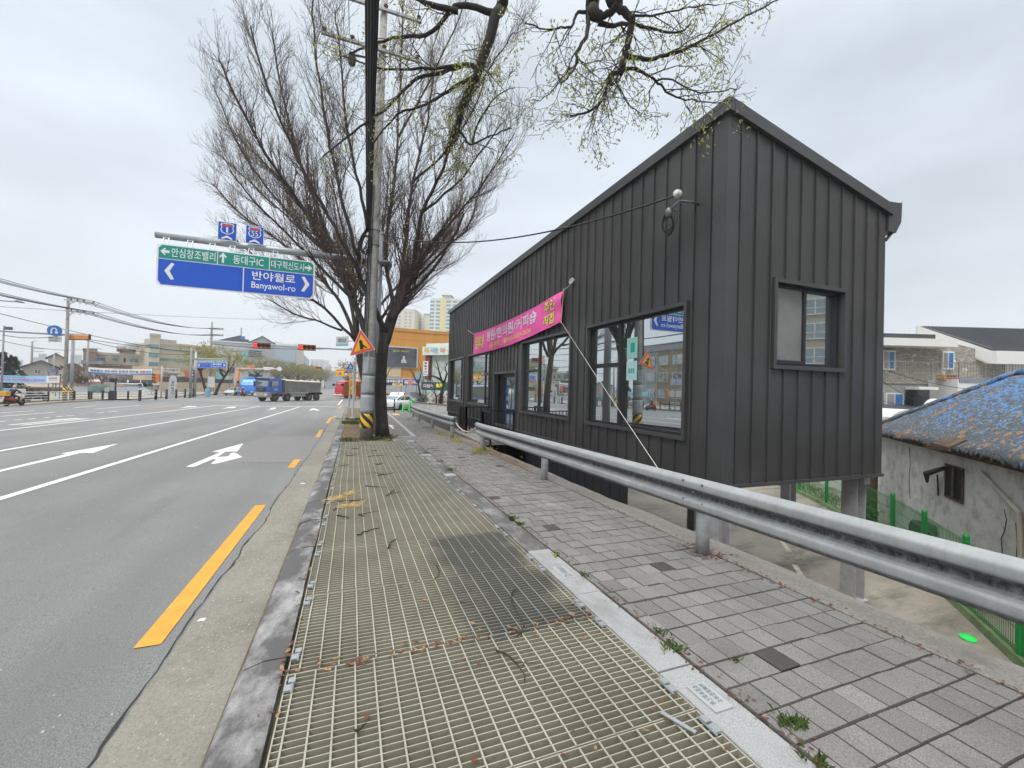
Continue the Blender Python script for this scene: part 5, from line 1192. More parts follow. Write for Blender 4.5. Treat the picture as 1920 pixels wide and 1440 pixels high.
def motorbike(label, loc, rz, pm, shieldm, box=True):
    t = thing('motorcycle', label, 'motorcycle', loc, rz)
    for x in (-.62, .66):
        ty = MB().lathe([(.24,-.045),(.285,-.04),(.30,0),(.285,.04),(.24,.045)], 24, (0,0,0), 'Y').build('wheel', TYRE, t, loc=(x,0,.30))
        mb = MB().lathe([(.05,-.05),(.05,.05),(0,.05)], 10, (0,0,0), 'Y')
        for k in range(9): a = 2*pi*k/9; mb.bar((0,0,0), (.245*cos(a), 0, .245*sin(a)), .016)
        mb.build('rim', RIM, ty)
    mb = MB(); mb.tube([(.66,.0,.30),(.52,0,.72),(.46,0,.98)], .03, 8); mb.bar((.44,-.32,1.0), (.44,.32,1.0), .03); mb.build('fork', RIM, t)
    mb = MB(); mb.loft([[(x,-w_,z0),(x,-w_*1.1,(z0+z1)/2),(x,-w_*.6,z1),(x,w_*.6,z1),(x,w_*1.1,(z0+z1)/2),(x,w_,z0)] for x, w_, z0, z1 in ((-.75,.09,.50,.72),(-.4,.13,.42,.74),(-.1,.12,.35,.62),(.25,.09,.35,.52),(.4,.06,.5,.66))]); mb.build('body', pm, t, smooth=True)
    mb = MB(); mb.loft([[(.30,-.20,.30),(.36,0,.30),(.30,.20,.30),(.27,0,.30)],[(.46,-.24,.62),(.54,0,.62),(.46,.24,.62),(.43,0,.62)],[(.42,-.14,.95),(.50,0,.95),(.42,.14,.95),(.39,0,.95)]]); mb.build('leg_shield', shieldm, t, smooth=True)
    MB().loft([[(x,-w_,z),(x,0,z+.05),(x,w_,z),(x,0,z-.03)] for x, w_, z in ((.42,.03,.60),(.62,.09,.64),(.88,.06,.52))]).build('front_fender', pm, t, smooth=True)
    MB().box(-.75, -.02, -.13, .13, .72, .80).build('seat', TYRE, t, bevel=.03)
    MB().lathe([(0,0),(.075,.0),(.085,.05),(0,.09)], 12, (.48,0,.92), 'X').build('headlight', LAMPW, t)
    mb = MB(); mb.box(-.15, .2, -.12, .12, .18, .40); mb.tube([(.1,-.13,.25),(-.3,-.15,.24),(-.75,-.16,.30)], .04, 8); mb.build('engine', TYRE, t)
    if box: MB().box(-.95, -.55, -.2, .2, .82, 1.2).build('cargo_box', mat('orange_box', (.62,.32,.04), .5), t, bevel=.03)
    return t
ML = at_g(38, 760.5, -.12); ML = Vector((ML.x, ML.y - .7, 0)); ML.z = G(ML.y) - .115
motorbike('cream and red delivery motorcycle riding past the railing at the left photo edge', ML, radians(82), mat('bike_red', (.30,.03,.03), .35), mat('bike_cream', (.62,.58,.46), .4))
rider('person in navy jacket and pale helmet riding the cream delivery motorcycle', ML, radians(82), NAVY, DKCL)
p = at_g(440.5, 742.5, -.12); walker('person in dark clothes walking beside the small white car', p, radians(200), DKCL, DKCL)
p = at_g(455, 743.5, -.12); p.z = G(p.y)-.115
motorbike('dark scooter with red panels waiting in front of the blue bus', p, radians(300), mat('scooter_red', (.36,.06,.06), .4), DGR, False)
rider('person in red top on the dark scooter before the blue bus', p, radians(300), REDC, DKCL)
# ================================================================ THE SURROUNDINGS: LEFT SIDE AND AHEAD
ZG = G(200)
class Facade:
    """a building whose street face runs from photo column pl at distance dl to column pr at distance dr, standing on the ground"""
    def __init__(s, name, label, cat, pl, dl, pr, dr, pt, deep, m, zb=None, group=None, walls=True, flat=True, radial=True):
        A = at_d(pl, 720, dl); B = at_d(pr, 720, dr)
        if radial: B = EYEV + (B-EYEV)*(A.xy.length*dr/dl/B.xy.length)   # the front turns square to the line of sight
        s.zb = ZG + .02 if zb is None else zb
        A.z = B.z = s.zb; s.A = A; s.L = (B-A).length; s.u = (B-A).normalized(); s.n = Vector((s.u.y, -s.u.x, 0))
        s.h = at_d(pl, pt, dl).z - s.zb; s.deep = deep
        s.t = thing(name, label, cat, A, atan2(s.u.y, s.u.x), group); s.m = m
        if walls: MB().box(0, s.L, 0, deep, 0, s.h).build('wall', m, s.t)
        if walls and flat:
            mb = MB(); e = .25; mb.box(-.1, s.L+.1, -.1, e, s.h-.02, s.h+.5); mb.box(-.1, s.L+.1, deep-e, deep+.1, s.h-.02, s.h+.5); mb.box(-.1, e, e, deep-e, s.h-.02, s.h+.5); mb.box(s.L-e, s.L+.1, e, deep-e, s.h-.02, s.h+.5)
            mb.build('parapet', m, s.t)
    def loc(s, px, py):
        r = ray(px, py); t = (s.A - EYEV).dot(s.n) / r.dot(s.n); p = EYEV + r*t; return (p - s.A).dot(s.u), p.z - s.zb
    def rect(s, a, b):
        (u0, z1), (u1, z0) = s.loc(*a), s.loc(*b); return min(u0,u1), max(u0,u1), min(z0,z1), max(z0,z1)
    def panel(s, name, a, b, m, out=.06, back=.02, parent=None):
        u0, u1, z0, z1 = s.rect(a, b); return MB().box(u0, u1, -out, back, max(z0, .0), z1).build(name, m, parent or s.t)
    def windows(s, a, b, nx, ny, fx, fy, m, frame=None, name='window'):
        u0, u1, z0, z1 = s.rect(a, b); cw, ch = (u1-u0)/nx, (z1-z0)/ny; me = None
        for j in range(ny):
            for i in range(nx):
                c = (u0 + cw*(i+.5), 0, z0 + ch*(j+.5))
                if me is None:
                    mb = MB(); w2, h2 = cw*fx/2, ch*fy/2; mb.box(-w2, w2, -.05, .02, -h2, h2)
                    if frame: 
                        mb.cm = 1; f = min(.12, w2*.2); mb.box(-w2-f, w2+f, -.09, .0, h2, h2+f); mb.box(-w2-f, w2+f, -.09, 0, -h2-f, -h2); mb.box(-w2-f, -w2, -.09, 0, -h2, h2); mb.box(w2, w2+f, -.09, 0, -h2, h2); mb.box(-f/2, f/2, -.08, 0, -h2, h2)
                    o = mb.build(name, [m, frame] if frame else m, s.t, loc=c); me = o.data
                else: o = bpy.data.objects.new(name, me); COL.objects.link(o); o.parent = s.t; o.location = c
    def letters(s, body, a, b, m, out=.09, bold=.02, parent=None):
        u0, u1, z0, z1 = s.rect(a, b); mb = MB(); text(mb, body, lambda u, v: (u, -out, v), u0, u1, z0, z1, bold); return mb.build('lettering', m, parent or s.t)
WGL = glass('far_window', (.03,.045,.055), .25, .05); TEAL = glass('teal_glass', (.05,.20,.23), .12, .08); DKW = mat('dark_window', (.035,.045,.055), .2, spec=.8)
CREAM = mat('cream_wall', (.46,.42,.34), .85, var=.08, scale=.6); TAN = mat('tan_wall', (.44,.34,.22), .85, var=.08, scale=.5); GREYW = mat('grey_wall', (.42,.43,.43), .85, var=.06, scale=.4); BROWN = mat('brown_brick', (.24,.165,.14), .9, var=.15, scale=2); STUC = mat('plain_stucco', (.40,.385,.34), .9, var=.1, scale=.6)
PALEW = mat('pale_wall', (.55,.55,.52), .85, var=.05, scale=.3); DROOF = mat('dark_roof', (.075,.08,.09), .6, var=.15, scale=1.5); BRICKR = mat('red_brown_roof', (.21,.105,.085), .8, var=.15); ROOFG = mat('grey_sheet_roof', (.19,.205,.22), .5, .2, var=.15, scale=.8); WSHEET = mat('white_sheet', (.58,.58,.57), .6, var=.1); VIOL = mat('violet_panel', (.20,.19,.27), .6)
WFR = mat('white_frame', (.62,.62,.60), .5)
def gable(f, name, hr, m, over=.4, along=True):
    """pitched roof with its ridge running away from the street"""
    mb = MB(); L, D, h = f.L, f.deep, f.h
    for sx in (0, 1):
        e = -over if sx == 0 else L+over; c = L/2
        q = [(e, -over, h-.12), (c, -over, h+hr), (c, D+over, h+hr), (e, D+over, h-.12)]
        mb.add(q + [(x, y, z+.16) for x, y, z in q], [(0,1,2,3),(4,5,6,7),(0,1,5,4),(2,3,7,6),(0,3,7,4)])
    mb.build(name, m, f.t); MB().add([(0,0,h),(L,0,h),(L/2,0,h+hr),(0,.2,h),(L,.2,h),(L/2,.2,h+hr)], [(0,1,2),(3,5,4),(0,2,5,3),(1,4,5,2)]).build('gable_wall', f.m, f.t)
# houses at the far left
f = Facade('house', 'low cream house with a dark gable roof behind the pale blue banner', 'house', 41, 66, 109, 66, 688.5, 14, STUC, flat=False); gable(f, 'roof', 1.1, DROOF); f.windows((65,693),(77,700.5),1,1,.85,.9,WGL,WFR)
f = Facade('house', 'taller cream house with a hip roof above the low gable roof', 'house', 88, 92, 118, 92, 671, 10, CREAM, flat=False); gable(f, 'roof', 1.0, DROOF); f.windows((90.5,673),(95.5,680),1,1,.9,.9,WGL,WFR); f.windows((111,684),(117,688),1,1,.9,.9,WGL)
f = Facade('house', 'long low cream hall with sloping eaves under the pale blue banner', 'house', -40, 60, 122, 60, 722, 6, CREAM, flat=False); MB().hexa([(-1,-1.2,f.h-.3),(f.L+.5,-1.2,f.h-.3),(f.L+.5,6,f.h+.3),(-1,6,f.h+.3),(-1,-1.2,f.h-.1),(f.L+.5,-1.2,f.h-.1),(f.L+.5,6,f.h+.55),(-1,6,f.h+.55)]).build('roof', mat('brown_eave', (.30,.26,.20), .8), f.t)
f = Facade('red_roof_house', 'house with a dull red roof between the two striped poles', 'house', 118, 75, 152, 75, 689, 10, BROWN, flat=False); gable(f, 'roof', .9, BRICKR)
pale_far = mat('far_pale', (.46,.49,.49), .9, var=.04)
for k, (a, b, tp, d, lab) in enumerate(((5,21,672,330,'far pale apartment block above the evergreen'),(25,42,675,360,'far pale apartment block right of the evergreen'),(58,72,670.5,330,'far pale apartment block left of the gable ridge'),(70.5,86,664,300,'taller far pale apartment block above the gable roof'),(138,152,666,320,'far pale apartment block right of the striped poles'))):
    f = Facade('apartment_block', lab, 'building', a, d, b, d, tp, 14, pale_far, group='hazy apartment blocks on the left'); f.windows((a+1,tp+2),(b-1,tp+22),4,5,.5,.45,mat('far_glass',(.26,.31,.34),.5))
# brown and cream shops with rooftop tanks
f = Facade('brick_building', 'narrow brown brick building behind the white banner at its left end', 'building', 154, 92, 179, 92, 657, 12, BROWN); f.windows((156,672),(161,690),1,3,.9,.6,TEAL); MB().hexa([(-.3,-1.2,f.h-3),(3.2,-1.2,f.h-3),(3.2,0,f.h-2.2),(-.3,0,f.h-2.2),(-.3,-1.2,f.h-2.9),(3.2,-1.2,f.h-2.9),(3.2,0,f.h-2.1),(-.3,0,f.h-2.1)]).build('awning', DROOF, f.t)
f = Facade('shop_building', 'cream shop building with dark awnings and water tanks on its roof', 'building', 178, 95, 268, 95, 664, 16, CREAM)
f.windows((178,671),(198,679),2,1,.8,.8,TEAL); f.windows((210,671),(221,677),1,1,.8,.8,TEAL); f.windows((231,671),(236.5,680),1,1,.8,.95,DKW); f.windows((242,672),(260,680),2,1,.75,.95,TEAL)
for a, b in (((177,668.5),(199,671.5)),((208,669),(222,672.5))):
    u0,u1,z0,z1 = f.rect(a,b); MB().hexa([(u0,-1.4,z0),(u1,-1.4,z0),(u1,0,z0+.3),(u0,0,z0+.3),(u0,-1.2,z0+.2),(u1,-1.2,z0+.2),(u1,0,z1+.3),(u0,0,z1+.3)]).build('awning', DROOF, f.t)
f.panel('brick_band', (178,682), (266,735), BROWN, .08)
sgn = f.panel('sign_board', (170,681.5), (227,687.5), mat('dark_sign', (.06,.06,.065), .5), .25); f.letters('소문난 반야 한우직판', (184,682.6), (226,686.8), mat('sign_cream', (.62,.55,.36), .5), .29, .03)
f.panel('sign_board', (178,688.5), (236,690.5), mat('sign_orange', (.66,.36,.08), .5), .22)
u0,u1,z0,z1 = f.rect((190,653),(266,664)); PZ = z1; MB().box(u0+3, u1, 2.5, 12, f.h, PZ).build('penthouse', STUC, f.t)
for i in range(4): MB().box(u0+3.2+i*3.4, u0+3.5+i*3.4, 2.0, 2.3, f.h, PZ).build('column', BRICKR, f.t)
MB().box(u0+2.5, u1+.5, 1.8, 12.2, PZ, PZ+.25).build('penthouse_roof', BRICKR, f.t); 
for a, b, tp, lab in ((239,258,640,'larger grey domed water tank on the cream shop roof'),(221,237,644.5,'smaller pale water tank on the cream shop roof')):
    p = at_d((a+b)/2, 652, 98); r_ = (b-a)/2/785*98; zt = at_d((a+b)/2, tp, 98).z; z0 = f.zb + PZ + .25
    solo('water_tank', MB().lathe([(0,z0),(r_,z0),(r_,zt-.6),(r_*.7,zt-.12),(0,zt)], 18, (p.x,p.y,0)), mat('tank_grey', (.42,.45,.46), .6), lab, 'water tank', Vector((p.x,p.y,z0)))
# teal-banded office
f = Facade('office_building', 'cream office building with bands of teal glass and a stair tower', 'building', 278.5, 92, 297.5, 92, 629, 9, CREAM)
for a, b in ((645,654),(661,670),(678.5,689),(696,706),(715,722)): f.panel('glass_band', (279,a), (297,b), TEAL, .07)
g2_ = Facade('office_wing', 'wide wing of the cream office with four teal glass bands behind the yellow-green tree', 'building', 298, 95.5, 398, 99, 645.5, 16, CREAM)
for a, b in ((653,664),(671,681),(687,697)): g2_.panel('glass_band', (300,a), (396,b), TEAL, .07)
g2_.panel('tan_base', (298,699), (398,738), TAN, .1); g2_.windows((302,640),(320,644),1,1,.1,.1,DKW)
MB().box(-.3, 4, 2, 7, g2_.h, g2_.loc(300,634)[1]).build('roof_room', STUC, g2_.t)
# long market roofs behind the left railing
f = Facade('market_hall', 'long low hall with a grey corrugated roof behind the information board', 'hall', 136, 66, 286, 68, 736, 7, mat('hall_wall', (.30,.32,.29), .8), flat=False)
mb = MB(); L = f.L; z0 = f.h-.1; n = 70
pts = [(L*i/n, (.07 if i % 2 else 0)) for i in range(n+1)]
mb.loft([[(x, -1.0, z0+dz) for x, dz in pts] + [(x, -1.0, z0+dz-.06) for x, dz in pts[::-1]], [(x, 3.0, z0+1.05+dz) for x, dz in pts] + [(x, 3.0, z0+.99+dz) for x, dz in pts[::-1]]]); mb.build('roof', ROOFG, f.t)
MB().hexa([(-1,3.1,z0+1.0),(L*.74,3.1,z0+1.0),(L*.74,7,z0+1.0),(-1,7,z0+1.0),(-1,3.1,z0+1.15),(L*.74,3.1,z0+1.15),(L*.66,6.0,z0+1.85),(-1,6.0,z0+1.85)]).build('upper_roof', BRICKR, f.t)
f = Facade('white_shed', 'white sheet-roofed sheds in a row beneath the white slogan banner', 'shed', 166, 76, 318, 76, 717.5, 6, WSHEET, flat=False); MB().hexa([(-.3,-.6,f.h-.2),(f.L,-.6,f.h-.2),(f.L,6,f.h+.3),(-.3,6,f.h+.3),(-.3,-.6,f.h),(f.L,-.6,f.h),(f.L,6,f.h+.6),(-.3,6,f.h+.6)]).build('roof', WSHEET, f.t)
for i in range(5): MB().box(f.L*(.15+.16*i), f.L*(.15+.16*i)+1.6, .2, 3, f.h+.3, f.h+.75).build('roof_clutter', DROOF, f.t)
p = at_d(262, 724, 65.5); bs = Vector((p.x, p.y, at_d(262,727,65.5).z))
mb = MB(); A_, B_ = at_d(256,722,65.5), at_d(285,715.5,66); C_, D_ = at_d(287,724,67.5), at_d(258,727,64.5)
mb.hexa([D_, C_, B_+Vector((0,.1,0)), A_+Vector((0,.1,0)), D_+Vector((0,0,.08)), C_+Vector((0,0,.08)), B_+Vector((0,0,.08)), A_+Vector((0,0,.08))])
pv = thing('solar_panel', 'tilted dark blue roof panel with pale frame at the right end of the hall', 'panel', D_); mb.build('panel', mat('panel_blue', (.07,.09,.13), .3), pv, off=D_)
for k in (.33, .66): MB().bar(D_.lerp(C_, k)+Vector((0,0,.12)), A_.lerp(B_, k)+Vector((0,0,.12)), .08).build('frame_bar', WFR, pv, off=D_)
# tan shops behind the yellow-green tree
f = Facade('tan_shop', 'low tan shop building with coloured signboards behind the standing signs', 'shop', 303, 82, 436, 88, 692, 9, TAN)
f.panel('shop_front', (303,706.5), (436,726), mat('shop_glass', (.08,.075,.08), .3), .05); f.panel('fascia', (303,716), (436,735), mat('pale_tan', (.50,.40,.27), .8), .08)
for a, b, c, d, m in ((306,697,313,704,'a'),(314,697.5,334,700.5,'b'),(335,697,344,702,'c'),(345,697,352.5,707,'d'),(316,701.5,328,706,'e'),(331,702,345,706,'b'),(366,698,376,704,'d'),(405,697,419,711,'f'),(418,705,433,712,'g')):
    f.panel('sign_board', (a,b), (c,d), mat('sb_'+m, {'a':(.30,.22,.20),'b':(.55,.54,.52),'c':(.68,.46,.10),'d':(.55,.14,.16),'e':(.25,.24,.24),'f':(.30,.55,.62),'g':(.50,.60,.58)}[m], .5), .3)
# grey hospital with dark roof structures and screen
HOSP = mat('panel_grey', (.46,.48,.49), .7, var=.04, scale=.3)
f = Facade('grey_hospital', 'large pale grey panel building with a blue screen and dark windows', 'building', 398, 128, 470, 128, 640, 25, HOSP)
f.panel('screen', (453,659), (464.5,676), mat('screen_lit', (.16,.38,.50), .3, emit=.25), .3); 
for i in range(5): f.panel('panel_joint', (398,646+i*11), (470,646.3+i*11), mat('joint_grey', (.36,.38,.39), .8), .03)
u0,u1,z0,z1 = f.rect((432,633),(467,641)); MB().box(u0,u1,2,14,f.h,z1).build('roof_block', DROOF, f.t)
mb = MB(); (ua,za),(ub,zb2) = f.loc(400,641), f.loc(452,630); mb.bar((ua,3,za),(ub,3,zb2),1.0,.9); 
for k in range(4): x_ = ua+(ub-ua)*k/3; mb.bar((x_,3,f.h),(x_,3,za+(zb2-za)*k/3),.3)
mb.build('sloping_canopy', DROOF, f.t); u0,u1,z0,z1 = f.rect((452,629),(459.5,635.5)); MB().box(u0,u1,2,6,z0,z1).build('blue_box', mat('blue_plant', (.05,.20,.55), .5), f.t)
(u,z1),_ = f.loc(453,612),0; MB().tube([(u,4,f.h),(u,4,z1)], .15, 6).build('antenna', MT, f.t)
f = Facade('grey_hospital_wing', 'grey wing with dark ribbon windows right of the blue screen', 'building', 464.5, 130, 513, 130, 642, 22, mat('wing_grey', (.33,.35,.37), .7, var=.04))
f.windows((466,656),(491,671),1,4,.98,.6,DKW); f.windows((466,700),(492,722),1,3,.98,.6,DKW); gable(f, 'roof', 2.2, DROOF, .3)
# tall hotel with a violet panel and its long receding side
f = Facade('hotel_building', 'pale hotel front with a violet vertical panel and square windows', 'building', 512, 168, 551, 166, 646, 12, mat('hotel_cream', (.53,.50,.44), .8, var=.04))
f.panel('violet_panel', (518.5,652), (530,703), VIOL, .4); f.windows((532,665),(539,703),1,4,.85,.45,mat('blue_window',(.12,.18,.26),.2)); 
f.letters('N', (522,655), (526,659), SWHT, .5)
f.panel('pale_strip', (512,640.5), (531,652), PALEW, .2); f.letters('모든병원', (541,662), (546.5,673), mat('grey_lettering',(.12,.12,.13),.5), .12)
f2 = Facade('glazed_building', 'long grey blue glazed side of the hotel receding down the avenue', 'building', 551.5, 166, 579, 275, 650, 18, mat('hotel_side', (.36,.42,.46), .5, var=.04))
f2.windows((553,657),(578.5,706),6,6,.55,.6,mat('side_glass',(.16,.23,.28),.25,spec=.8))
TOW = mat('tower_pale', (.52,.52,.49), .85, var=.03)
FGL = mat('tower_glass', (.28,.33,.36), .4)
for a, b, tp, d, lab in ((581,607,674,420,'pale apartment tower at the end of the avenue beside the hotel'),(604,620,683,480,'second pale tower at the end of the avenue'),(607,616,676,560,'narrow farther tower at the end of the avenue')):
    f = Facade('apartment_tower', lab, 'building', a, d, b, d, tp, 16, TOW); f.windows((a+1,tp+3),(b-1,718),3 if b-a > 12 else 2,10,.6,.5,FGL)
f = Facade('grey_hall', 'wide low grey building closing the avenue above the red bus', 'building', 611, 230, 642, 230, 701, 20, mat('far_grey', (.36,.40,.43), .8)); f.panel('window_band', (612,706), (640,709), FGL); f.panel('window_band', (612,713), (640,716), FGL)
f = Facade('apartment_tower', 'dim blue grey block far behind the yellow road sign', 'building', 622, 420, 650, 420, 696, 16, mat('far_blue', (.36,.41,.46), .9)); f.windows((624,698),(648,716),5,5,.6,.5,FGL)

# ---------------- orange mall, signs, towers ahead on the right
def tiles(name, c, sx, sz, line):
    m, N, L, B = _base(name); tcn = N.new('ShaderNodeTexCoord').outputs['Object']; s = N.new('ShaderNodeSeparateXYZ'); L.new(tcn, s.inputs[0])
    fx = math_(N, L, 'FRACT', math_(N, L, 'DIVIDE', s.outputs['X'], sx)); fz = math_(N, L, 'FRACT', math_(N, L, 'DIVIDE', s.outputs['Z'], sz))
    ln_ = math_(N, L, 'MAXIMUM', math_(N, L, 'LESS_THAN', fx, .03), math_(N, L, 'LESS_THAN', fz, .035))
    cc_ = mixc(N, L, rng(N, L, noise(N, L, pos(N), .5), .3, .7), scale_c(c, .92), scale_c(c, 1.06)); cc_ = mixc(N, L, math_(N, L, 'MULTIPLY', ln_, .55), cc_, line); L.new(cc_, B.inputs['Base Color']); B.inputs['Roughness'].default_value = .5; return m
ORT = tiles('orange_tile', (.56,.255,.045), 1.75, 1.65, (.25,.11,.02))
f = Facade('orange_building', 'big orange tiled building with a dark poster behind the tree', 'building', 690, 66, 900, 70, 616, 20, ORT)
f.panel('cream_panel', (690,674), (751,707), mat('cream_panel', (.58,.46,.28), .7, var=.08), .12); f.panel('grey_base', (690,706), (843,740), mat('mall_base', (.40,.40,.40), .8), .15)
f.panel('poster_frame', (722.5,648), (782.5,691), mat('poster_frame', (.52,.50,.44), .6), .22)
ps_ = f.panel('poster', (724.5,650.5), (780,690), mat('poster_dark', (.075,.085,.095), .4, var=.5, scale=.5), .28); f.letters('셀프바 VIKING', (736,655.5), (766,661.5), mat('poster_gold', (.50,.42,.10), .5), .32)
u0,u1,z0,z1 = f.rect((750,667),(763,681)); mb = MB(); mb.add([(u0+(u1-u0)*x, -.31, z0+(z1-z0)*z) for x, z in ((.1,0),(.95,0),(.8,.35),(.62,.6),(.66,.8),(.55,1),(.4,1),(.33,.78),(.38,.6),(.2,.45))], [tuple(range(10))]); mb.build('poster_figure', mat('poster_white', (.48,.49,.50), .6), f.t)
f.panel('teal_front', (778,697), (793,712), mat('teal_front', (.28,.38,.36), .5), .3)
def board(pl, dl, pr, dr, pt, pb, label, m, name='shop_sign', th=.2, legs=True, cat='sign'):
    A = at_d(pl, pb, dl); B = at_d(pr, pb, dr); B.z = A.z; u = (B-A).normalized(); h = at_d(pl, pt, dl).z - A.z; L = (B-A).length; t = thing(name, label, cat, A, atan2(u.y, u.x)); MB().box(0, L, 0, th, 0, h).build('board', m, t)
    if legs:
        for x in (.12*L, .88*L): MB().tube([(x, th*.5, 0), (x, th*.5, G(A.y)-.1-A.z)], .05, 8).build('post', MT, t)
    return t, L, h
def blet(t, L, h, body, u0, u1, v0, v1, m, bold=.03, out=.02):
    mb = MB(); text(mb, body, lambda u, v: (u*L, -out, v*h), u0, u1, v0, v1, bold); mb.build('lettering', m, t)
NAVYS = mat('sign_navy', (.02,.035,.12), .4); SBL2 = mat('sign_blue2', (.015,.06,.33), .4)
t, L, h = board(718.5, 58, 756.5, 57, 711, 722, 'navy shop sign with white letters over the parked cars', NAVYS); blet(t, L, h, '상동부동산중개', .06, .97, .47, .93, SWHT); MB().box(.45*L, .98*L, -.03, 0, 0, .36*h).build('yellow_strip', mat('sign_gold', (.75,.52,.10), .5), t); blet(t, L, h, '매매', .62, .82, .07, .3, NAVYS, .02, .04)
t, L, h = board(757.5, 57, 783.5, 56, 711, 722, 'blue shop sign with a round mark beside the navy sign', SBL2); blet(t, L, h, '원룸', .04, .38, .15, .85, SWHT); blet(t, L, h, '하우스', .56, .97, .15, .85, SWHT); MB().lathe([(.0,-.03),(.42,-.03),(.42,0),(0,0)], 18, (.46*L, -.02, .5*h), 'Y').build('round_mark', mat('mark_red', (.6,.2,.12), .5), t)
f = Facade('white_building', 'white walled shop with a pale sign and a dark red column', 'shop', 799, 50, 900, 46, 652, 12, mat('white_wall', (.52,.57,.53), .8, var=.05)); f.panel('sign_board', (799,651), (860,666), mat('pale_sign', (.60,.66,.58), .5), .7)
for tx, a, b, c in (('국', 802, 812, (.62,.42,.10)), ('식당', 814, 828.5, (.25,.42,.58)), ('마', 832.5, 842, (.62,.28,.16))): f.letters(tx, (a,653.5), (b,663), mat('let_'+tx, c, .5), .73, .05)
f.panel('red_column', (802.5,667), (809,712), mat('dark_red', (.16,.05,.05), .7), .5)
t, L, h = board(793, 48, 802, 48, 677, 704.5, 'tall white blade sign with black letters beside the dark red column', SWHT, th=.12)
for k, ch in enumerate('통닭구이'): blet(t, L, h, ch, .22, .78, .80-.2*k, .93-.2*k, SBLK, .03)
DGRN = mat('sign_dark_green', (.02,.085,.07), .4)
t, L, h = board(789.5, 45, 850, 42, 716, 731, 'dark green restaurant sign with pink and white lettering behind the bare tree', DGRN); blet(t, L, h, '다담아', .08, .42, .3, .75, mat('let_pink', (.70,.5,.52), .5), .04)
for k in (.55, .63): MB().lathe([(0,-.05),(.22,-.04),(.22,.04),(0,.05)], 12, (k*L, -.08, .6*h), 'Y').build('yellow_disc', mat('disc_yellow', (.75,.60,.05), .5), t)
f = Facade('apartment_tower', 'tall white and green apartment tower above the orange building', 'building', 803.5, 255, 900, 250, 560, 20, mat('tower_white', (.60,.61,.58), .8, var=.03))
f.panel('yellow_strip', (826,558), (834,640), mat('tower_yellow', (.62,.54,.28), .8), .3); f.windows((805.5,562),(825,640),2,11,.75,.58,mat('green_window', (.20,.31,.31), .25, spec=.8)); f.windows((836,562),(868,640),3,11,.75,.58,mat('green_window', (.2,.3,.3)))
u0,u1,z0,z1 = f.rect((831,552),(842,560)); MB().box(u0,u1,3,10,f.h,z1).build('roof_tower', TOW, f.t); MB().hexa([(u0-1.6,1.5,z1),(u1+1.6,1.5,z1),(u1+1.6,11,z1),(u0-1.6,11,z1),(u0-.3,3,z1+.9),(u1+.3,3,z1+.9),(u1+.3,10,z1+.9),(u0-.3,10,z1+.9)]).build('roof_cap', mat('cap_grey', (.35,.35,.34), .8), f.t)
f = Facade('apartment_tower', 'cream apartment tower between the white tower and the tree', 'building', 786, 300, 804.5, 298, 592, 18, mat('tower_cream', (.56,.52,.42), .8, var=.03)); f.windows((788,596),(796,640),2,8,.5,.5,FGL); MB().hexa([(2,2,f.h),(7,2,f.h),(7,9,f.h),(2,9,f.h),(1,1,f.h+1.8),(8,1,f.h+1.8),(8,10,f.h+1.8),(1,10,f.h+1.8)]).build('roof_cap', mat('cap_grey', (.35,.35,.34)), f.t)
f = Facade('apartment_tower', 'cream apartment tower seen through the tree twigs', 'building', 735, 290, 774, 286, 580, 18, mat('tower_cream', (.56,.52,.42))); f.windows((738,584),(752,640),2,9,.55,.5,FGL); f.windows((757,584),(772,640),2,9,.55,.5,FGL)

# ---------------- street trees of the surroundings: limbs plus many leaf-sized faces
def clump_tree(name, label, loc, h, cr, m, n, seed, trunks=1, lsz=.3, group=None, twm=TWIG, flat=.8):
    r = random.Random(seed); t = thing(name, label, 'tree', loc, 0, group); tr = MB(); lv = MB(); tw = MB()
    for k in range(trunks):
        a = 2*pi*k/trunks + .3; p0 = Vector((.6*cos(a), .6*sin(a), 0))*(trunks > 1)
        pts, d = curve(p0, Vector((.25*cos(a)*(trunks > 1), .2*sin(a)*(trunks > 1), 1)), h*.42, 5, r, .02, .06); tr.tube([p0-Vector((0,0,.2))]+pts[1:], [.045*h*.6*(1-.08*i) for i in range(6)], 9)
        for i in range(int(7/trunks)+2):
            b_ = 2*pi*i/(int(7/trunks)+2)+r.random(); q, e = curve(pts[-1-(i % 2)], Vector((cos(b_), sin(b_), r.uniform(.5,1.3))), h*.42, 5, r, .06, .12); tr.tube(q, [.014*h*(1-.17*j) for j in range(6)], 6, cap=False)
            twigs(tw, lv, q, .03, r, 0, (1.6, 2.2), (h*.16, h*.09), .05, .7, 0)
    cl = [(Vector((r.gauss(0,1), r.gauss(0,1), r.gauss(0,1))).normalized()*(r.random()**.45)) for _ in range(max(16, n//28))]
    for c in cl:
        c = Vector((c.x*cr, c.y*cr, h*.66 + c.z*h*.33*flat)); s = r.uniform(.35, .9)
        for j in range(28):
            p = c + rvec(r)*s*.55; d = rvec(r).normalized(); w_ = d.cross(rvec(r)).normalized(); k = lsz*r.uniform(.5, 1.2)
            lv.add([p, p+d*k*.5+w_*k*.3, p+d*k, p+d*k*.5-w_*k*.3], [(0,1,2,3)])
    tr.build('trunk', BARK, t, smooth=True); c_ = lv.build('crown', m, t)
    if tw.v: tw.build('twigs', twm, c_)
    return t
OLIVE = leafm('olive_leaf', (.20,.19,.06)); YGRN = leafm('yellow_green_leaf', (.27,.25,.055)); DKGRN = leafm('dark_green_leaf', (.022,.05,.02)); BRNL = leafm('brownish_leaf', (.19,.15,.075)); GRN = leafm('fresh_green_leaf', (.075,.125,.025)); RUST = leafm('rust_leaf', (.17,.085,.05))
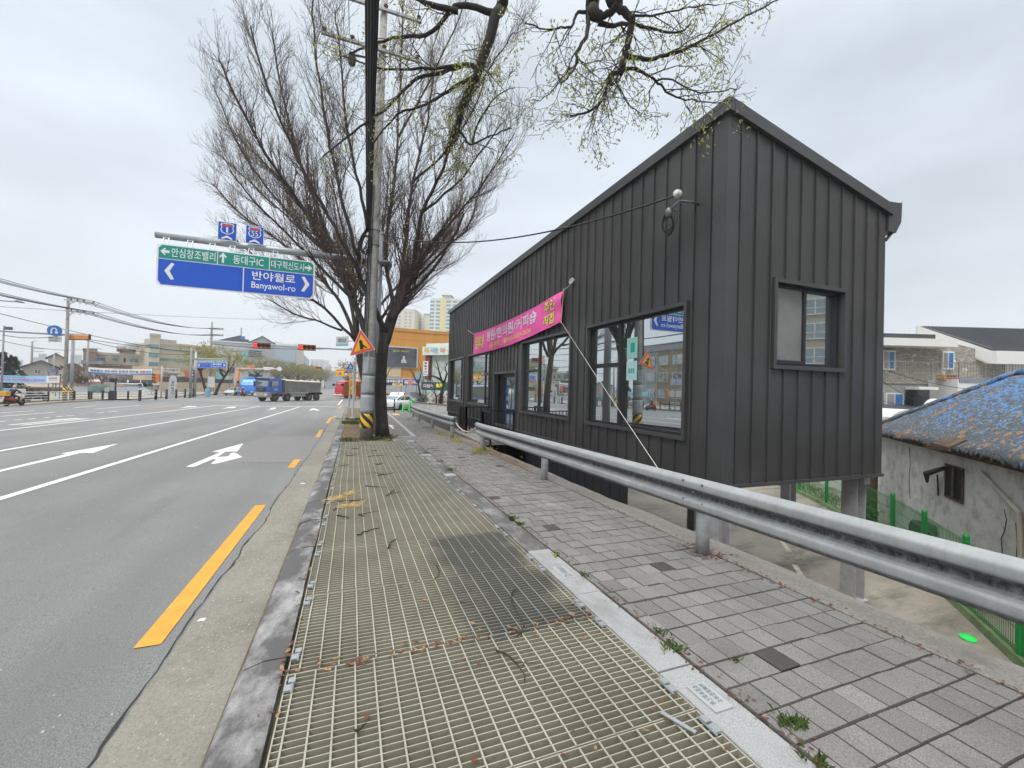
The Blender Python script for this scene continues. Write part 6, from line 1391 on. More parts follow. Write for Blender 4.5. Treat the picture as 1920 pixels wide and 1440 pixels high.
gp = lambda px, py, d: (lambda p: Vector((p.x, p.y, G(p.y) - .05)))(at_d(px, py, d))
clump_tree('broad_tree', 'broad yellow-green tree with forked trunks behind the second direction sign', gp(396, 738, 74), 10.0, 5.4, YGRN, 5200, 3, 2, .27)
clump_tree('broad_tree', 'brownish green tree left of the orange mast', gp(478, 738, 100), 10.0, 6.0, OLIVE, 3000, 4, 1, .3)
base_t = clump_tree('avenue_tree', 'first and tallest of the avenue trees behind the dump truck bed', gp(520, 742, 118), 9.5, 5.0, OLIVE, 2800, 6, 1, .32, 'row of olive trees down the avenue')
ords = ['second', 'third', 'fourth', 'fifth', 'sixth', 'seventh', 'eighth', 'ninth']
for i, (px, d) in enumerate(((541,126),(556,136),(569,148),(581,162),(591,178),(600,196),(608,216),(615,240))):
    dup(base_t, gp(px, 740, d), i*1.3, ords[i] + ' avenue tree counted from the dump truck towards the bus', scale=(1+.05*(i % 3), 1+.04*(i % 2), 1.0+.02*i))
clump_tree('broad_tree', 'olive tree above the yellow road sign, partly hidden by the pole', gp(650, 742, 88), 8.8, 3.0, BRNL, 900, 8, 1, .28)
clump_tree('broad_tree', 'smaller olive tree under the yellow road sign', gp(655, 742, 110), 6.5, 2.4, OLIVE, 600, 9, 1, .28)
def conifer(label, loc, h, r0, seed):
    r = random.Random(seed); t = thing('conifer', label, 'tree', loc); MB().tube([(0,0,-.2),(0,0,h*.9)], [.16,.03], 8).build('trunk', BARK, t); lv = MB()
    for i in range(900):
        z = h*(.1+.88*r.random()**.8); rr_ = r0*(1-z/h)*(.35+.75*r.random())*(.8+.3*sin(z*3)); a = r.uniform(0, 2*pi); p = Vector((rr_*cos(a), rr_*sin(a), z)); d = Vector((cos(a), sin(a), -.25)) + rvec(r)*.4; d.normalize(); w_ = d.cross(rvec(r)).normalized(); k = r.uniform(.25,.5)
        lv.add([p, p+d*k*.5+w_*k*.3, p+d*k, p+d*k*.5-w_*k*.3], [(0,1,2,3)])
    lv.build('crown', DKGRN, t)
conifer('dark pointed evergreen at the left photo edge behind the blue banner', gp(3, 735, 56), 5.6, 1.9, 1); conifer('dark pointed evergreen with a sharp tip beside the low house', gp(23, 735, 57), 5.2, 2.0, 2)
clump_tree('dark_bush', 'dark green round shrub behind the two striped poles', gp(147, 735, 70), 3.6, 2.4, DKGRN, 500, 12, 1, .3)
clump_tree('brown_bush', 'dry brown bushy tree beside the striped poles', gp(160, 735, 71), 5.2, 2.0, BRNL, 500, 13, 1, .28)
clump_tree('pink_bush', 'pale pinkish blossoming bushes under the white slogan banner', gp(190, 735, 71), 4.2, 3.0, leafm('blossom', (.42,.33,.30)), 700, 14, 1, .26)
# ================================================================ STREET FURNITURE ON THE FAR SIDE AND AT THE JUNCTION
POLEC = CONC; PGREY = mat('pole_grey', (.34,.36,.37), .5, .3, var=.08); SIGO = mat('signal_orange', (.60,.24,.06), .5, var=.06); SIGB = mat('signal_dark', (.05,.025,.02), .5)
def band(t, r, z0=.45, z1=1.35): MB().tube([(0,0,z0),(0,0,z1)], r, 18).build('stripe_band', HAZ, t, smooth=True)
def pole_px(name, label, px, pb, D, ptop, r0, r1, m, cat='pole', stripes=False):
    p = at_d(px, pb, D); z1 = at_d(px, ptop, D).z; b = Vector((p.x, p.y, G(p.y)-.02)); t = thing(name, label, cat, b)
    MB().tube([(0,0,-.1),(0,0,z1-b.z)], [r0, r1], 16).build('shaft', m, t, smooth=True)
    if stripes: band(t, r0+.012)
    return t, b
def along_px(b, px, py, D): return at_d(px, py, D) - b
INS = mat('brown_insulator', (.10,.06,.05), .3); ARM = mat('galv_arm', (.34,.35,.35), .5, .4)
t, pA = pole_px('utility_pole', 'tall concrete utility pole with striped foot and two crossarms across the road', 121, 753, 43, 557, .19, .12, POLEC, 'utility pole', True)
TIP = {}
for k, (x0, y0, x1, y1) in enumerate(((122,562.5,177,569.5),(122,582.5,177,589.5))):
    a, b = along_px(pA, x0, y0, 43), along_px(pA, x1, y1, 43-1.6); a.y = -.15; mb = MB().bar(a, b, .11); ar = mb.build('crossarm', ARM, t)
    MB().bar(along_px(pA, 123, y0+17, 43), a.lerp(b, .3), .05).build('stay', ARM, t)
    TIP[k] = []
    for f in (.24, .45, .66, .97):
        p = a.lerp(b, f); MB().lathe([(0,-.02),(.06,-.02),(.06,.08),(.09,.1),(.06,.16),(.09,.2),(.0,.26)], 8, p).build('insulator', INS, ar); TIP[k].append(pA + p + Vector((0,0,.24)))
        MB().tube([p + Vector((0,0,.1)), p + Vector((.25,-.2,-.28)), p + Vector((.5,-.1,.1))], .02, 5).build('jumper', BLK, ar)
t, pB = pole_px('utility_pole', 'farther utility pole with two crossarms behind the yellow-green tree', 393, 740, 84, 603.5, .24, .15, POLEC, 'utility pole')
TIB = {}
for k, (y0, y1) in enumerate(((617,617.5),(628.5,629.5))):
    a, b = along_px(pB, 394, y0, 84), along_px(pB, 418, y1, 82.5); ar = MB().bar(a, b, .2).build('crossarm', ARM, t); MB().bar(along_px(pB, 394, y0+7, 84), a.lerp(b, .25), .1).build('stay', ARM, t); TIB[k] = []
    for f in (.3, .5, .7, .97): p = a.lerp(b, f); MB().lathe([(0,-.02),(.12,-.02),(.12,.15),(0,.3)], 6, p).build('insulator', INS, ar); TIB[k].append(pB + p + Vector((0,0,.25)))
for k in range(2):
    for i in range(4):
        w_ = MB().tube(span(TIP[k][i], TIB[k][i], 1.0, 18), .028, 4); solo('power_line', w_, BLK, 'thin power line sagging between the two crossarmed poles on the left', 'cable', TIP[k][i], 'power lines between the crossarmed poles')
        far = TIP[k][i] + Vector((-2, -40, 2.4)); w_ = MB().tube(span(TIP[k][i], far, 1.3, 18), .024, 4); solo('power_line', w_, BLK, 'thin power line running from the striped pole out past the left photo edge', 'cable', TIP[k][i], 'power lines leaving the left photo edge')
def wire(a, b, sag, lab, r=.03, n=16): solo('overhead_wire', MB().tube(span(Vector(a), Vector(b), sag, n), r, 4), BLK, lab, 'cable', Vector(a))
wire(at_d(0,588,38), at_d(418,664,80), .8, 'long telephone wire from the left photo edge to the pole near the second sign')
wire(at_d(0,638,45), at_d(160,655,70), .5, 'lowest wire at the left edge passing behind the round u-turn sign')
wire(at_d(128,630,44), at_d(470,657,90), .9, 'wire from the grey signal pole over the shops to the hospital')
wire(at_d(128,628,44), at_d(360,664,64), .7, 'wire from the grey signal pole to the thin pole before the second sign')
wire(at_d(0,575,42), at_d(640,600,110), .5, 'faint high wire crossing the sky behind the large direction sign', .02)
wire(at_d(4,628,40), at_d(121,628,43), .3, 'slack wire beside the signal arm at the left edge')
# grey steel signal pole, its arm, u-turn disc, plate and signal seen from behind
t, pC = pole_px('signal_pole', 'grey steel signal pole with striped foot right of the utility pole', 133, 752, 44, 634, .15, .13, PGREY, 'signal pole', True)
a, b = along_px(pC, 133, 628.5, 44), along_px(pC, -30, 619, 40); MB().tube([a, b], [.1, .07], 10).build('arm', mat('arm_lilac', (.24,.24,.29), .5), t)
sg = MB(); p0, p1 = along_px(pC, 124, 637, 43.4), along_px(pC, 168, 637.5, 43.4); zt = along_px(pC, 124, 625.5, 43.4).z
sg.hexa([p0, p1, p1+Vector((0,.25,0)), p0+Vector((0,.25,0)), Vector((p0.x,p0.y,zt)), Vector((p1.x,p1.y,zt)), Vector((p1.x,p1.y+.25,zt)), Vector((p0.x,p0.y+.25,zt))]); hd_ = sg.build('signal_head', SIGB, t)
q = lambda u, v, d: p0.lerp(p1, u) + Vector((0,-d,(zt-p0.z)*v))
MB().hexa([q(.04,.10,0),q(.95,.10,0),q(.95,.10,.05),q(.04,.10,.05),q(.04,.62,0),q(.95,.62,0),q(.95,.62,.05),q(.04,.62,.05)]).build('housing', SIGO, hd_); MB().hexa([q(.04,.65,0),q(.95,.65,0),q(.95,.65,.05),q(.04,.65,.05),q(.04,.92,0),q(.95,.92,0),q(.95,.92,.05),q(.04,.92,.05)]).build('housing_top', mat('housing_pale', (.62,.40,.30), .5), hd_)
def disc(name, label, px, py, D, rpx, m, rim=None, rimk=1.0, cat='sign', pole=None):
    c = at_d(px, py, D); r_ = rpx/785*D; t = thing(name, label, cat, c); n = -(ray(px, py)); n.z = 0; n.normalize(); s_ = Vector((-n.y, n.x, 0)) * -1
    fn = lambda u, v, d=0: s_*u*r_ + Vector((0,0,1))*v*r_ + n*d
    mb = MB(); k = 28; ang = [2*pi*i/k for i in range(k)]; mb.add([fn(cos(a), sin(a), 0) for a in ang] + [fn(cos(a), sin(a), .04) for a in ang], [tuple(range(k))[::-1], tuple(range(k, 2*k))] + [(i, (i+1) % k, k+(i+1) % k, k+i) for i in range(k)]); mb.build('plate', rim or m, t)
    if rim: mb = MB(); mb.add([fn(cos(a)*rimk, sin(a)*rimk, .05) for a in ang], [tuple(range(k))]); mb.build('face', m, t)
    return t, fn
t, fn = disc('uturn_sign', 'round blue u-turn sign hung on the signal arm at the left', 102.5, 620, 43, 10, mat('round_blue', (.02,.17,.55), .3), mat('round_rim', (.02,.17,.55), .3))
mb = MB(); pts = [(.42,-.62),(.42,.1)] + [(.10+.32*cos(a), .1+.36*sin(a)) for a in [pi*i/10 for i in range(1, 10)]] + [(-.22,.1),(-.22,-.22)]
for a, b in zip(pts, pts[1:]):
    d = Vector((b[0]-a[0], b[1]-a[1])).normalized()*.11; mb.add([fn(a[0]-d.y, a[1]+d.x, .06), fn(b[0]-d.y, b[1]+d.x, .06), fn(b[0]+d.y, b[1]-d.x, .06), fn(a[0]+d.y, a[1]-d.x, .06)], [(0,1,2,3)])
mb.add([fn(-.55,-.2,.06), fn(.1,-.2,.06), fn(-.22,-.68,.06)], [(0,1,2)]); mb.build('uturn_arrow', SWHT, t)
t, L, h = board(90, 42.6, 115, 42.6, 630.5, 641, 'grey lettered plate under the round u-turn sign', mat('plate_grey', (.50,.52,.50), .5), 'sign_plate', .05, False); blet(t, L, h, '보행신호시', .06, .94, .55, .9, mat('plate_ink', (.20,.22,.21), .6), .02); blet(t, L, h, '좌회전시', .12, .88, .12, .45, mat('plate_ink', (.2,.22,.21)), .02)
# lamp post outside the left edge, camera pole at the edge
p = at_d(-70, 720, 30); b = Vector((p.x, p.y, G(p.y))); t = thing('street_lamp', 'street lamp whose dark arm and head reach in from the left edge', 'street lamp', b)
e0, e1 = at_d(0,563.5,29)-b, at_d(46,568,28)-b; MB().tube([(0,0,0),(0,0,e0.z-.4),(.3,0,e0.z),*[e0, at_d(25,565.5,28.5)-b]], [.1,.07,.05,.045,.04], 10).build('pole', mat('lamp_lilac', (.22,.22,.27), .5), t)
h0 = at_d(27,565,28.4)-b; MB().loft([[h0.lerp(e1,f)+Vector((0,w_,0)), h0.lerp(e1,f)+Vector((0,0,z_)), h0.lerp(e1,f)+Vector((0,-w_,0)), h0.lerp(e1,f)+Vector((0,0,-.04))] for f, w_, z_ in ((0,.04,.05),(.25,.11,.12),(.7,.12,.10),(1,.04,.02))]).build('lamp_head', mat('lamp_dark', (.10,.10,.12), .4), t)
t, b = pole_px('camera_pole', 'slim grey pole with a small camera at the left photo edge', 2, 752, 43, 610, .09, .07, mat('arm_lilac', (.24,.24,.29)), 'pole'); MB().box(.1, .6, -.15, .15, along_px(b,4,614,43).z-.2, along_px(b,4,614,43).z+.1).build('camera', mat('lamp_dark', (.1,.1,.12)), t); MB().bar((0,0,along_px(b,4,614,43).z), (.3,0,along_px(b,4,614,43).z), .05).build('bracket', MT, t)
for px, ptp, D, lab in ((57,640,72,'pale utility pole above the gable roof'),(162,638,74,'pale utility pole left of the brown brick building')):
    t, b = pole_px('utility_pole', lab, px, 735, D, ptp, .2, .13, POLEC, 'utility pole'); z_ = along_px(b, px, ptp+15 if px > 100 else ptp+13, D).z; MB().bar((0,-.2,z_), (2.0,-.2,z_), .1).build('crossarm', ARM, t); MB().bar((0,-.2,z_-.5), (1.6,-.2,z_-.5), .1).build('crossarm', ARM, t); MB().tube([(0,0,z_+1),(.2,0,z_+1.3),(.7,0,z_+1.35)], .05, 6).build('lamp_arm', PGREY, t)
t, b = pole_px('street_lamp', 'distant thin street lamp in front of the hip roof house', 99, 735, 60, 663, .07, .05, PGREY, 'street lamp'); z_ = along_px(b, 99, 663, 60).z; MB().tube([(0,0,z_),(.2,0,z_+.15),(.6,0,z_+.18)], .04, 6).build('lamp_arm', PGREY, t)
# banners
BLUB = mat('pale_blue_cloth', (.30,.55,.78), .8, var=.06); PKL = mat('pink_lettering', (.62,.14,.36), .7); BLL = mat('blue_lettering', (.05,.16,.40), .7); RDL = mat('red_lettering', (.62,.04,.06), .7); CLOTHW = mat('white_cloth', (.72,.72,.72), .8, var=.04)
def cloth_banner(name, label, pl, pr, D, pt, pb, m):
    A = at_d(pl, pb, D); B = at_d(pr, pb, D); B.z = A.z; u = (B-A).normalized(); h = at_d((pl+pr)/2, pt, D).z - at_d((pl+pr)/2, pb, D).z; L = (B-A).length; A.z = at_d((pl+pr)/2, pb, D).z
    t = thing(name, label, 'banner', A, atan2(u.y, u.x)); fn = lambda x, v, d=0: (x*L, -d - .04*sin(x*17), v*h - .12*4*x*(1-x))
    mb = MB(); n = 40; mb.add([fn(i/n, j/2) for j in range(3) for i in range(n+1)], [(j*(n+1)+i, j*(n+1)+i+1, (j+1)*(n+1)+i+1, (j+1)*(n+1)+i) for j in range(2) for i in range(n)]); mb.build('cloth', m, t)
    for x in (0, L): MB().tube([(x,.05,h*1.15),(x,.05,G(A.y)-A.z)], .045, 8).build('post', MT, t)
    def let(body, u0, u1, v0, v1, mm, bold=.03): mb = MB(); text(mb, body, lambda u, v: fn(u, v, .05), u0, u1, v0, v1, bold); mb.build('lettering', mm, t)
    return t, fn, let
t, fn, let = cloth_banner('banner', 'pale blue roadside banner with pink lettering and a white right end', -60, 111.5, 44.5, 702, 715.5, BLUB)
mb = MB(); mb.add([fn(x, v, .03) for v in (0, 1) for x in (.865, .9, .95, 1.0)], [(0,1,5,4),(1,2,6,5),(2,3,7,6)]); mb.build('white_end', CLOTHW, t)
let('인생이맛, 인생맛집! | 엄마손', .30, .845, .26, .56, PKL, .05); let('고객만족 최우선 서비스', .385, .63, .68, .88, BLL, .01); let('선보당', .885, .975, .52, .80, PKL, .04); let('대표전화', .89, .97, .32, .42, mat('plate_ink', (.2,.22,.21)), .01)
t, fn, let = cloth_banner('banner', 'white slogan banner with black and red lettering over a blue lower edge', 165.5, 285.5, 62, 690, 701.5, CLOTHW)
mb = MB(); n = 12; mb.add([fn(i/n, v, .03) for v in (0, .27) for i in range(n+1)], [(i, i+1, n+2+i, n+1+i) for i in range(n)]); mb.build('blue_edge', mat('banner_blue', (.07,.20,.48), .7), t)
let('영웅들이 지킨 바다 우리가 지켜갈', .035, .79, .36, .70, mat('banner_ink', (.02,.03,.09), .7), .03); let('대한', .81, .90, .36, .70, RDL, .04); let('민국', .905, .985, .36, .70, BLL, .04); let('서해수호의 날', .38, .68, .78, .9, mat('banner_ink', (.02,.03,.09)), .0); let('국가보훈부', .28, .80, .07, .2, CLOTHW, .0)
t, L, h = board(89, 50, 107.5, 50, 693.5, 697.5, 'small blue street name plate above the pale blue banner', mat('plate_blue', (.02,.06,.40), .4), 'street_name_sign', .05); blet(t, L, h, '반야월', .06, .35, .2, .8, SWHT, .02); blet(t, L, h, 'Banyawol', .45, .95, .2, .8, SWHT, .0)
# railings
RBR = mat('rail_brown', (.045,.028,.024), .6); RWHT = mat('rail_white', (.60,.60,.58), .5)
def px_fence(name, label, a, b, n, z_rails, arch, mpost, mrail, ph, pw=.12, rw=.07):
    A, B = at_g(*a, .0), at_g(*b, .0); t = thing(name, label, 'railing', A); 
    P = [A.lerp(B, i/n) for i in range(n+1)]
    for p in P: g = G(p.y); MB().box(p.x-pw/2, p.x+pw/2, p.y-pw/2, p.y+pw/2, g, g+ph).build('post', mpost, t, off=A)
    for p, q in zip(P, P[1:]):
        for z in z_rails:
            rr_ = [p.lerp(q, k/6) for k in range(7)]; mb = MB(); mb.tube([(v.x, v.y, G(v.y)+z+arch*4*(k/6)*(1-k/6)) for k, v in enumerate(rr_)], rw/2, 6, cap=False); mb.build('rail', mrail, t, off=A)
    return t
px_fence('railing', 'white four-rail railing behind the motorcyclist and striped poles', (-30,757), (137,751), 3, (.22,.45,.68,.92), 0, RBR, RWHT, 1.05)
px_fence('railing', 'dark low railing behind the information board and black pillar', (139,750), (262,748), 5, (.3,.6), 0, RBR, RBR, .95, .14, .05)
px_fence('railing', 'brown posted railing with arched white rails at the crossing', (262,752), (292,749.5), 1, (.5,.9), .22, RBR, RWHT, 1.2, .2, .11)
px_fence('railing', 'brown posted railing with arched pale rails before the standing signs', (292,749.5), (362,745), 4, (.45,.7,.95), .2, RBR, mat('rail_pale', (.42,.42,.41), .5), 1.2, .2, .1)
# information board, black pillar, standing signs, signal posts
p = at_g(188, 749, 0); t = thing('information_board', 'green framed map board on two dark posts behind the railing', 'notice board', p, radians(22)); t.scale = (.62,.62,.85)
for x in (-1.15, 1.15): MB().box(x-.14, x+.14, -.14, .14, 0, 1.0).build('post', mat('board_post', (.05,.04,.038), .7), t)
poly = [(-1.5,.85),(1.5,.85),(1.6,1.2),(1.55,1.75),(1.2,1.95),(0,2.02),(-1.2,1.95),(-1.55,1.75),(-1.6,1.2)]
MB().prism(poly, lambda u, v, d: (u, d, v), -.08, .08).build('frame', mat('board_green', (.22,.36,.30), .6), t)
MB().prism([(-1.25,.98),(1.25,.98),(1.3,1.3),(1.2,1.72),(-1.2,1.72),(-1.3,1.3)], lambda u, v, d: (u, d, v), -.1, -.085).build('map', mat('map_print', (.16,.24,.24), .5, var=.6, scale=2.2), t); MB().box(.5, 1.2, -.115, -.1, 1.05, 1.62).build('notice_panel', PALEW, t)
p = at_g(211, 750.5, 0); t = thing('marker_pillar', 'black roadside pillar with a grey display on its upper half', 'pillar', p); MB().box(-.22, .22, -.18, .18, 0, 2.25).build('body', mat('pillar_black', (.025,.025,.028), .5), t); MB().box(-.2, .2, -.2, -.18, 1.05, 1.95).build('display', mat('pillar_grey', (.36,.36,.36), .4), t); MB().box(-.26, .26, -.22, .22, 2.25, 2.4).build('cap', mat('pillar_black', (.02,.02,.02)), t)
p = at_g(323, 746, 0); t = thing('standing_sign', 'tall white standing sign with vertical dark letters near the crossing', 'sign', p, radians(20)); t.scale = (.47,.6,.75); MB().prism([(-.85,0),(.85,0),(.85,3.4),(.45,4.0),(-.45,4.0),(-.85,3.2)], lambda u, v, d: (u, d, v), -.15, .15).build('panel', mat('totem_white', (.52,.53,.54), .6), t)
mb = MB(); text(mb, 'CARE THE', lambda u, v: (.28-v*.6, -.16, .6+u*2.4), 0, 1, 0, 1, .02); mb.build('lettering', mat('totem_ink', (.06,.065,.07), .6), t)
t, b = pole_px('signal_post', 'slim pale signal post with an orange three-lamp signal beside the standing sign', 302, 747, 57, 686, .09, .08, mat('post_pale', (.45,.46,.43), .5), 'signal pole')
z0, z1 = along_px(b, 298, 716, 57).z, along_px(b, 298, 701, 57).z; MB().box(-.75, -.2, -.2, .2, z0, z1).build('signal_head', mat('signal_red_orange', (.60,.17,.05), .5), t)
for k in range(3): zz = z0+(z1-z0)*(k+.5)/3; MB().hexa([(-1.0,-.28,zz-.02),(-.72,-.28,zz-.12),(-.72,.1,zz-.12),(-1.0,.1,zz-.02),(-1.0,-.28,zz+.1),(-.72,-.28,zz+.14),(-.72,.1,zz+.14),(-1.0,.1,zz+.1)]).build('lamp_hood', SIGB, t)
MB().box(.15, 2.0, -.05, .05, along_px(b,304,690,57).z-.5, along_px(b,304,690,57).z).build('name_plate', PALEW, t); mb = MB(); zz = along_px(b,304,690,57).z; text(mb, '반야월역', lambda u, v: (.25+u*1.6, -.06, zz-.4+v*.3), 0, 1, 0, 1, .02); mb.build('lettering', mat('totem_ink', (.06,.06,.07)), t)
t, b = pole_px('utility_pole', 'plain grey pole left of the second direction sign', 356, 746, 60, 652, .16, .13, POLEC, 'utility pole')
t, L, h = board(358.5, 61, 363.5, 61, 693, 713, 'narrow dark blade sign with white letters on the plain grey pole', mat('blade_dark', (.03,.03,.06), .5), 'shop_sign', .1)
for k, ch in enumerate('ABC'): blet(t, L, h, ch, .2, .8, .72-.3*k, .92-.3*k, SWHT, .02)
# second direction sign
t, b = pole_px('overhead_sign', 'smaller blue and green direction sign far across the road', 364.5, 746, 64, 659, .22, .16, GP, 'sign')
a1, a2 = along_px(b, 364, 672.5, 64), along_px(b, 425, 674, 60); MB().tube([a1, a2], .12, 8).build('arm', GP, t)
A, B = along_px(b, 369, 690, 63), along_px(b, 424.5, 690, 60); zt = along_px(b, 396, 676, 61.5).z; B.z = A.z = along_px(b, 396, 690, 61.5).z
fq = lambda u, v, d=0: A.lerp(B, u) + Vector((0,-d,(zt-A.z)*v))
def fp(name, u0, u1, v0, v1, m, d): mb = MB(); mb.hexa([fq(u0,v0,d-.03),fq(u1,v0,d-.03),fq(u1,v0,d),fq(u0,v0,d),fq(u0,v1,d-.03),fq(u1,v1,d-.03),fq(u1,v1,d),fq(u0,v1,d)]); mb.build(name, m, t)
fp('panel', 0, 1, 0, 1, SWHT, .03); fp('blue_field', .015, .495, .03, .68, SB, .05); fp('blue_field', .505, .985, .03, .68, SB, .05); fp('green_field', .015, .985, .71, .96, SG, .05)
mb = MB(); fl2 = lambda u, v: fq(u, v, .06); text(mb, '안심창조밸리 동대구IC', fl2, .04, .62, .75, .92, .02); text(mb, '대구혁신도시', fl2, .68, .96, .75, .92, .02); text(mb, '반야월로', fl2, .55, .85, .38, .62, .03); text(mb, 'Banyawol-ro', fl2, .55, .85, .12, .28, .01)
shape(mb, [(.05,.36),(.085,.58),(.105,.56),(.08,.36),(.105,.16),(.085,.14)], fl2); shape(mb, [(.955,.36),(.92,.58),(.9,.56),(.925,.36),(.9,.16),(.92,.14)], fl2); mb.build('lettering', SWHT, t)
# orange mast with its arm and signs, far side of the junction
t, b = pole_px('signal_mast', 'orange mast with a long arm of signs behind the blue bus', 445, 741, 92, 690, .36, .34, mat('mast_orange', (.62,.27,.10), .5), 'signal mast')
a1, a2 = along_px(b, 445, 691.5, 92), along_px(b, 520, 692, 86); MB().tube([a1, a2], [.25,.15], 8).build('arm', mat('mast_orange2', (.58,.40,.30), .5), t); MB().bar(along_px(b,445,702,92), along_px(b,456,693,91.5), .2).build('brace', mat('mast_orange', (.6,.3,.1)), t)
def mast_box(name, pa, pb_, D, m, th=.25):
    A, B = along_px(b, pa[0], pb_[1], D), along_px(b, pb_[0], pb_[1], D); zt = along_px(b, pa[0], pa[1], D).z; zb = min(A.z, B.z); MB().hexa([Vector((A.x,A.y,zb)),Vector((B.x,B.y,zb)),Vector((B.x,B.y+th,zb)),Vector((A.x,A.y+th,zb)),Vector((A.x,A.y,zt)),Vector((B.x,B.y,zt)),Vector((B.x,B.y+th,zt)),Vector((A.x,A.y+th,zt))]).build(name, m, t)
mast_box('signal_back', (460.5,684.5), (478,688.5), 89, SIGO); mast_box('sign_panel', (493.5,688), (512,690.3), 86.8, SWHT); mast_box('sign_panel', (495,691.5), (512,693.5), 86.8, SWHT); mast_box('sign_panel', (478.5,690), (491,692.5), 87.5, PALEW); mast_box('signal_back', (424.5,682.5), (432.5,686), 93, SIGO); mast_box('sign_panel', (436.5,678.5), (447.5,689), 92.6, mat('back_grey', (.36,.39,.40), .5)); MB().bar(along_px(b,424,685,93), along_px(b,462,686.5,90), .12).build('rear_arm', PGREY, t)
c = along_px(b, 524, 691.8, 86); MB().lathe([(0,-.04),(.45,-.04),(.45,.04),(0,.04)], 20, c, 'Y').build('round_sign', SWHT, t)
t, L, h = board(430, 93, 439, 92, 689, 699.5, 'dark square sign on a thin pole left of the orange mast', mat('square_dark', (.05,.05,.09), .5), 'road_sign', .1)
# signal arm over the near road: two heads with red lamps
pb_ = Vector((.95, 44.5, G(44.5))); t = thing('traffic_light', 'signal arm reaching over the road with two red four-lamp signals', 'traffic light', pb_)
D1_, D2_ = at_y(490.5,647,44.5), at_y(575.5,651,44.5); ze = at_y(655, 655, 44.5).z
MB().tube([(0,0,0),(0,0,ze-pb_.z+1.5)], [.17,.13], 12).build('post', PGREY, t); MB().tube([(0,0,ze-pb_.z), D2_+Vector((.1,.15,0))-pb_, D1_+Vector((-4,.15,.1))-pb_], [.11,.08,.045], 8).build('arm', PGREY, t)
LRED = mat('lamp_lit_red', (.85,.02,.015), .3, emit=1.6); LOFF = mat('lamp_off', (.03,.014,.01), .3)
for (c, x0, x1, y0, y1) in ((D1_,474,507,642,652.5),(D2_,559,592,645.5,656)):
    A, B = at_y(x0, (y0+y1)/2, 44.3)-pb_, at_y(x1, (y0+y1)/2, 44.3)-pb_; hh = (y1-y0)/785*(42)*.5; B.z = A.z
    hd_ = MB().hexa([A+Vector((0,.06,-hh)),B+Vector((0,.06,-hh)),B+Vector((0,.1,-hh)),A+Vector((0,.1,-hh)),A+Vector((0,.06,hh)),B+Vector((0,.06,hh)),B+Vector((0,.1,hh)),A+Vector((0,.1,hh))]).build('signal_head', SIGB, t)
    q = lambda u, v, d: A.lerp(B, u) + Vector((0,-d,v*hh)); MB().hexa([q(.05,-.75,-.05),q(.95,-.75,-.05),q(.95,-.75,.1),q(.05,-.75,.1),q(.05,.75,-.05),q(.95,.75,-.05),q(.95,.75,.1),q(.05,.75,.1)]).build('housing', SIGO, hd_)
    for k in range(4):
        c_ = q(.15+.235*k, 0, .1); MB().lathe([(0,-.03),(hh*.62,-.02),(hh*.62,.0),(0,0)], 16, c_, 'Y').build('lamp', LRED if k == 0 else LOFF, hd_)
        if k: MB().tube([c_ + Vector((hh*.66*cos(a), -.08, hh*.66*sin(a))) for a in [pi*j/8 for j in range(9)]], .03, 5).build('lamp_hood', SIGB, hd_)
wire(at_y(660,653,44.4), at_y(400,645,60), .3, 'thin wire running along above the two red signals')
# far signals and signs at the right
t, b = pole_px('traffic_light', 'far signal arm with a small red signal and a round speed sign', 656, 742, 100, 680, .14, .11, PGREY, 'traffic light'); MB().tube([along_px(b,656,690,100), along_px(b,588,689,100)], .07, 6).build('arm', PGREY, t)
hd_ = MB().box(*sorted((along_px(b,588,690,100).x, along_px(b,604,690,100).x)), along_px(b,596,690,100).y-.3, along_px(b,596,690,100).y, along_px(b,596,692,100).z, along_px(b,596,687.5,100).z).build('signal_head', mat('signal_red_orange', (.6,.17,.05)), t)
for k in range(3): c_ = along_px(b, 594+k*3.6, 689.8, 100); MB().lathe([(0,-.42),(.2,-.42),(.2,-.3),(0,-.3)], 10, c_, 'Y').build('lamp', LOFF, hd_)
t, fn = disc('speed_sign', 'round white speed sign with red rim on the far signal arm', 617, 690, 99, 4.3, SWHT, REDF, .75); mb = MB(); text(mb, '50', lambda u, v: fn(-.45+.9*u, -.32+.64*v, .06), 0, 1, 0, 1, .03); mb.build('speed_number', SBLK, t)
t, L, h = board(630, 62, 652, 61, 631.5, 649, 'grey guide sign with a teal lower band behind the tree limbs', mat('guide_grey', (.40,.41,.40), .5), 'guide_sign', .1, False); MB().box(0, L, -.02, 0, 0, h*.2).build('teal_band', mat('teal_band', (.10,.36,.42), .5), t); blet(t, L, h, '경산', .15, .85, .4, .8, mat('totem_ink', (.06,.06,.07)), .03)
MB().tube([(L*.8,.1,h*.5),(L+1.6,.1,h*.5),(L+1.6,.1,G(56)-at_d(630,649,62).z)], .1, 8).build('post', PGREY, t)
t, L, h = board(629.5, 42, 658, 41.5, 692.5, 705, 'yellow school zone board with small symbols behind the pole', SYEL, 'road_sign', .06, False)
blet(t, L, h, '어린이보호구역', .06, .9, .82, .93, SBLK, .02); mb = MB(); shape(mb, [(.16,.2),(.42,.2),(.29,.68)], lambda u, v: (u*L, -.02, v*h)); mb.build('warning_symbol', mat('symbol_blue', (.12,.14,.35), .5), t)
for r_, m_, d_ in ((.33, REDF, -.03), (.23, SWHT, -.04)): MB().lathe([(0,-.01),(r_*h*1.1,-.01),(r_*h*1.1,0),(0,0)], 18, (.70*L, d_, .42*h), 'Y').build('round_symbol', m_, t)
MB().tube([(L*.9,.1,h*.5),(L*.9,.1,-(at_d(640,705,42).z-G(38)))], .07, 8).build('post', PGREY, t)
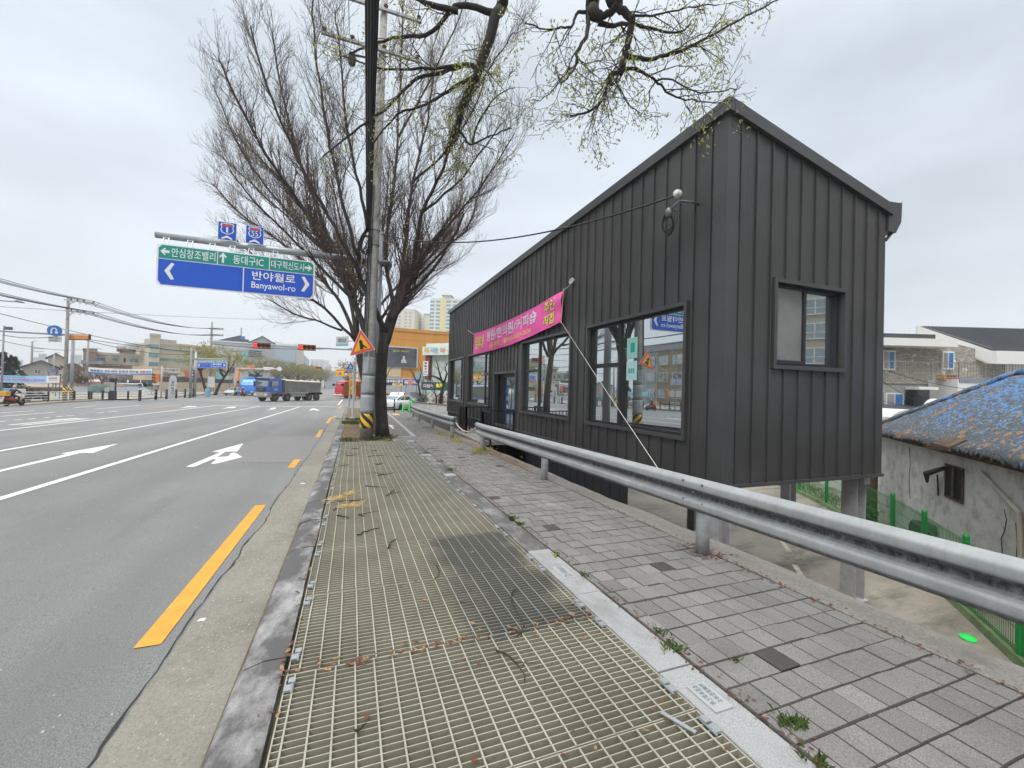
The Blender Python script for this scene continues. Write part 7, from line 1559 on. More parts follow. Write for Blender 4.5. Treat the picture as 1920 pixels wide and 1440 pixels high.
pb_ = at_g(661, 788, 0); D_ = 24.6; t = thing('school_zone_post', 'post with blue crossing sign and a tall yellow board left of the striped pole', 'road sign', pb_); MB().tube([(0,0,.0),(0,0,at_d(661,680,D_).z-pb_.z)], .06, 10).build('post', PALEW, t); MB().lathe([(0,0),(.22,0),(.17,.16),(0,.2)], 12).build('concrete_foot', CONC, t)
def sp(name, pts, m, d): mb = MB(); P = [at_d(x, y, D_ - d) - pb_ for x, y in pts]; n = len(P); mb.add(P + [p + Vector((0,.02,0)) for p in P], [tuple(range(n)), tuple(range(n,2*n))[::-1]] + [(i, n+i, n+(i+1) % n, (i+1) % n) for i in range(n)]); mb.build(name, m, t)
sp('blue_sign', [(657.5,679.5),(649.5,693),(649.5,699.5),(666.5,699.5),(666.5,693)], mat('ped_blue', (.03,.13,.42), .35), .1)
sp('crossing_symbol', [(657.5,684),(660.5,691),(658.5,690.5),(657.5,687.5),(656.2,690.5),(654.5,691)], SWHT, .14)
for k in range(4): sp('white_bar', [(651.5+k*3.6,692.5),(654+k*3.6,692.5),(654+k*3.6,694.5),(651.5+k*3.6,694.5)], SWHT, .14); sp('white_bar', [(651.5+k*3.6,696.3),(654+k*3.6,696.3),(654+k*3.6,698),(651.5+k*3.6,698)], SWHT, .14)
sp('blue_plate', [(645,697),(652,697),(652,700),(645,700)], mat('plate_navy', (.06,.09,.33), .4), .08)
sp('yellow_board', [(654,701),(667,701),(667.5,739.5),(654.5,739.5)], mat('board_yellow', (.66,.38,.03), .5), .06); sp('white_panel', [(655,701.5),(665,701.5),(665,707),(655,707)], PALEW, .08); sp('white_panel', [(657,710.5),(664,710.5),(664,713),(657,713)], PALEW, .08); sp('grey_panel', [(657,719),(664,719),(664,721.5),(657,721.5)], mat('plate_ink', (.2,.22,.21)), .08)
circ = lambda r_, n=20: [(660.5+r_*cos(2*pi*i/n), 728+r_*1.05*sin(2*pi*i/n)) for i in range(n)]
sp('red_ring', circ(4.6), REDF, .09); sp('white_disc', circ(3.2), SWHT, .12); sp('plate_mark', [(659.3,726.5),(661.8,726.5),(661.8,730),(659.3,730)], SBLK, .14)
# parked bicycles and bits behind the left railing
for k, (px, py, lab, c) in enumerate(((66,749,'red bicycle parked behind the white railing','b_red'),(73,749.5,'dark bicycle parked behind the white railing','b_dark'))):
    p = at_g(px, py-1.5, 0); t = thing('bicycle', lab, 'bicycle', p, radians(60+50*k)); m = mat(c, (.32,.04,.05) if k == 0 else (.03,.03,.035), .5)
    for x in (-.52, .52): MB().tube([(x+.33*cos(a), 0, .34+.33*sin(a)) for a in [2*pi*i/18 for i in range(19)]], .025, 5, cap=False).build('wheel', TYRE, t)
    mb = MB()
    for a, b in (((-.52,.34),(-.15,.36)),((-.15,.36),(.38,.82)),((-.15,.36),(-.25,.9)),((-.25,.82),(.38,.82)),((-.52,.34),(-.25,.82)),((.52,.34),(.36,1.0))): mb.bar((a[0],0,a[1]), (b[0],0,b[1]), .04)
    mb.bar((.36,-.28,1.0),(.36,.28,1.0),.03); mb.build('frame', m, t); MB().box(-.38,-.12,-.07,.07,.9,.96).build('saddle', TYRE, t); MB().box(.4,.75,-.18,.18,.75,1.0).build('basket', MT, t)
p = at_g(47, 753, 0); motorbike('dark parked motorcycle with a cover between the railing and the road', Vector((p.x,p.y+1.5,G(p.y))), radians(60), DGR, DGR, False)
p = at_d(17, 738, 52); f = Facade('blue_tarp', 'sagging light blue tarpaulin stall roof behind the left railing', 'tarpaulin', 6, 52, 26, 52, 729, 3, mat('tarp_blue', (.16,.45,.62), .6, var=.2, scale=1), flat=False)
f = Facade('white_stall', 'white covered stall beside the blue tarpaulin', 'stall', 27, 53, 49, 53, 730, 3, WSHEET, flat=False)
p = at_g(389, 743, .0); t = thing('blue_bin', 'pale blue bin between the trunks of the yellow-green tree', 'bin', p); t.scale = (.72,.72,.72); MB().lathe([(.45,0),(.5,.1),(.5,1.5),(.42,1.6),(0,1.65)], 16).build('body', mat('bin_blue', (.18,.40,.50), .6), t); MB().lathe([(.52,1.2),(.54,1.25),(.52,1.3)], 16).build('band', PALEW, t)
t, L, h = board(389, 72, 402, 72, 706, 726, 'pair of white paper notices on a stand between the tree trunks', mat('notice_white', (.56,.55,.56), .6), 'notice_stand', .08)
# ================================================================ RIGHT SIDE: LOT, GREEN FENCE, BLUE-ROOFED HOUSE, STONE HOUSE, PLANTER
OLDW = mat('old_render', (.56,.55,.52), .9, var=.14, scale=1.1, dirt=.55, dcol=(.16,.15,.13), bmp=.25, bscale=25)
def flake_mat():
    m, N, L, B = _base('flaking_blue_paint'); p = pos(N)
    pw = N.new('ShaderNodeVectorMath'); pw.operation = 'ADD'; L.new(p, pw.inputs[0]); nn = N.new('ShaderNodeTexNoise'); nn.inputs['Scale'].default_value = 5; L.new(p, nn.inputs['Vector'])
    sc_ = N.new('ShaderNodeVectorMath'); sc_.operation = 'SCALE'; sc_.inputs['Scale'].default_value = .16; L.new(nn.outputs[1], sc_.inputs[0]); L.new(sc_.outputs[0], pw.inputs[1])
    v = N.new('ShaderNodeTexVoronoi'); v.inputs['Scale'].default_value = 17; L.new(pw.outputs[0], v.inputs['Vector'])
    big = noise(N, L, p, .9, 4); s = N.new('ShaderNodeSeparateXYZ'); L.new(p, s.inputs[0])
    up = rng(N, L, s.outputs['Z'], .5, 2.2, 0, .30)
    f = math_(N, L, 'ADD', math_(N, L, 'ADD', math_(N, L, 'MULTIPLY', v.outputs['Color'], .55), math_(N, L, 'MULTIPLY', big, .5)), up)
    c = mixc(N, L, rng(N, L, noise(N, L, p, 13, 6, .7), .3, .7), (.026,.031,.034), (.085,.10,.115))
    c = mixc(N, L, math_(N, L, 'GREATER_THAN', f, .76), c, mixc(N, L, noise(N, L, p, 6, 3), (.03,.10,.24), (.085,.22,.44)))
    v2 = N.new('ShaderNodeTexVoronoi'); v2.inputs['Scale'].default_value = 9; L.new(pw.outputs[0], v2.inputs['Vector'])
    r_ = math_(N, L, 'GREATER_THAN', math_(N, L, 'ADD', math_(N, L, 'MULTIPLY', v2.outputs['Color'], .6), math_(N, L, 'MULTIPLY', noise(N, L, p, 1.5, 4), .6)), .80)
    c = mixc(N, L, r_, c, (.21,.115,.045))
    sp = rng(N, L, noise(N, L, p, 26, 4, .7), .60, .66); c = mixc(N, L, math_(N, L, 'MULTIPLY', sp, .8), c, (.30,.38,.45))
    L.new(c, B.inputs['Base Color']); B.inputs['Roughness'].default_value = .7
    bump(N, L, B, f, .4, .015); return m
FLK = flake_mat(); WOODR = mat('rotten_wood', (.085,.055,.035), .95, var=.5, scale=7, bmp=.5)
O0 = Vector((12.3, 4.0, 0)); EA = Vector((.725, .689, 0)).normalized(); NA = Vector((EA.y, -EA.x, 0))
hp = lambda a, n, z: O0 + EA*a + NA*n + Vector((0,0,z))
hb = hp(2, 1, LOT); hs = thing('blue_roof_house', 'old rendered house with a flaking blue corrugated roof beyond the green fence', 'house', hb)
mb = MB(); mb.hexa([hp(-5,0,LOT), hp(8.0,0,LOT), hp(8.0,6,LOT), hp(-5,6,LOT), hp(-5,0,.38), hp(8.0,0,.38), hp(8.0,6,.38), hp(-5,6,.38)]); mb.build('wall', OLDW, hs, off=hb)
mb = MB(); na, nn_ = 640, 14; rr = random.Random(6); vs = []
def roofz(n): return .44 + (n+.28)*.63
for j in range(nn_+1):
    f = j/nn_; n = -.30 + 3.3*f; a1 = 8.35 - 1.5*f
    for i in range(na+1):
        a = -5.2 + (a1+5.2)*i/na; k = .034*sin(2*pi*a/.19) + .012*sin(a*2.1+n*3) + .02*sin(a*.7)
        dmg = max(0, 1-((a-2.6)/.55)**2) * max(0, 1-((n+.1)/.5)**2)
        q = hp(a, n - .02*((i//5) % 2)*(j == 0), roofz(n) + k - .10*dmg - (.05*abs(sin(a*9)) if j == 0 else 0)); vs.append(q)
mb.add(vs, [(j*(na+1)+i, j*(na+1)+i+1, (j+1)*(na+1)+i+1, (j+1)*(na+1)+i) for j in range(nn_) for i in range(na)])
rf = mb.build('roof', FLK, hs, off=hb, smooth=True); sm = rf.modifiers.new('s', 'SOLIDIFY'); sm.thickness = .02
mb = MB(); mb.hexa([hp(-5.2,3.0,2.3), hp(6.85,3.0,2.3), hp(8.3,6.3,.4), hp(-5.2,6.3,.4), hp(-5.2,3.0,2.42), hp(6.85,3.0,2.42), hp(8.3,6.3,.5), hp(-5.2,6.3,.5)]); mb.add([hp(8.3,-.3,.42), hp(6.85,3,2.45), hp(8.3,6.3,.45)], [(0,1,2)]); mb.build('rear_roof', FLK, hs, off=hb)
mb = MB(); mb.tube([hp(6.9-.4*i, 3.0, 2.50+.05*sin(i*2.1)) for i in range(30)], [.11+.03*sin(i*1.7) for i in range(30)], 8); mb.tube([hp(8.35-.15*i, -.3+.33*i, .47+.21*i+.02*sin(i*3)) for i in range(11)], .08, 8); mb.build('ridge_cap', FLK, hs, off=hb, smooth=True)
mb = MB()
for a in (1.0, 2.2, 6.2): p = hp(a, 3.0-.2*(a < 2), 2.62-.1*(a < 2)); mb.loft([[p+Vector((-.18,-.1,0)), p+Vector((.18,-.1,0)), p+Vector((.2,.12,0)), p+Vector((-.18,.1,0))],[p+Vector((-.03,-.02,.22)), p+Vector((.07,0,.26)), p+Vector((.05,.04,.2)), p+Vector((-.04,.02,.2))]])
mb.build('ridge_tile', mat('tarp_scrap', (.04,.16,.42), .7, var=.3, scale=9), hs, off=hb)
mb = MB(); mb.bar(hp(-5.1,-.12,.33), hp(8.2,-.12,.33), .10, .14); 
for a in frange(-4.8, 8.0, .9): mb.bar(hp(a,-.26,.36), hp(a,.3,.62), .06)
mb.build('eave_beam', WOODR, hs, off=hb)
mb = MB(); q = [hp(2.25,-.33,.40), hp(3.15,-.33,.42), hp(3.0,.05,.62), hp(2.45,.08,.6)]; mb.add(q + [x + Vector((0,0,.06)) for x in q], [(0,1,2,3),(4,5,6,7),(0,1,5,4),(1,2,6,5),(2,3,7,6),(3,0,4,7)]); mb.bar(hp(2.1,-.36,.42), hp(3.3,-.36,.36), .05, .09); mb.build('rotten_board', WOODR, hs, off=hb)
def on_wall(px, py, n=0.0):
    r = ray(px, py); o = O0 + NA*n; t = (o - EYEV).dot(NA)/r.dot(NA); p = EYEV + r*t; return (p - O0).dot(EA), p.z
(a0, z0), (a1, z1) = on_wall(1775, 928), on_wall(1806, 882)
aa, ab = min(a0,a1), max(a0,a1); mb = MB(); e = .05
for (u0,u1,v0,v1) in ((aa-.06,ab+.06,z1,z1+.05),(aa-.06,ab+.06,z0-.05,z0),(aa-.06,aa,z0,z1),(ab,ab+.06,z0,z1)): mb.hexa([hp(u0,-.03,v0),hp(u1,-.03,v0),hp(u1,.02,v0),hp(u0,.02,v0),hp(u0,-.03,v1),hp(u1,-.03,v1),hp(u1,.02,v1),hp(u0,.02,v1)])
wn_ = mb.build('window', WOODR, hs, off=hb); MB().add([hp(aa,-.012,z0),hp(ab,-.012,z0),hp(ab,-.012,z1),hp(aa,-.012,z1)], [(0,1,2,3)]).build('opening', DARK, wn_, loc=-hb)
mb = MB(); am = (aa+ab)/2; mb.hexa([hp(am-.06,-.05,z0),hp(am+.05,-.05,z0),hp(am+.05,-.03,z0),hp(am-.06,-.03,z0),hp(am-.08,-.05,z1),hp(am+.03,-.05,z1),hp(am+.03,-.03,z1),hp(am-.08,-.03,z1)]); mb.build('broken_board', WOODR, wn_, loc=-hb)
def wpt(px, py, n=-.05): a, z = on_wall(px, py); return hp(a, n, z)
MB().tube([wpt(1845,886), wpt(1918,962), wpt(1921,1060)], .045, 8).build('drain_pipe', mat('pale_pipe', (.42,.39,.32), .7), hs, off=hb)
mb = MB(); mb.tube([wpt(1752,905,-.15), wpt(1760,890,-.25), wpt(1775,878,-.05)], [.03,.08,.05], 7); mb.tube([wpt(1762,890), wpt(1764,930)], .02, 6); mb.build('rag', mat('rag_dark', (.05,.05,.05), .9), hs, off=hb)
mb = MB()
for pts in (((1706,840),(1707,870),(1705,900),(1707,935)), ((1883,955),(1888,975),(1884,995),(1878,1010),(1880,1040)), ((1905,980),(1908,1020),(1905,1060))):
    P = [wpt(x, y, -.004) for x, y in pts]; mb.tube(P, .008, 4)
mb.build('wall_crack', CRACK, hs, off=hb)
# green welded mesh fence
FG = mat('fence_green', (.012,.22,.045), .45, var=.1); fpts = [Vector(p) for p in ((8.0,1.3,0),(9.2,2.4,0),(10.35,3.45,0),(11.7,4.65,0),(13.2,6.0,0),(14.6,7.35,0),(16.0,9.1,0),(17.4,10.9,0),(18.5,12.7,0),(19.4,14.6,0))]
fb = fpts[3] + Vector((0,0,LOT)); fn_t = thing('mesh_fence', 'bright green welded mesh fence at the edge of the sunken lot', 'fence', fb)
for p in fpts: MB().tube([p+Vector((0,0,LOT)), p+Vector((0,0,LOT+1.52))], .055, 12).tube([p+Vector((0,0,LOT+1.52)), p+Vector((0,0,LOT+1.57))], [.06,.03], 12).tube([p+Vector((0,0,LOT)), p+Vector((0,0,LOT+.03))], .12, 10).build('post', FG, fn_t, off=fb, smooth=False)
for p, q in zip(fpts, fpts[1:]):
    mb = MB(); n = int((q-p).length/.065)
    for i in range(1, n): m_ = p.lerp(q, i/n); mb.bar(m_+Vector((0,0,LOT+.15)), m_+Vector((0,0,LOT+1.42)), .007)
    for z in (.15,.2,.5,.8,1.1,1.37,1.42): mb.bar(p+Vector((0,0,LOT+z)), q+Vector((0,0,LOT+z)), .010)
    mb.build('mesh_panel', FG, fn_t, off=fb)
mb = MB()
for p, q in zip(fpts, fpts[1:]): s_ = NA*.12; mb.hexa([p-s_+Vector((0,0,LOT)), q-s_+Vector((0,0,LOT)), q+s_+Vector((0,0,LOT)), p+s_+Vector((0,0,LOT)), p-s_*.7+Vector((0,0,LOT+.13)), q-s_*.7+Vector((0,0,LOT+.13)), q+s_*.7+Vector((0,0,LOT+.13)), p+s_*.7+Vector((0,0,LOT+.13))])
struct('mossy_kerb', mb, mat('mossy_concrete', (.12,.17,.075), .9, var=.35, scale=3))
p = at_d(1711, 985, 11.9); b = Vector((p.x, p.y, LOT)) + NA*.25; t = thing('outdoor_unit', 'covered dark grey outdoor unit between the fence and the old wall', 'air conditioner', b, atan2(EA.y, EA.x)); MB().prism([(-.45,.0),(.45,0),(.45,.62),(.3,.78),(-.38,.82),(-.45,.7)], lambda u, v, d: (u, d, v), -.2, .2).build('cover', mat('cover_dark', (.045,.05,.047), .8, var=.2), t, bevel=.04); MB().box(-.4,.4,-.18,.18,-.0,.04).build('base', TYRE, t)
p = at_d(1632, 940, 14.6); b = Vector((p.x, p.y, LOT)); t = thing('pruned_tree', 'dark pruned tree trunk behind the green fence near the far steel column', 'tree', b); MB().tube([(0,0,-.1),(.03,0,.9),(.1,0,1.7),(.22,.1,2.4)], [.2,.17,.15,.12], 10).tube([(.08,0,1.5),(-.1,.1,2.1),(-.15,.1,2.4)], [.1,.07,.05], 8).build('trunk', mat('red_bark', (.055,.035,.025), .95, var=.4, scale=6, bmp=.8, bscale=25), t, smooth=True)
lv = MB(); r = random.Random(3)
for i in range(160): leaf(lv, Vector((-.3+r.gauss(0,.25), .1+r.gauss(0,.25), .3+abs(r.gauss(0,.25)))), r, .12)
lv.build('crown', GRN, t)
# grass and shrubs along the fence under the building
lv = MB(); r = random.Random(5)
for i in range(900): q = Vector((17.2,11.2,LOT)).lerp(Vector((19.6,15.5,LOT)), r.random()) + NA*(.6+r.random()*1.2); h = r.uniform(.1,.35); d = rvec(r)*.06; lv.add([q, q+Vector((.02,0,0)), q+Vector((d.x,d.y,h))], [(0,1,2)])
tag(lv.build('weeds', GRN), 'green weeds growing beyond the fence under the building', kind='stuff')
# steel column beyond, lot markings, green lid
p = at_d(1478, 930, 13.2); b = Vector((p.x, p.y, LOT)); t = thing('steel_post', 'grey steel post standing farther back in the lot', 'post', b); h = .15; MB().box(-h,-h+.02,-h,h,0,2.7).box(h-.02,h,-h,h,0,2.7).box(-h+.02,h-.02,-.008,.008,0,2.7).build('shaft', COLM, t); MB().box(-.25,.25,-.25,.25,0,.03).build('base_plate', COLM, t)
mb = MB()
for a, b_ in (((1455,1000),(1480,1035)),((1490,1060),(1506,1085)),((1265,985),(1275,1015))):
    P, Q = at_z(*a, LOT), at_z(*b_, LOT); ribbon(mb, P, Q, .12, 0, 1)
for i in range(len(mb.v)): x, y, z = mb.v[i]; mb.v[i] = (x, y, LOT+.012)
struct('lot_marking', mb, mat('worn_cream_paint', (.42,.38,.29), .8, var=.3, scale=9))
p = at_z(1815, 1199, LOT); t = thing('green_lid', 'bright green plastic lid lying on the lot floor', 'lid', Vector((p.x, p.y, LOT+.01)), 0); MB().lathe([(0,.0),(.105,.0),(.115,.012),(.112,.03),(.10,.034),(.095,.02),(0,.022)], 28).build('lid', mat('lid_green', (.02,.62,.10), .35), t, smooth=False); t.rotation_euler = (radians(6), radians(-4), 0)
# pale house with stone upper storey
def stone_mat():
    m, N, L, B = _base('stone_cladding'); tcn = N.new('ShaderNodeTexCoord').outputs['Object']; s = N.new('ShaderNodeSeparateXYZ'); L.new(tcn, s.inputs[0]); cb_ = N.new('ShaderNodeCombineXYZ'); L.new(s.outputs['X'], cb_.inputs[0]); L.new(s.outputs['Z'], cb_.inputs[1])
    b = N.new('ShaderNodeTexBrick'); b.inputs['Scale'].default_value = 2.6; b.inputs['Mortar Size'].default_value = .018; b.inputs['Color1'].default_value = (.25,.245,.225,1); b.inputs['Color2'].default_value = (.42,.405,.37,1); b.inputs['Mortar'].default_value = (.085,.08,.072,1); b.inputs['Brick Width'].default_value = .55; b.inputs['Row Height'].default_value = .22; L.new(cb_.outputs[0], b.inputs['Vector'])
    b2 = N.new('ShaderNodeTexBrick'); b2.inputs['Scale'].default_value = 2.6; b2.inputs['Mortar Size'].default_value = .0; b2.inputs['Color1'].default_value = (0,0,0,1); b2.inputs['Color2'].default_value = (1,1,1,1); b2.inputs['Brick Width'].default_value = .55; b2.inputs['Row Height'].default_value = .22; L.new(cb_.outputs[0], b2.inputs['Vector'])
    c = mixc(N, L, rng(N, L, noise(N, L, tcn, 3.3, 2), .52, .60), b.outputs[0], mixc(N, L, .5, b.outputs[0], (.30,.20,.10)))
    c = mixc(N, L, rng(N, L, noise(N, L, tcn, 2.1, 1), .66, .68), c, (.55,.54,.50)); L.new(c, B.inputs['Base Color']); B.inputs['Roughness'].default_value = .9; return m
STON = stone_mat(); HW = mat('house_white', (.70,.70,.67), .8, var=.04, scale=1); CURT = mat('window_blue', (.03,.17,.42), .25, spec=.7); HZ = LOT; WG = mat('warm_grey_panel', (.075,.078,.085), .7)
H1 = Facade('stone_house', 'two-storey white house with grey stone upper walls and balcony railings', 'house', 1640, 24, 1886, 24, 655, 9, STON, zb=HZ, walls=False, radial=False)
L_ = H1.L; lo = lambda px, py: H1.loc(px, py)
zbal = lo(1780,722)[1]; 
MB().box(0, L_+6, .05, 9, 0, zbal).build('lower_wall', mat('house_lower', (.30,.30,.29), .85), H1.t)
u0, zt0 = lo(1735,630); u1, zt1 = lo(1885,668)
mb = MB(); mb.prism([(0,zbal),(L_,zbal),(u1,zt1),(u0,zt0),(0,lo(1650,655)[1])], lambda u, v, d: (u, d, v), 0, 8); mb.build('stone_wall', STON, H1.t)
MB().box(u1, L_+7, -.02, 8, zbal, lo(1890,672)[1]).build('white_wall', HW, H1.t)
# roof: main slope, white rake and eave boards
def at3(px, py, D): p = at_d(px, py, D) - H1.A; return (p.dot(H1.u), -p.dot(H1.n), p.z)
Pk3, Ev3 = at3(1727,612,27.2), at3(1868,657,23.1); Pk, Ev = (Pk3[0], Pk3[2]), (Ev3[0], Ev3[2]); xr = L_+8
rv = [(Pk[0],3.2,Pk[1]-.1),(xr,3.2,Pk[1]-.1),(xr,-.9,Ev[1]),(Ev[0],-.7,Ev[1])]
mb = MB(); mb.add([Vector(p) for p in rv] + [Vector(p)+Vector((0,0,.12)) for p in rv], [(0,1,2,3),(7,6,5,4),(0,4,5,1),(1,5,6,2),(2,6,7,3),(3,7,4,0)])
A_, B_, C_, D_ = (Vector(p)+Vector((0,0,.12)) for p in rv)
for i in range(1, 40):
    f = i/40; mb.bar(A_.lerp(B_, f), D_.lerp(C_, f), .05, .08)
mb.build('roof', mat('house_roof_metal', (.085,.088,.095), .45, .3, var=.1), H1.t)
mb = MB(); mb.hexa([(Pk[0]-.5,2.9,Pk[1]-.55),(Ev[0],-.75,Ev[1]-.75),(Ev[0],-.55,Ev[1]-.75),(Pk[0]-.3,3.2,Pk[1]-.55),(Pk[0]-.5,2.9,Pk[1]),(Ev[0],-.75,Ev[1]-.02),(Ev[0],-.55,Ev[1]-.02),(Pk[0]-.3,3.2,Pk[1])]); mb.box(Ev[0], xr, -.95, -.7, Ev[1]-.75, Ev[1]-.02); mb.build('fascia', HW, H1.t)
a, b_ = lo(1640,632), lo(1752,652); MB().box(a[0]-4, b_[0]+.3, -1.0, 6, b_[1]-.05, a[1]-.15).build('wing_eave', HW, H1.t); MB().box(a[0]-4, lo(1735,0)[0], -.9, 6, a[1]-.15, a[1]+.1).build('wing_roof', DROOF, H1.t); a = lo(1655,617); MB().box(-2, lo(1676,0)[0], 4, 7, lo(0,632)[1], a[1]).build('roof_room', HW, H1.t)
def win(pa, pb_, cols=2, out=.12):
    u0, u1, z0, z1 = H1.rect(pa, pb_); o = MB().box(u0, u1, -out, .02, z0, z1).build('window', HW, H1.t); w_ = (u1-u0); 
    MB().box(u0+.07, u0+w_*.5-.03, -out-.02, -out, z0+.08, z1-.08).build('pane', mat('curtain_grey', (.30,.30,.32), .5), o); MB().box(u0+w_*.5+.03, u1-.07, -out-.02, -out, z0+.08, z1-.08).build('pane', CURT, o)
win((1764,659),(1785,693)); win((1652,657),(1675,694)); 
# balcony
zf = lo(1780,713)[1]; zr = lo(1780,684)[1]; 
MB().box(lo(1752,0)[0], xr, -1.6, 0, lo(0,729)[1], zf).build('balcony', HW, H1.t); MB().box(lo(1752,0)[0]+.05, xr, -1.66, -1.6, zf-.14, zf+.02).build('balcony_trim', mat('blue_grey_trim', (.20,.25,.35), .6), H1.t)
MB().box(lo(1843,0)[0], xr, -1.62, -1.4, zf, lo(0,703)[1]).build('balcony_parapet', HW, H1.t); MB().box(lo(1698,0)[0], lo(1732,0)[0], -1.2, -.4, zf-.6, lo(0,680)[1]).build('white_block', HW, H1.t)
mb = MB(); s0, s1 = lo(1640,0)[0]-2, lo(1905,0)[0]; mb.bar((s0,-1.3,zr),(s1,-1.3,zr),.045); mb.bar((s0,-1.3,zf+.08),(s1,-1.3,zf+.08),.04)
for i in range(64): x = s0+(s1-s0)*i/63; mb.bar((x,-1.3,zf-.1),(x,-1.3,zr),.045 if i % 9 == 0 else .014)
mb.build('railing', mat('steel_rail', (.36,.34,.31), .35, .7), H1.t)
for k, (x0_, x1_, c) in enumerate(((1735,1741,'pot_ochre'),(1742,1760,'pot_red'))): u0, u1, z0, z1 = H1.rect((x0_,704),(x1_,713)); MB().box(u0, u1, -1.0, -.6, z0, z1).build('plant_pot', mat(c, (.42,.22,.06) if k == 0 else (.28,.07,.045), .7), H1.t)
u0, u1 = -3, lo(1752,0)[0]; MB().hexa([(u0,-2.0,lo(0,728)[1]),(u1,-2.0,lo(0,728)[1]),(u1,0,lo(0,716)[1]),(u0,0,lo(0,716)[1]),(u0,-2.0,lo(0,725)[1]),(u1,-2.0,lo(0,725)[1]),(u1,0,lo(0,713)[1]),(u0,0,lo(0,713)[1])]).build('canopy', mat('canopy_dark', (.085,.09,.095), .5), H1.t)
H1.panel('dark_cladding', (1698,728), (1784,800), WG, .1, 0); H1.panel('shutter', (1783,732), (1860,775), mat('tan_shutter', (.25,.22,.17), .7), .12, 0); win((1658,736),(1690,785)); H1.panel('orange_board', (1702,758), (1711,770), mat('board_orange', (.55,.25,.06), .6), .2); H1.panel('pillar', (1698,727), (1703,800), mat('pillar_dark', (.05,.05,.055), .6), .5, 0)
# white arched cover and small white shed behind the blue roof
p = at_d(1706, 790, 17.5); b = Vector((p.x, p.y, LOT)); zt = at_d(1706,768,17.5).z-LOT; t = thing('white_cover', 'white arched cover beside a small dish behind the blue roof', 'cover', b, radians(-18)); MB().loft([[(-.85*k+.1, y, 0) if i == 0 else (-.85*k*cos(pi*i/10), y, zt-.5+.5*sin(pi*i/10)*k) for i in range(11)] for y, k in ((0,1),(1.5,1))]).build('sheet', WSHEET, t); MB().lathe([(0,0),(.3,.06),(.42,.14),(.44,.15),(.28,.0),(0,-.04)], 18, (.55,-.3,zt+.05), 'X').tube([(.55,-.3,0),(.55,-.3,zt+.05)], .04, 6).build('dish', HW, t)
f = Facade('white_shed', 'small white walled shed with a tin eave at the left tip of the blue roof', 'shed', 1640, 17.5, 1690, 17.5, 812, 3, HW, zb=LOT, flat=False, radial=False); MB().box(-.2, f.L+.2, -.6, 3, lo(0,0)[1]*0+f.loc(1660,846)[1], f.loc(1660,843)[1]).build('tin_eave', mat('tin', (.16,.15,.14), .7), f.t); f.panel('grey_wall', (1640,846), (1692,990), OLDW, .1, 0)
for k, (a, b_) in enumerate((((1655,715),(1790,770)),((1655,752),(1800,752)),((1655,693),(1900,735)))): wire(at_d(*a, 19), at_d(*b_, 20), .25, ['wire hanging across the stone house toward the blue roof','level wire before the stone house canopy','long wire across the balcony railing'][k], .012)
# far apartment building mirrored in the end window
f = None
A = Vector((64.0,-1.1,LOT)); t = thing('apartment_block', 'beige apartment block behind the photographer, seen mirrored in the end window', 'building', A, atan2(-.85,-.53)); MB().box(0, 34, 0, 12, 0, 34).build('wall', mat('apartment_beige', (.36,.33,.27), .85, var=.05), t); MB().box(21.8, 23.7, -.4, 0, 0, 34).build('pale_strip', mat('apartment_pale', (.46,.45,.40), .85), t)
me = None
for j in range(11):
    for i in range(7):
        c = (2.1+4.6*i, 0, 3.2+2.9*j)
        if c[0] > 32: continue
        if me is None:
            mb = MB(); mb.box(-1.2,1.2,-.1,.02,-.8,.9); mb.cm = 1; mb.box(-1.3,1.3,-.16,0,.9,1.0); mb.box(-1.3,1.3,-.16,0,-.9,-.8); mb.box(-1.3,-1.2,-.16,0,-.8,.9); mb.box(1.2,1.3,-.16,0,-.8,.9); mb.box(-.05,.05,-.15,0,-.8,.9); mb.box(-1.2,1.2,-.2,-.1,-.15,-.08); o = mb.build('window', [WGL, WFR], t, loc=c); me = o.data
        else: o = bpy.data.objects.new('window', me); COL.objects.link(o); o.parent = t; o.location = c
# school building, banners and railing past the left photo edge, mirrored in the front windows
A = Vector((-46,34,G(40))); t = thing('school_building', 'grey and ochre school building past the left edge, seen mirrored in the front window', 'building', A, radians(90)); MB().box(0, 43, 0, 10, 0, 10.5).build('wall', GREYW, t); MB().box(27.5, 35, -.2, 10, 0, 10.6).build('ochre_wall', mat('ochre_wall', (.30,.235,.14), .85), t); MB().box(-.4, 43.4, -.5, 10.4, 10.6, 12.0).build('parapet', mat('school_parapet', (.28,.29,.31), .8), t)
me = None
for j in range(3):
    for i in range(11):
        c = (1.9+3.9*i, -.25, 2.0+3.3*j)
        if me is None:
            mb = MB(); mb.box(-1.2,1.2,-.1,.02,-.8,.8); mb.cm = 1; mb.box(-1.3,1.3,-.14,0,.8,.9); mb.box(-1.3,1.3,-.14,0,-.9,-.8); mb.box(-1.3,-1.2,-.14,0,-.8,.8); mb.box(1.2,1.3,-.14,0,-.8,.8); mb.box(-.05,.05,-.13,0,-.8,.8); o = mb.build('window', [WGL, WFR], t, loc=c); me = o.data
        else: o = bpy.data.objects.new('window', me); COL.objects.link(o); o.parent = t; o.location = c
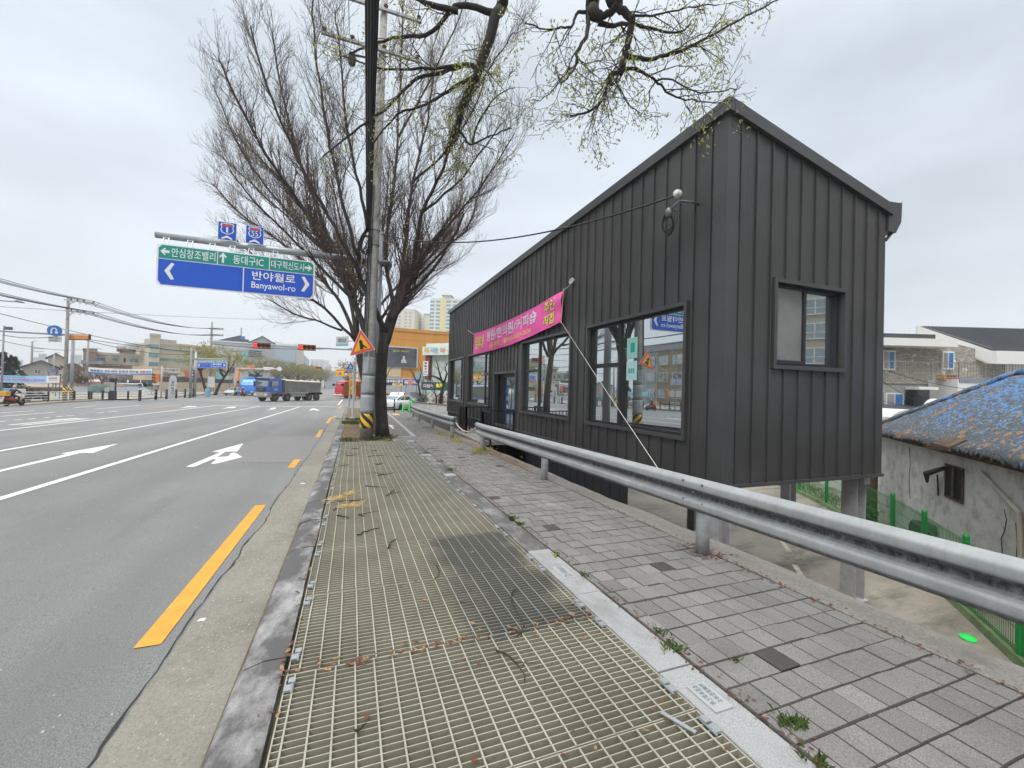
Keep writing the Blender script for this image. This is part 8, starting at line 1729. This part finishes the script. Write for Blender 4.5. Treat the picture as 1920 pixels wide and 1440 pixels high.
for k, (y0, z, c, lab) in enumerate(((42,3.4,(.42,.45,.62),'pale lilac banner past the left edge, mirrored in the window'),(43,1.7,(.62,.55,.50),'white banner with orange ends past the left edge, mirrored in the window'))):
    b = Vector((-31, y0, G(y0))); t = thing('banner', lab, 'banner', b, radians(90)); MB().box(0, 6.5, -.02, .02, z, z+.9).build('cloth', mat('mirror_cloth%d' % k, c, .8, var=.2), t)
    for x in (0, 6.5): MB().tube([(x,0,0),(x,0,z+1)], .05, 6).build('post', MT, t)
    if k: MB().box(-.05, .7, -.03, .03, z, z+.9).build('orange_end', SIGO, t); MB().box(5.8, 6.55, -.03, .03, z, z+.9).build('orange_end', SIGO, t)
b = Vector((-28.2, 16, G(16))); t = thing('railing', 'white railing continuing past the left photo edge, mirrored in the window', 'railing', b)
for i in range(15): y = 16+2.1*i; MB().box(-28.28, -28.12, y-.08, y+.08, G(y), G(y)+1.1).build('post', RBR, t, off=b)
for z in (.3,.55,.8,1.0): MB().tube([(-28.2, 16+2.1*i, G(16+2.1*i)+z) for i in range(15)], .035, 6).build('rail', RWHT, t, off=b)
# planter wall with bare trees, green stand, bollard at the end of the guardrail
pw0, pw1 = at_d(772, 765, 40), at_d(860, 770, 33.5); pz = G(36)-.06
wb = Vector((pw0.x, pw0.y, pz)); t = thing('planter_wall', 'low pale concrete planter wall behind the far guardrail', 'wall', wb); d = (pw1-pw0); d.z = 0; d.normalize(); nrm = Vector((-d.y, d.x, 0)); zt = at_d(805,757,37.5).z
P0, P1 = Vector((pw0.x,pw0.y,0)), Vector((pw1.x,pw1.y,0)); Z = lambda p, z: Vector((p.x, p.y, z))
MB().hexa([Z(P0,pz),Z(P1,pz),Z(P1+nrm*5,pz),Z(P0+nrm*5,pz),Z(P0,zt),Z(P1,zt),Z(P1+nrm*5,zt),Z(P0+nrm*5,zt)]).build('wall', mat('planter_concrete', (.46,.45,.41), .85, var=.12, dirt=.3), t, off=wb); MB().hexa([Z(P0-nrm*.05,zt+.002),Z(P1-nrm*.05,zt+.002),Z(P1+nrm*.25,zt+.002),Z(P0+nrm*.25,zt+.002),Z(P0-nrm*.05,zt+.08),Z(P1-nrm*.05,zt+.08),Z(P1+nrm*.25,zt+.08),Z(P0+nrm*.25,zt+.08)]).build('coping', mat('coping_dark', (.15,.14,.12), .9), t, off=wb)
def bare_tree(label, b, pts_list, seed, twm=TWIG):
    r = random.Random(seed); t = thing('bare_tree', label, 'tree', b); tr, tw, lv = MB(), MB(), MB()
    for pts, r0 in pts_list:
        P = [p - b for p in pts]; tr.tube(P, [r0*(1-.7*i/(len(P)-1)) for i in range(len(P))], 7)
        twigs(tw, lv, P, r0*.5, r, 0, (2.6, 3.2), (1.2, .6), .12, .7, 0)
    tr.build('trunk', BARK, t, smooth=True); tw.build('crown', twm, t); return t
gd = lambda D, *p: [at_d(x, y, D) for x, y in p]
b = at_d(826, 760, 37); b.z = zt
bare_tree('bare tree with thick crooked branches over the green restaurant sign', b, [(gd(37,(826,758),(829,730),(833,716)), .22),(gd(37,(833,718),(822,709),(808,704),(803,706)), .12),(gd(37,(829,716),(824,700),(821,686),(817,672)), .10),(gd(37,(833,716),(838,700),(834,690),(842,676)), .10),(gd(37,(828,714),(812,705),(816,696)), .07)], 61)
b = at_d(818, 757, 36.5); b.z = zt
bare_tree('small bare shrub tree with crooked stem on the planter', b, [(gd(36.5,(818,757),(818,744),(815,735),(812,720),(811,713)), .08),(gd(36.5,(818,744),(826,738),(830,732)), .05)], 62)
b = at_d(795, 757, 38.5); b.z = zt
bare_tree('low spreading bare shrub at the left end of the planter', b, [(gd(38.5,(796,757),(793,748),(786,742),(780,738)), .07),(gd(38.5,(794,748),(801,740),(806,735)), .05)], 63)
b = at_d(783, 750, 46); b.z = G(43)-.05
bare_tree('thin bare tree leaning before the white blade sign', b, [(gd(46,(789,745),(784,720),(776,705),(768,690)), .12),(gd(46,(784,720),(790,700),(786,680)), .08)], 64)
b = at_d(722, 745, 62); b.z = G(60)-.1
bare_tree('thin bare tree in front of the cream wall beside the trunk', b, [(gd(62,(722,745),(722,720),(718,695)), .10),(gd(62,(722,712),(730,695),(736,685)), .07)], 65)
lv = MB(); r = random.Random(8)
for i in range(1400):
    q = P0.lerp(P1, r.uniform(.25, 1)) + nrm*r.uniform(.2, 1.6); q.z = zt + abs(r.gauss(.35,.35)); dd = rvec(r).normalized(); w_ = dd.cross(rvec(r)).normalized(); k = r.uniform(.06,.16); lv.add([q, q+dd*k*.5+w_*k*.3, q+dd*k, q+dd*k*.5-w_*k*.3], [(0,1,2,3)])
tag(lv.build('dry_shrubbery', RUST), 'rusty brown dry shrubbery filling the planter', kind='stuff')
GST = mat('stand_green', (.03,.50,.06), .45); p = at_g(768, 772, 0); t = thing('barrier_stand', 'bright green plastic barrier stand at the end of the far guardrail', 'barrier', p, radians(-15)); mb = MB()
for x in (-.55,.0): 
    mb.bar((x,-.28,.02),(x,.0,1.05 if x == 0 else .62),.09); mb.bar((x,.28,.02),(x,.0,1.05 if x == 0 else .62),.09); mb.bar((x,-.3,.03),(x,.3,.03),.10,.06)
mb.bar((-.55,0,.55),(.02,0,.55),.08); mb.bar((-.55,0,.25),(.02,0,.25),.07); mb.bar((0,0,1.0),(.45,.1,.85),.10); mb.bar((.45,.1,.85),(.5,.1,1.15),.08); mb.build('frame', GST, t)
p = at_g(739, 773, 0); t = thing('bollard', 'slim black bollard on the pavement before the white sedan', 'bollard', p); MB().lathe([(0,0),(.07,0),(.075,.03),(.055,.05),(.05,.95),(.06,.97),(.06,1.03),(.0,1.08)], 16).build('post', BLKP, t, smooth=False); MB().tube([(0,0,.80),(0,0,.86)], .056, 14).build('reflector', SWHT, t)
# ================================================================ TWIGS, LITTER, WEEDS, PLAQUES
TW2 = mat('fallen_twig', (.035,.027,.022), .9, var=.4, scale=20)
def twig(px0, py0, px1, py1, k, bend=.12, r0=.008):
    r = random.Random(k); A, B = at_g(px0, py0, .012), at_g(px1, py1, .012); d = B-A; s = Vector((-d.y, d.x, 0))*bend*r.uniform(-1,1)
    P = []
    for i in range(7): t = i/6; q = A.lerp(B, t) + s*4*t*(1-t) + Vector((r.gauss(0,.006), r.gauss(0,.006), 0)); q.z = G(q.y) + .012 + r.uniform(0,.012); P.append(q)
    mb = MB(); mb.tube(P, [r0*(1-.5*i/6) for i in range(7)], 6)
    if r.random() < .6: i = r.randint(2,4); e = P[i] + Vector((r.gauss(0,.12), r.gauss(0,.12), .02)); mb.tube([P[i], e], [r0*.6, r0*.35], 5)
    return mb, A
tl = ((818,1060,813,1088,'short twig standing out above the dark patched panel'),(966,1104,980,1165,'long curved twig on the dark patched panel'),(930,1220,984,1280,'long dark twig on the panel below the brown joint'),(668,1371,688,1354,'short dark twig on the nearest grating panels'),(968,1195,982,1172,'short twig at the right end of the brown joint'),
 (670,1004,710,990,'dark twig beside the kerb on the fourth panel'),(727,1028,745,1012,'twig touching a red leaf above the dark patch'),(625,957,632,952,'stubby black twig near the kerb'),(708,892,738,886,'dark forked twig across two rods'),(686,912,706,913,'small straight twig in the middle of the grating'),(726,930,742,918,'crooked twig right of centre'),
 (674,965,682,968,'tiny curled twig on the grating'),(633,966,655,972,'slim twig near the left grating edge'),(610,940,680,937,'long thin twig lying with the pale straw'),(650,855,668,853,'dark twig before the striped pole'),(697,846,707,845,'short twig in line with the pole'),(690,856,704,855,'twig below the pole foot'),(705,855,730,853,'faint twig on the grey half'),(742,857,757,855,'dark twig with a pale chip'),
 (640,873,655,872,'twig on the left rods'),(640,834,649,832,'short thick twig at the pole foot'),(705,872,720,868,'thin twig on the far panels'),(760,846,775,841,'curved twig by the far border'),(800,842,820,841,'grey twig on the far paving'),(660,842,675,841,'level twig left of the tree'))
for k, (a, b, c, d, lab) in enumerate(tl):
    mb, A = twig(a, b, c, d, k, .15, .006 if k < 5 else .009); solo('fallen_twig', mb, TW2, lab, 'twig', A, 'fallen twigs on the grating', smooth=True)
RLEAF = mat('dry_leaf_red', (.13,.05,.028), .85, var=.4, scale=30); OLEAF = mat('dry_leaf_tan', (.27,.155,.075), .85, var=.4, scale=30); STRAW = mat('straw', (.46,.33,.15), .9, var=.3, scale=20)
def flat_leaf(mb, p, r, s):
    a = r.uniform(0, 2*pi); u = Vector((cos(a), sin(a), r.uniform(-.3,.3))); v = Vector((-sin(a), cos(a), r.uniform(-.3,.3)))
    mb.add([p, p+u*s*.3+v*s*.24, p+u*s*.75+v*s*.2, p+u*s, p+u*s*.7-v*s*.22, p+u*s*.28-v*s*.2], [(0,1,2,3),(0,3,4,5)])
r = random.Random(12); l1, l2 = MB(), MB()
for i in range(360):                                               # leaves caught in the brown joint, on the bars, along the kerb
    q = r.random()
    if q < .25: y = 2.68 + r.gauss(0,.022); x = r.uniform(-.28, 1.7)
    elif q < .60: y = r.uniform(.8, 13); x = -.33 + r.gauss(0,.02)
    elif q < .85: x = r.uniform(-.28,1.7); y = r.choice([1.7,2.68,3.66,4.66,5.66,6.66,7.66]) + r.gauss(0,.05)
    else: x = r.uniform(-.28,1.7); y = r.uniform(.9, 9)
    flat_leaf(l1 if r.random() < .6 else l2, Vector((x, y, G(y)+r.uniform(.0,.02))), r, r.uniform(.018,.05))
tag(l1.build('red_leaf_litter', RLEAF), 'small reddish dry leaves scattered on the grating', kind='stuff'); tag(l2.build('tan_leaf_litter', OLEAF), 'small tan dry leaves scattered on the grating', kind='stuff')
l3, l4, g1_, g2b, yl = MB(), MB(), MB(), MB(), MB(); r = random.Random(13)
def scatter(n, xa, xb, ya, yb, mb, fn, sx=.03):
    for i in range(n): t = r.random(); x = xa+(xb-xa)*t + r.gauss(0,sx); y = ya+(yb-ya)*t; fn(mb, Vector((x, y, G(y)+r.uniform(.0,.02))))
fl_ = lambda s0, s1: (lambda mb, p: flat_leaf(mb, p, r, r.uniform(s0,s1)))
scatter(900, 2.0, 2.06, 1.0, 13.5, l3, fl_(.012,.03), .035); scatter(900, 3.56, 3.58, .9, 13.5, l3, fl_(.012,.035), .03); scatter(160, 3.5, 3.52, 3.2, 3.7, l3, fl_(.015,.05), .09)
scatter(900, 3.62, 3.72, 8.6, 12.2, l4, fl_(.02,.055), .12); scatter(500, 3.66, 3.7, 12.4, 14.6, l4, fl_(.02,.05), .12)
for i in range(1400):                                              # planting strip litter behind the pole
    x = r.uniform(-.3, .4) if r.random() < .7 else r.uniform(.5,1.2); y = r.uniform(14.6, 26); flat_leaf(l4, Vector((x, y, G(y)+r.uniform(.01,.06))), r, r.uniform(.03,.09))
tag(l3.build('joint_litter', RLEAF), 'reddish plant litter in the paving joints', kind='stuff'); tag(l4.build('dry_litter', OLEAF), 'dry tan leaf litter along the guardrail and around the tree', kind='stuff')
def tuft(mb, c, n, h, w_):
    for i in range(n):
        p = c + Vector((r.gauss(0,w_), r.gauss(0,w_), 0)); a = r.uniform(0, 2*pi); d = Vector((cos(a), sin(a), 0)); L = h*r.uniform(.5,1.2); s = Vector((-d.y, d.x, 0))*.004*(1+h*8)
        mb.add([p-s, p+s, p+d*L*.35+Vector((0,0,L*.7))+s*.6, p+d*L*.8+Vector((0,0,L*.85))], [(0,1,2,3)])
def gpx(px, py): q = at_g(px, py, 0); return q
for px, py, n, h, w_ in ((1262,1218,40,.05,.03),(1240,1190,25,.04,.03),(1475,1360,30,.05,.025),(1500,1358,25,.05,.02),(1530,1432,30,.05,.03),(960,975,30,.06,.03),(975,985,25,.05,.02),(1045,1042,14,.05,.02),(1095,1080,16,.04,.02),(846,883,22,.08,.04),(825,866,18,.06,.04),(800,850,18,.06,.04),(1380,1240,12,.03,.02)): tuft(g1_, gpx(px, py), n, h, w_)
for px, py, n, h, w_ in ((655,826,160,.10,.14),(700,824,220,.14,.18),(725,822,140,.14,.12),(660,795,300,.16,.25),(664,788,200,.16,.2)): tuft(g1_, gpx(px, py), n, h, w_)
for px, py, n in ((825,815,60),(833,818,50),(852,826,60),(862,830,40),(900,850,70),(910,846,60),(893,852,50),(980,880,12),(779,777,80)):
    c = gpx(px, py)
    for i in range(n): leaf(yl, c + Vector((r.gauss(0,.11), r.gauss(0,.11), abs(r.gauss(0.06,.06)))), r, r.uniform(.05,.10))
for px, py in ((1041,1045),(968,972),(882,905)): 
    c = gpx(px, py); 
    for i in range(9): leaf(yl, c + rvec(r)*.014 + Vector((0,0,.02)), r, .028)
tag(g1_.build('grass_tufts', GRN), 'green grass tufts in the joints and around the tree foot', kind='stuff')
tag(yl.build('yellow_weeds', leafm('yellow_weed', (.42,.36,.03))), 'yellow-green weeds along the guardrail foot', kind='stuff')
mb = MB()
for px, py in ((628,935),(650,928),(615,940),(640,951),(660,950)):
    c = gpx(px, py)
    for i in range(26): a = r.gauss(.4,.35); d = Vector((cos(a), sin(a)*1.6, 0))*r.uniform(.06,.2); mb.bar(c+Vector((r.gauss(0,.04), r.gauss(0,.07), .012)), c+d+Vector((r.gauss(0,.04), r.gauss(0,.07), .02)), .005)
tag(mb.build('straw_litter', STRAW), 'pale straw lying on the grating by the kerb', kind='stuff')
for px, py, c, lab in ((567,907,(.6,.55,.55),'white paper scrap on the gutter'),(613,857,(.6,.6,.58),'small white scrap by the far kerb'),(378,1162,(.6,.6,.6),'white splash-like scrap on the gutter near the yellow line'),(634,786,(.03,.10,.08),'flattened dark green litter in the far gutter')):
    p = at_g(px, py, -.115); mb = MB(); s = .03 if py > 1000 else .05 if py > 800 else .16; mb.loft([[p+Vector((-s,-s*.5,0)), p+Vector((s*.8,-s*.7,0)), p+Vector((s,s*.5,0)), p+Vector((-s*.6,s*.7,0))],[p+Vector((-s*.5,-s*.3,s*.3)), p+Vector((s*.5,-s*.3,s*.2)), p+Vector((s*.5,s*.2,s*.35)), p+Vector((-s*.3,s*.3,s*.2))]]); solo('litter_scrap', mb, mat('scrap%d' % px, c, .8), lab, 'litter', p)
# gravel specks on road and gutter
gr = MB(); r = random.Random(17)
for i in range(1500):
    x = r.uniform(-6,-1.1) if r.random() < .4 else r.uniform(-1.05,-.58); y = .8 + 11*r.random()**1.6; s = r.uniform(.003,.009); z = G(y)-.119
    gr.add([(x-s,y-s,z),(x+s,y-s*.7,z),(x+s*.8,y+s,z),(x-s*.7,y+s,z),(x,y,z+s*1.2)], [(0,1,4),(1,2,4),(2,3,4),(3,0,4)])
tag(gr.build('gravel', mat('gravel', (.36,.35,.32), .9, var=.4, scale=40)), 'fine pale gravel grains on the gutter and road', kind='stuff')
# small metal plaques let into the granite border
PLQ = mat('plaque_metal', (.55,.575,.58), .35, .5, var=.06)
for (c0, c1, lab, two) in (((1031,1065),(1077,1083),'engraved metal plaque with a triangle mark in the granite border', False),((1282,1290),(1350,1335),'worn engraved metal plaque with two columns of characters in the granite border', True)):
    p0, p1 = at_g(*c0), at_g(*c1); y0, y1 = p1.y, p0.y; xm = 1.86; g = lambda y: G(y); b = Vector((xm, y0, g(y0))); t = thing('plaque', lab, 'plaque', b)
    w_ = .062; MB().hexa([(xm-w_,y0,g(y0)),(xm+w_,y0,g(y0)),(xm+w_,y1,g(y1)),(xm-w_,y1,g(y1)),(xm-w_,y0,g(y0)+.006),(xm+w_,y0,g(y0)+.006),(xm+w_,y1,g(y1)+.006),(xm-w_,y1,g(y1)+.006)]).build('plate', PLQ, t, off=b)
    L = y1-y0; P = lambda u, v: (xm-w_+2*w_*u, y0+L*v, g(y0+L*v)+.0085); mb = MB()
    if not two:
        for k, ch in enumerate('지적점木'): text(mb, ch, P, .30, .72, .84-.15*k, .95-.15*k, .01)
        for a, b_ in (((.2,.12),(.8,.12)),((.8,.12),(.5,.30)),((.5,.30),(.2,.12))): d = Vector((b_[0]-a[0], (b_[1]-a[1])*3)).normalized(); s = Vector((-d.y, d.x/3))*.02; mb.add([P(a[0]-s.x*1.4,a[1]-s.y), P(b_[0]-s.x*1.4,b_[1]-s.y), P(b_[0]+s.x*1.4,b_[1]+s.y), P(a[0]+s.x*1.4,a[1]+s.y)], [(0,1,2,3)])
    else:
        for cx, word in ((.16,'지적측량기준'),(.56,'도로관리공사')):
            for k, ch in enumerate(word): text(mb, ch, P, cx, cx+.26, .84-.125*k, .93-.125*k, .005)
    mb.build('engraving', mat('engraving', (.10,.12,.13), .6), t, off=b)
p = at_g(1240, 1340); mb = MB().bar(p+Vector((0,0,.012)), p+Vector((.07,-.16,.014)), .022, .006); solo('metal_strip', mb, CLIP, 'loose shiny metal strip lying on the nearest grating', 'strip', p)
# ================================================================ HAZE
m = bpy.data.materials.new('haze_air'); m.use_nodes = True; N = m.node_tree.nodes; N.remove(N['Principled BSDF'])
pv_ = N.new('ShaderNodeVolumePrincipled'); pv_.inputs['Color'].default_value = (.93,.96,1,1); pv_.inputs['Density'].default_value = .0006; pv_.inputs['Anisotropy'].default_value = .3; m.node_tree.links.new(pv_.outputs[0], N['Material Output'].inputs['Volume'])
hz = MB().box(-700, 700, -120, 900, -8, 110).build('haze', m); hz['kind'] = 'stuff'; hz['label'] = 'thin pale spring haze over the street and the far buildings'
sc.cycles.volume_bounces = 1
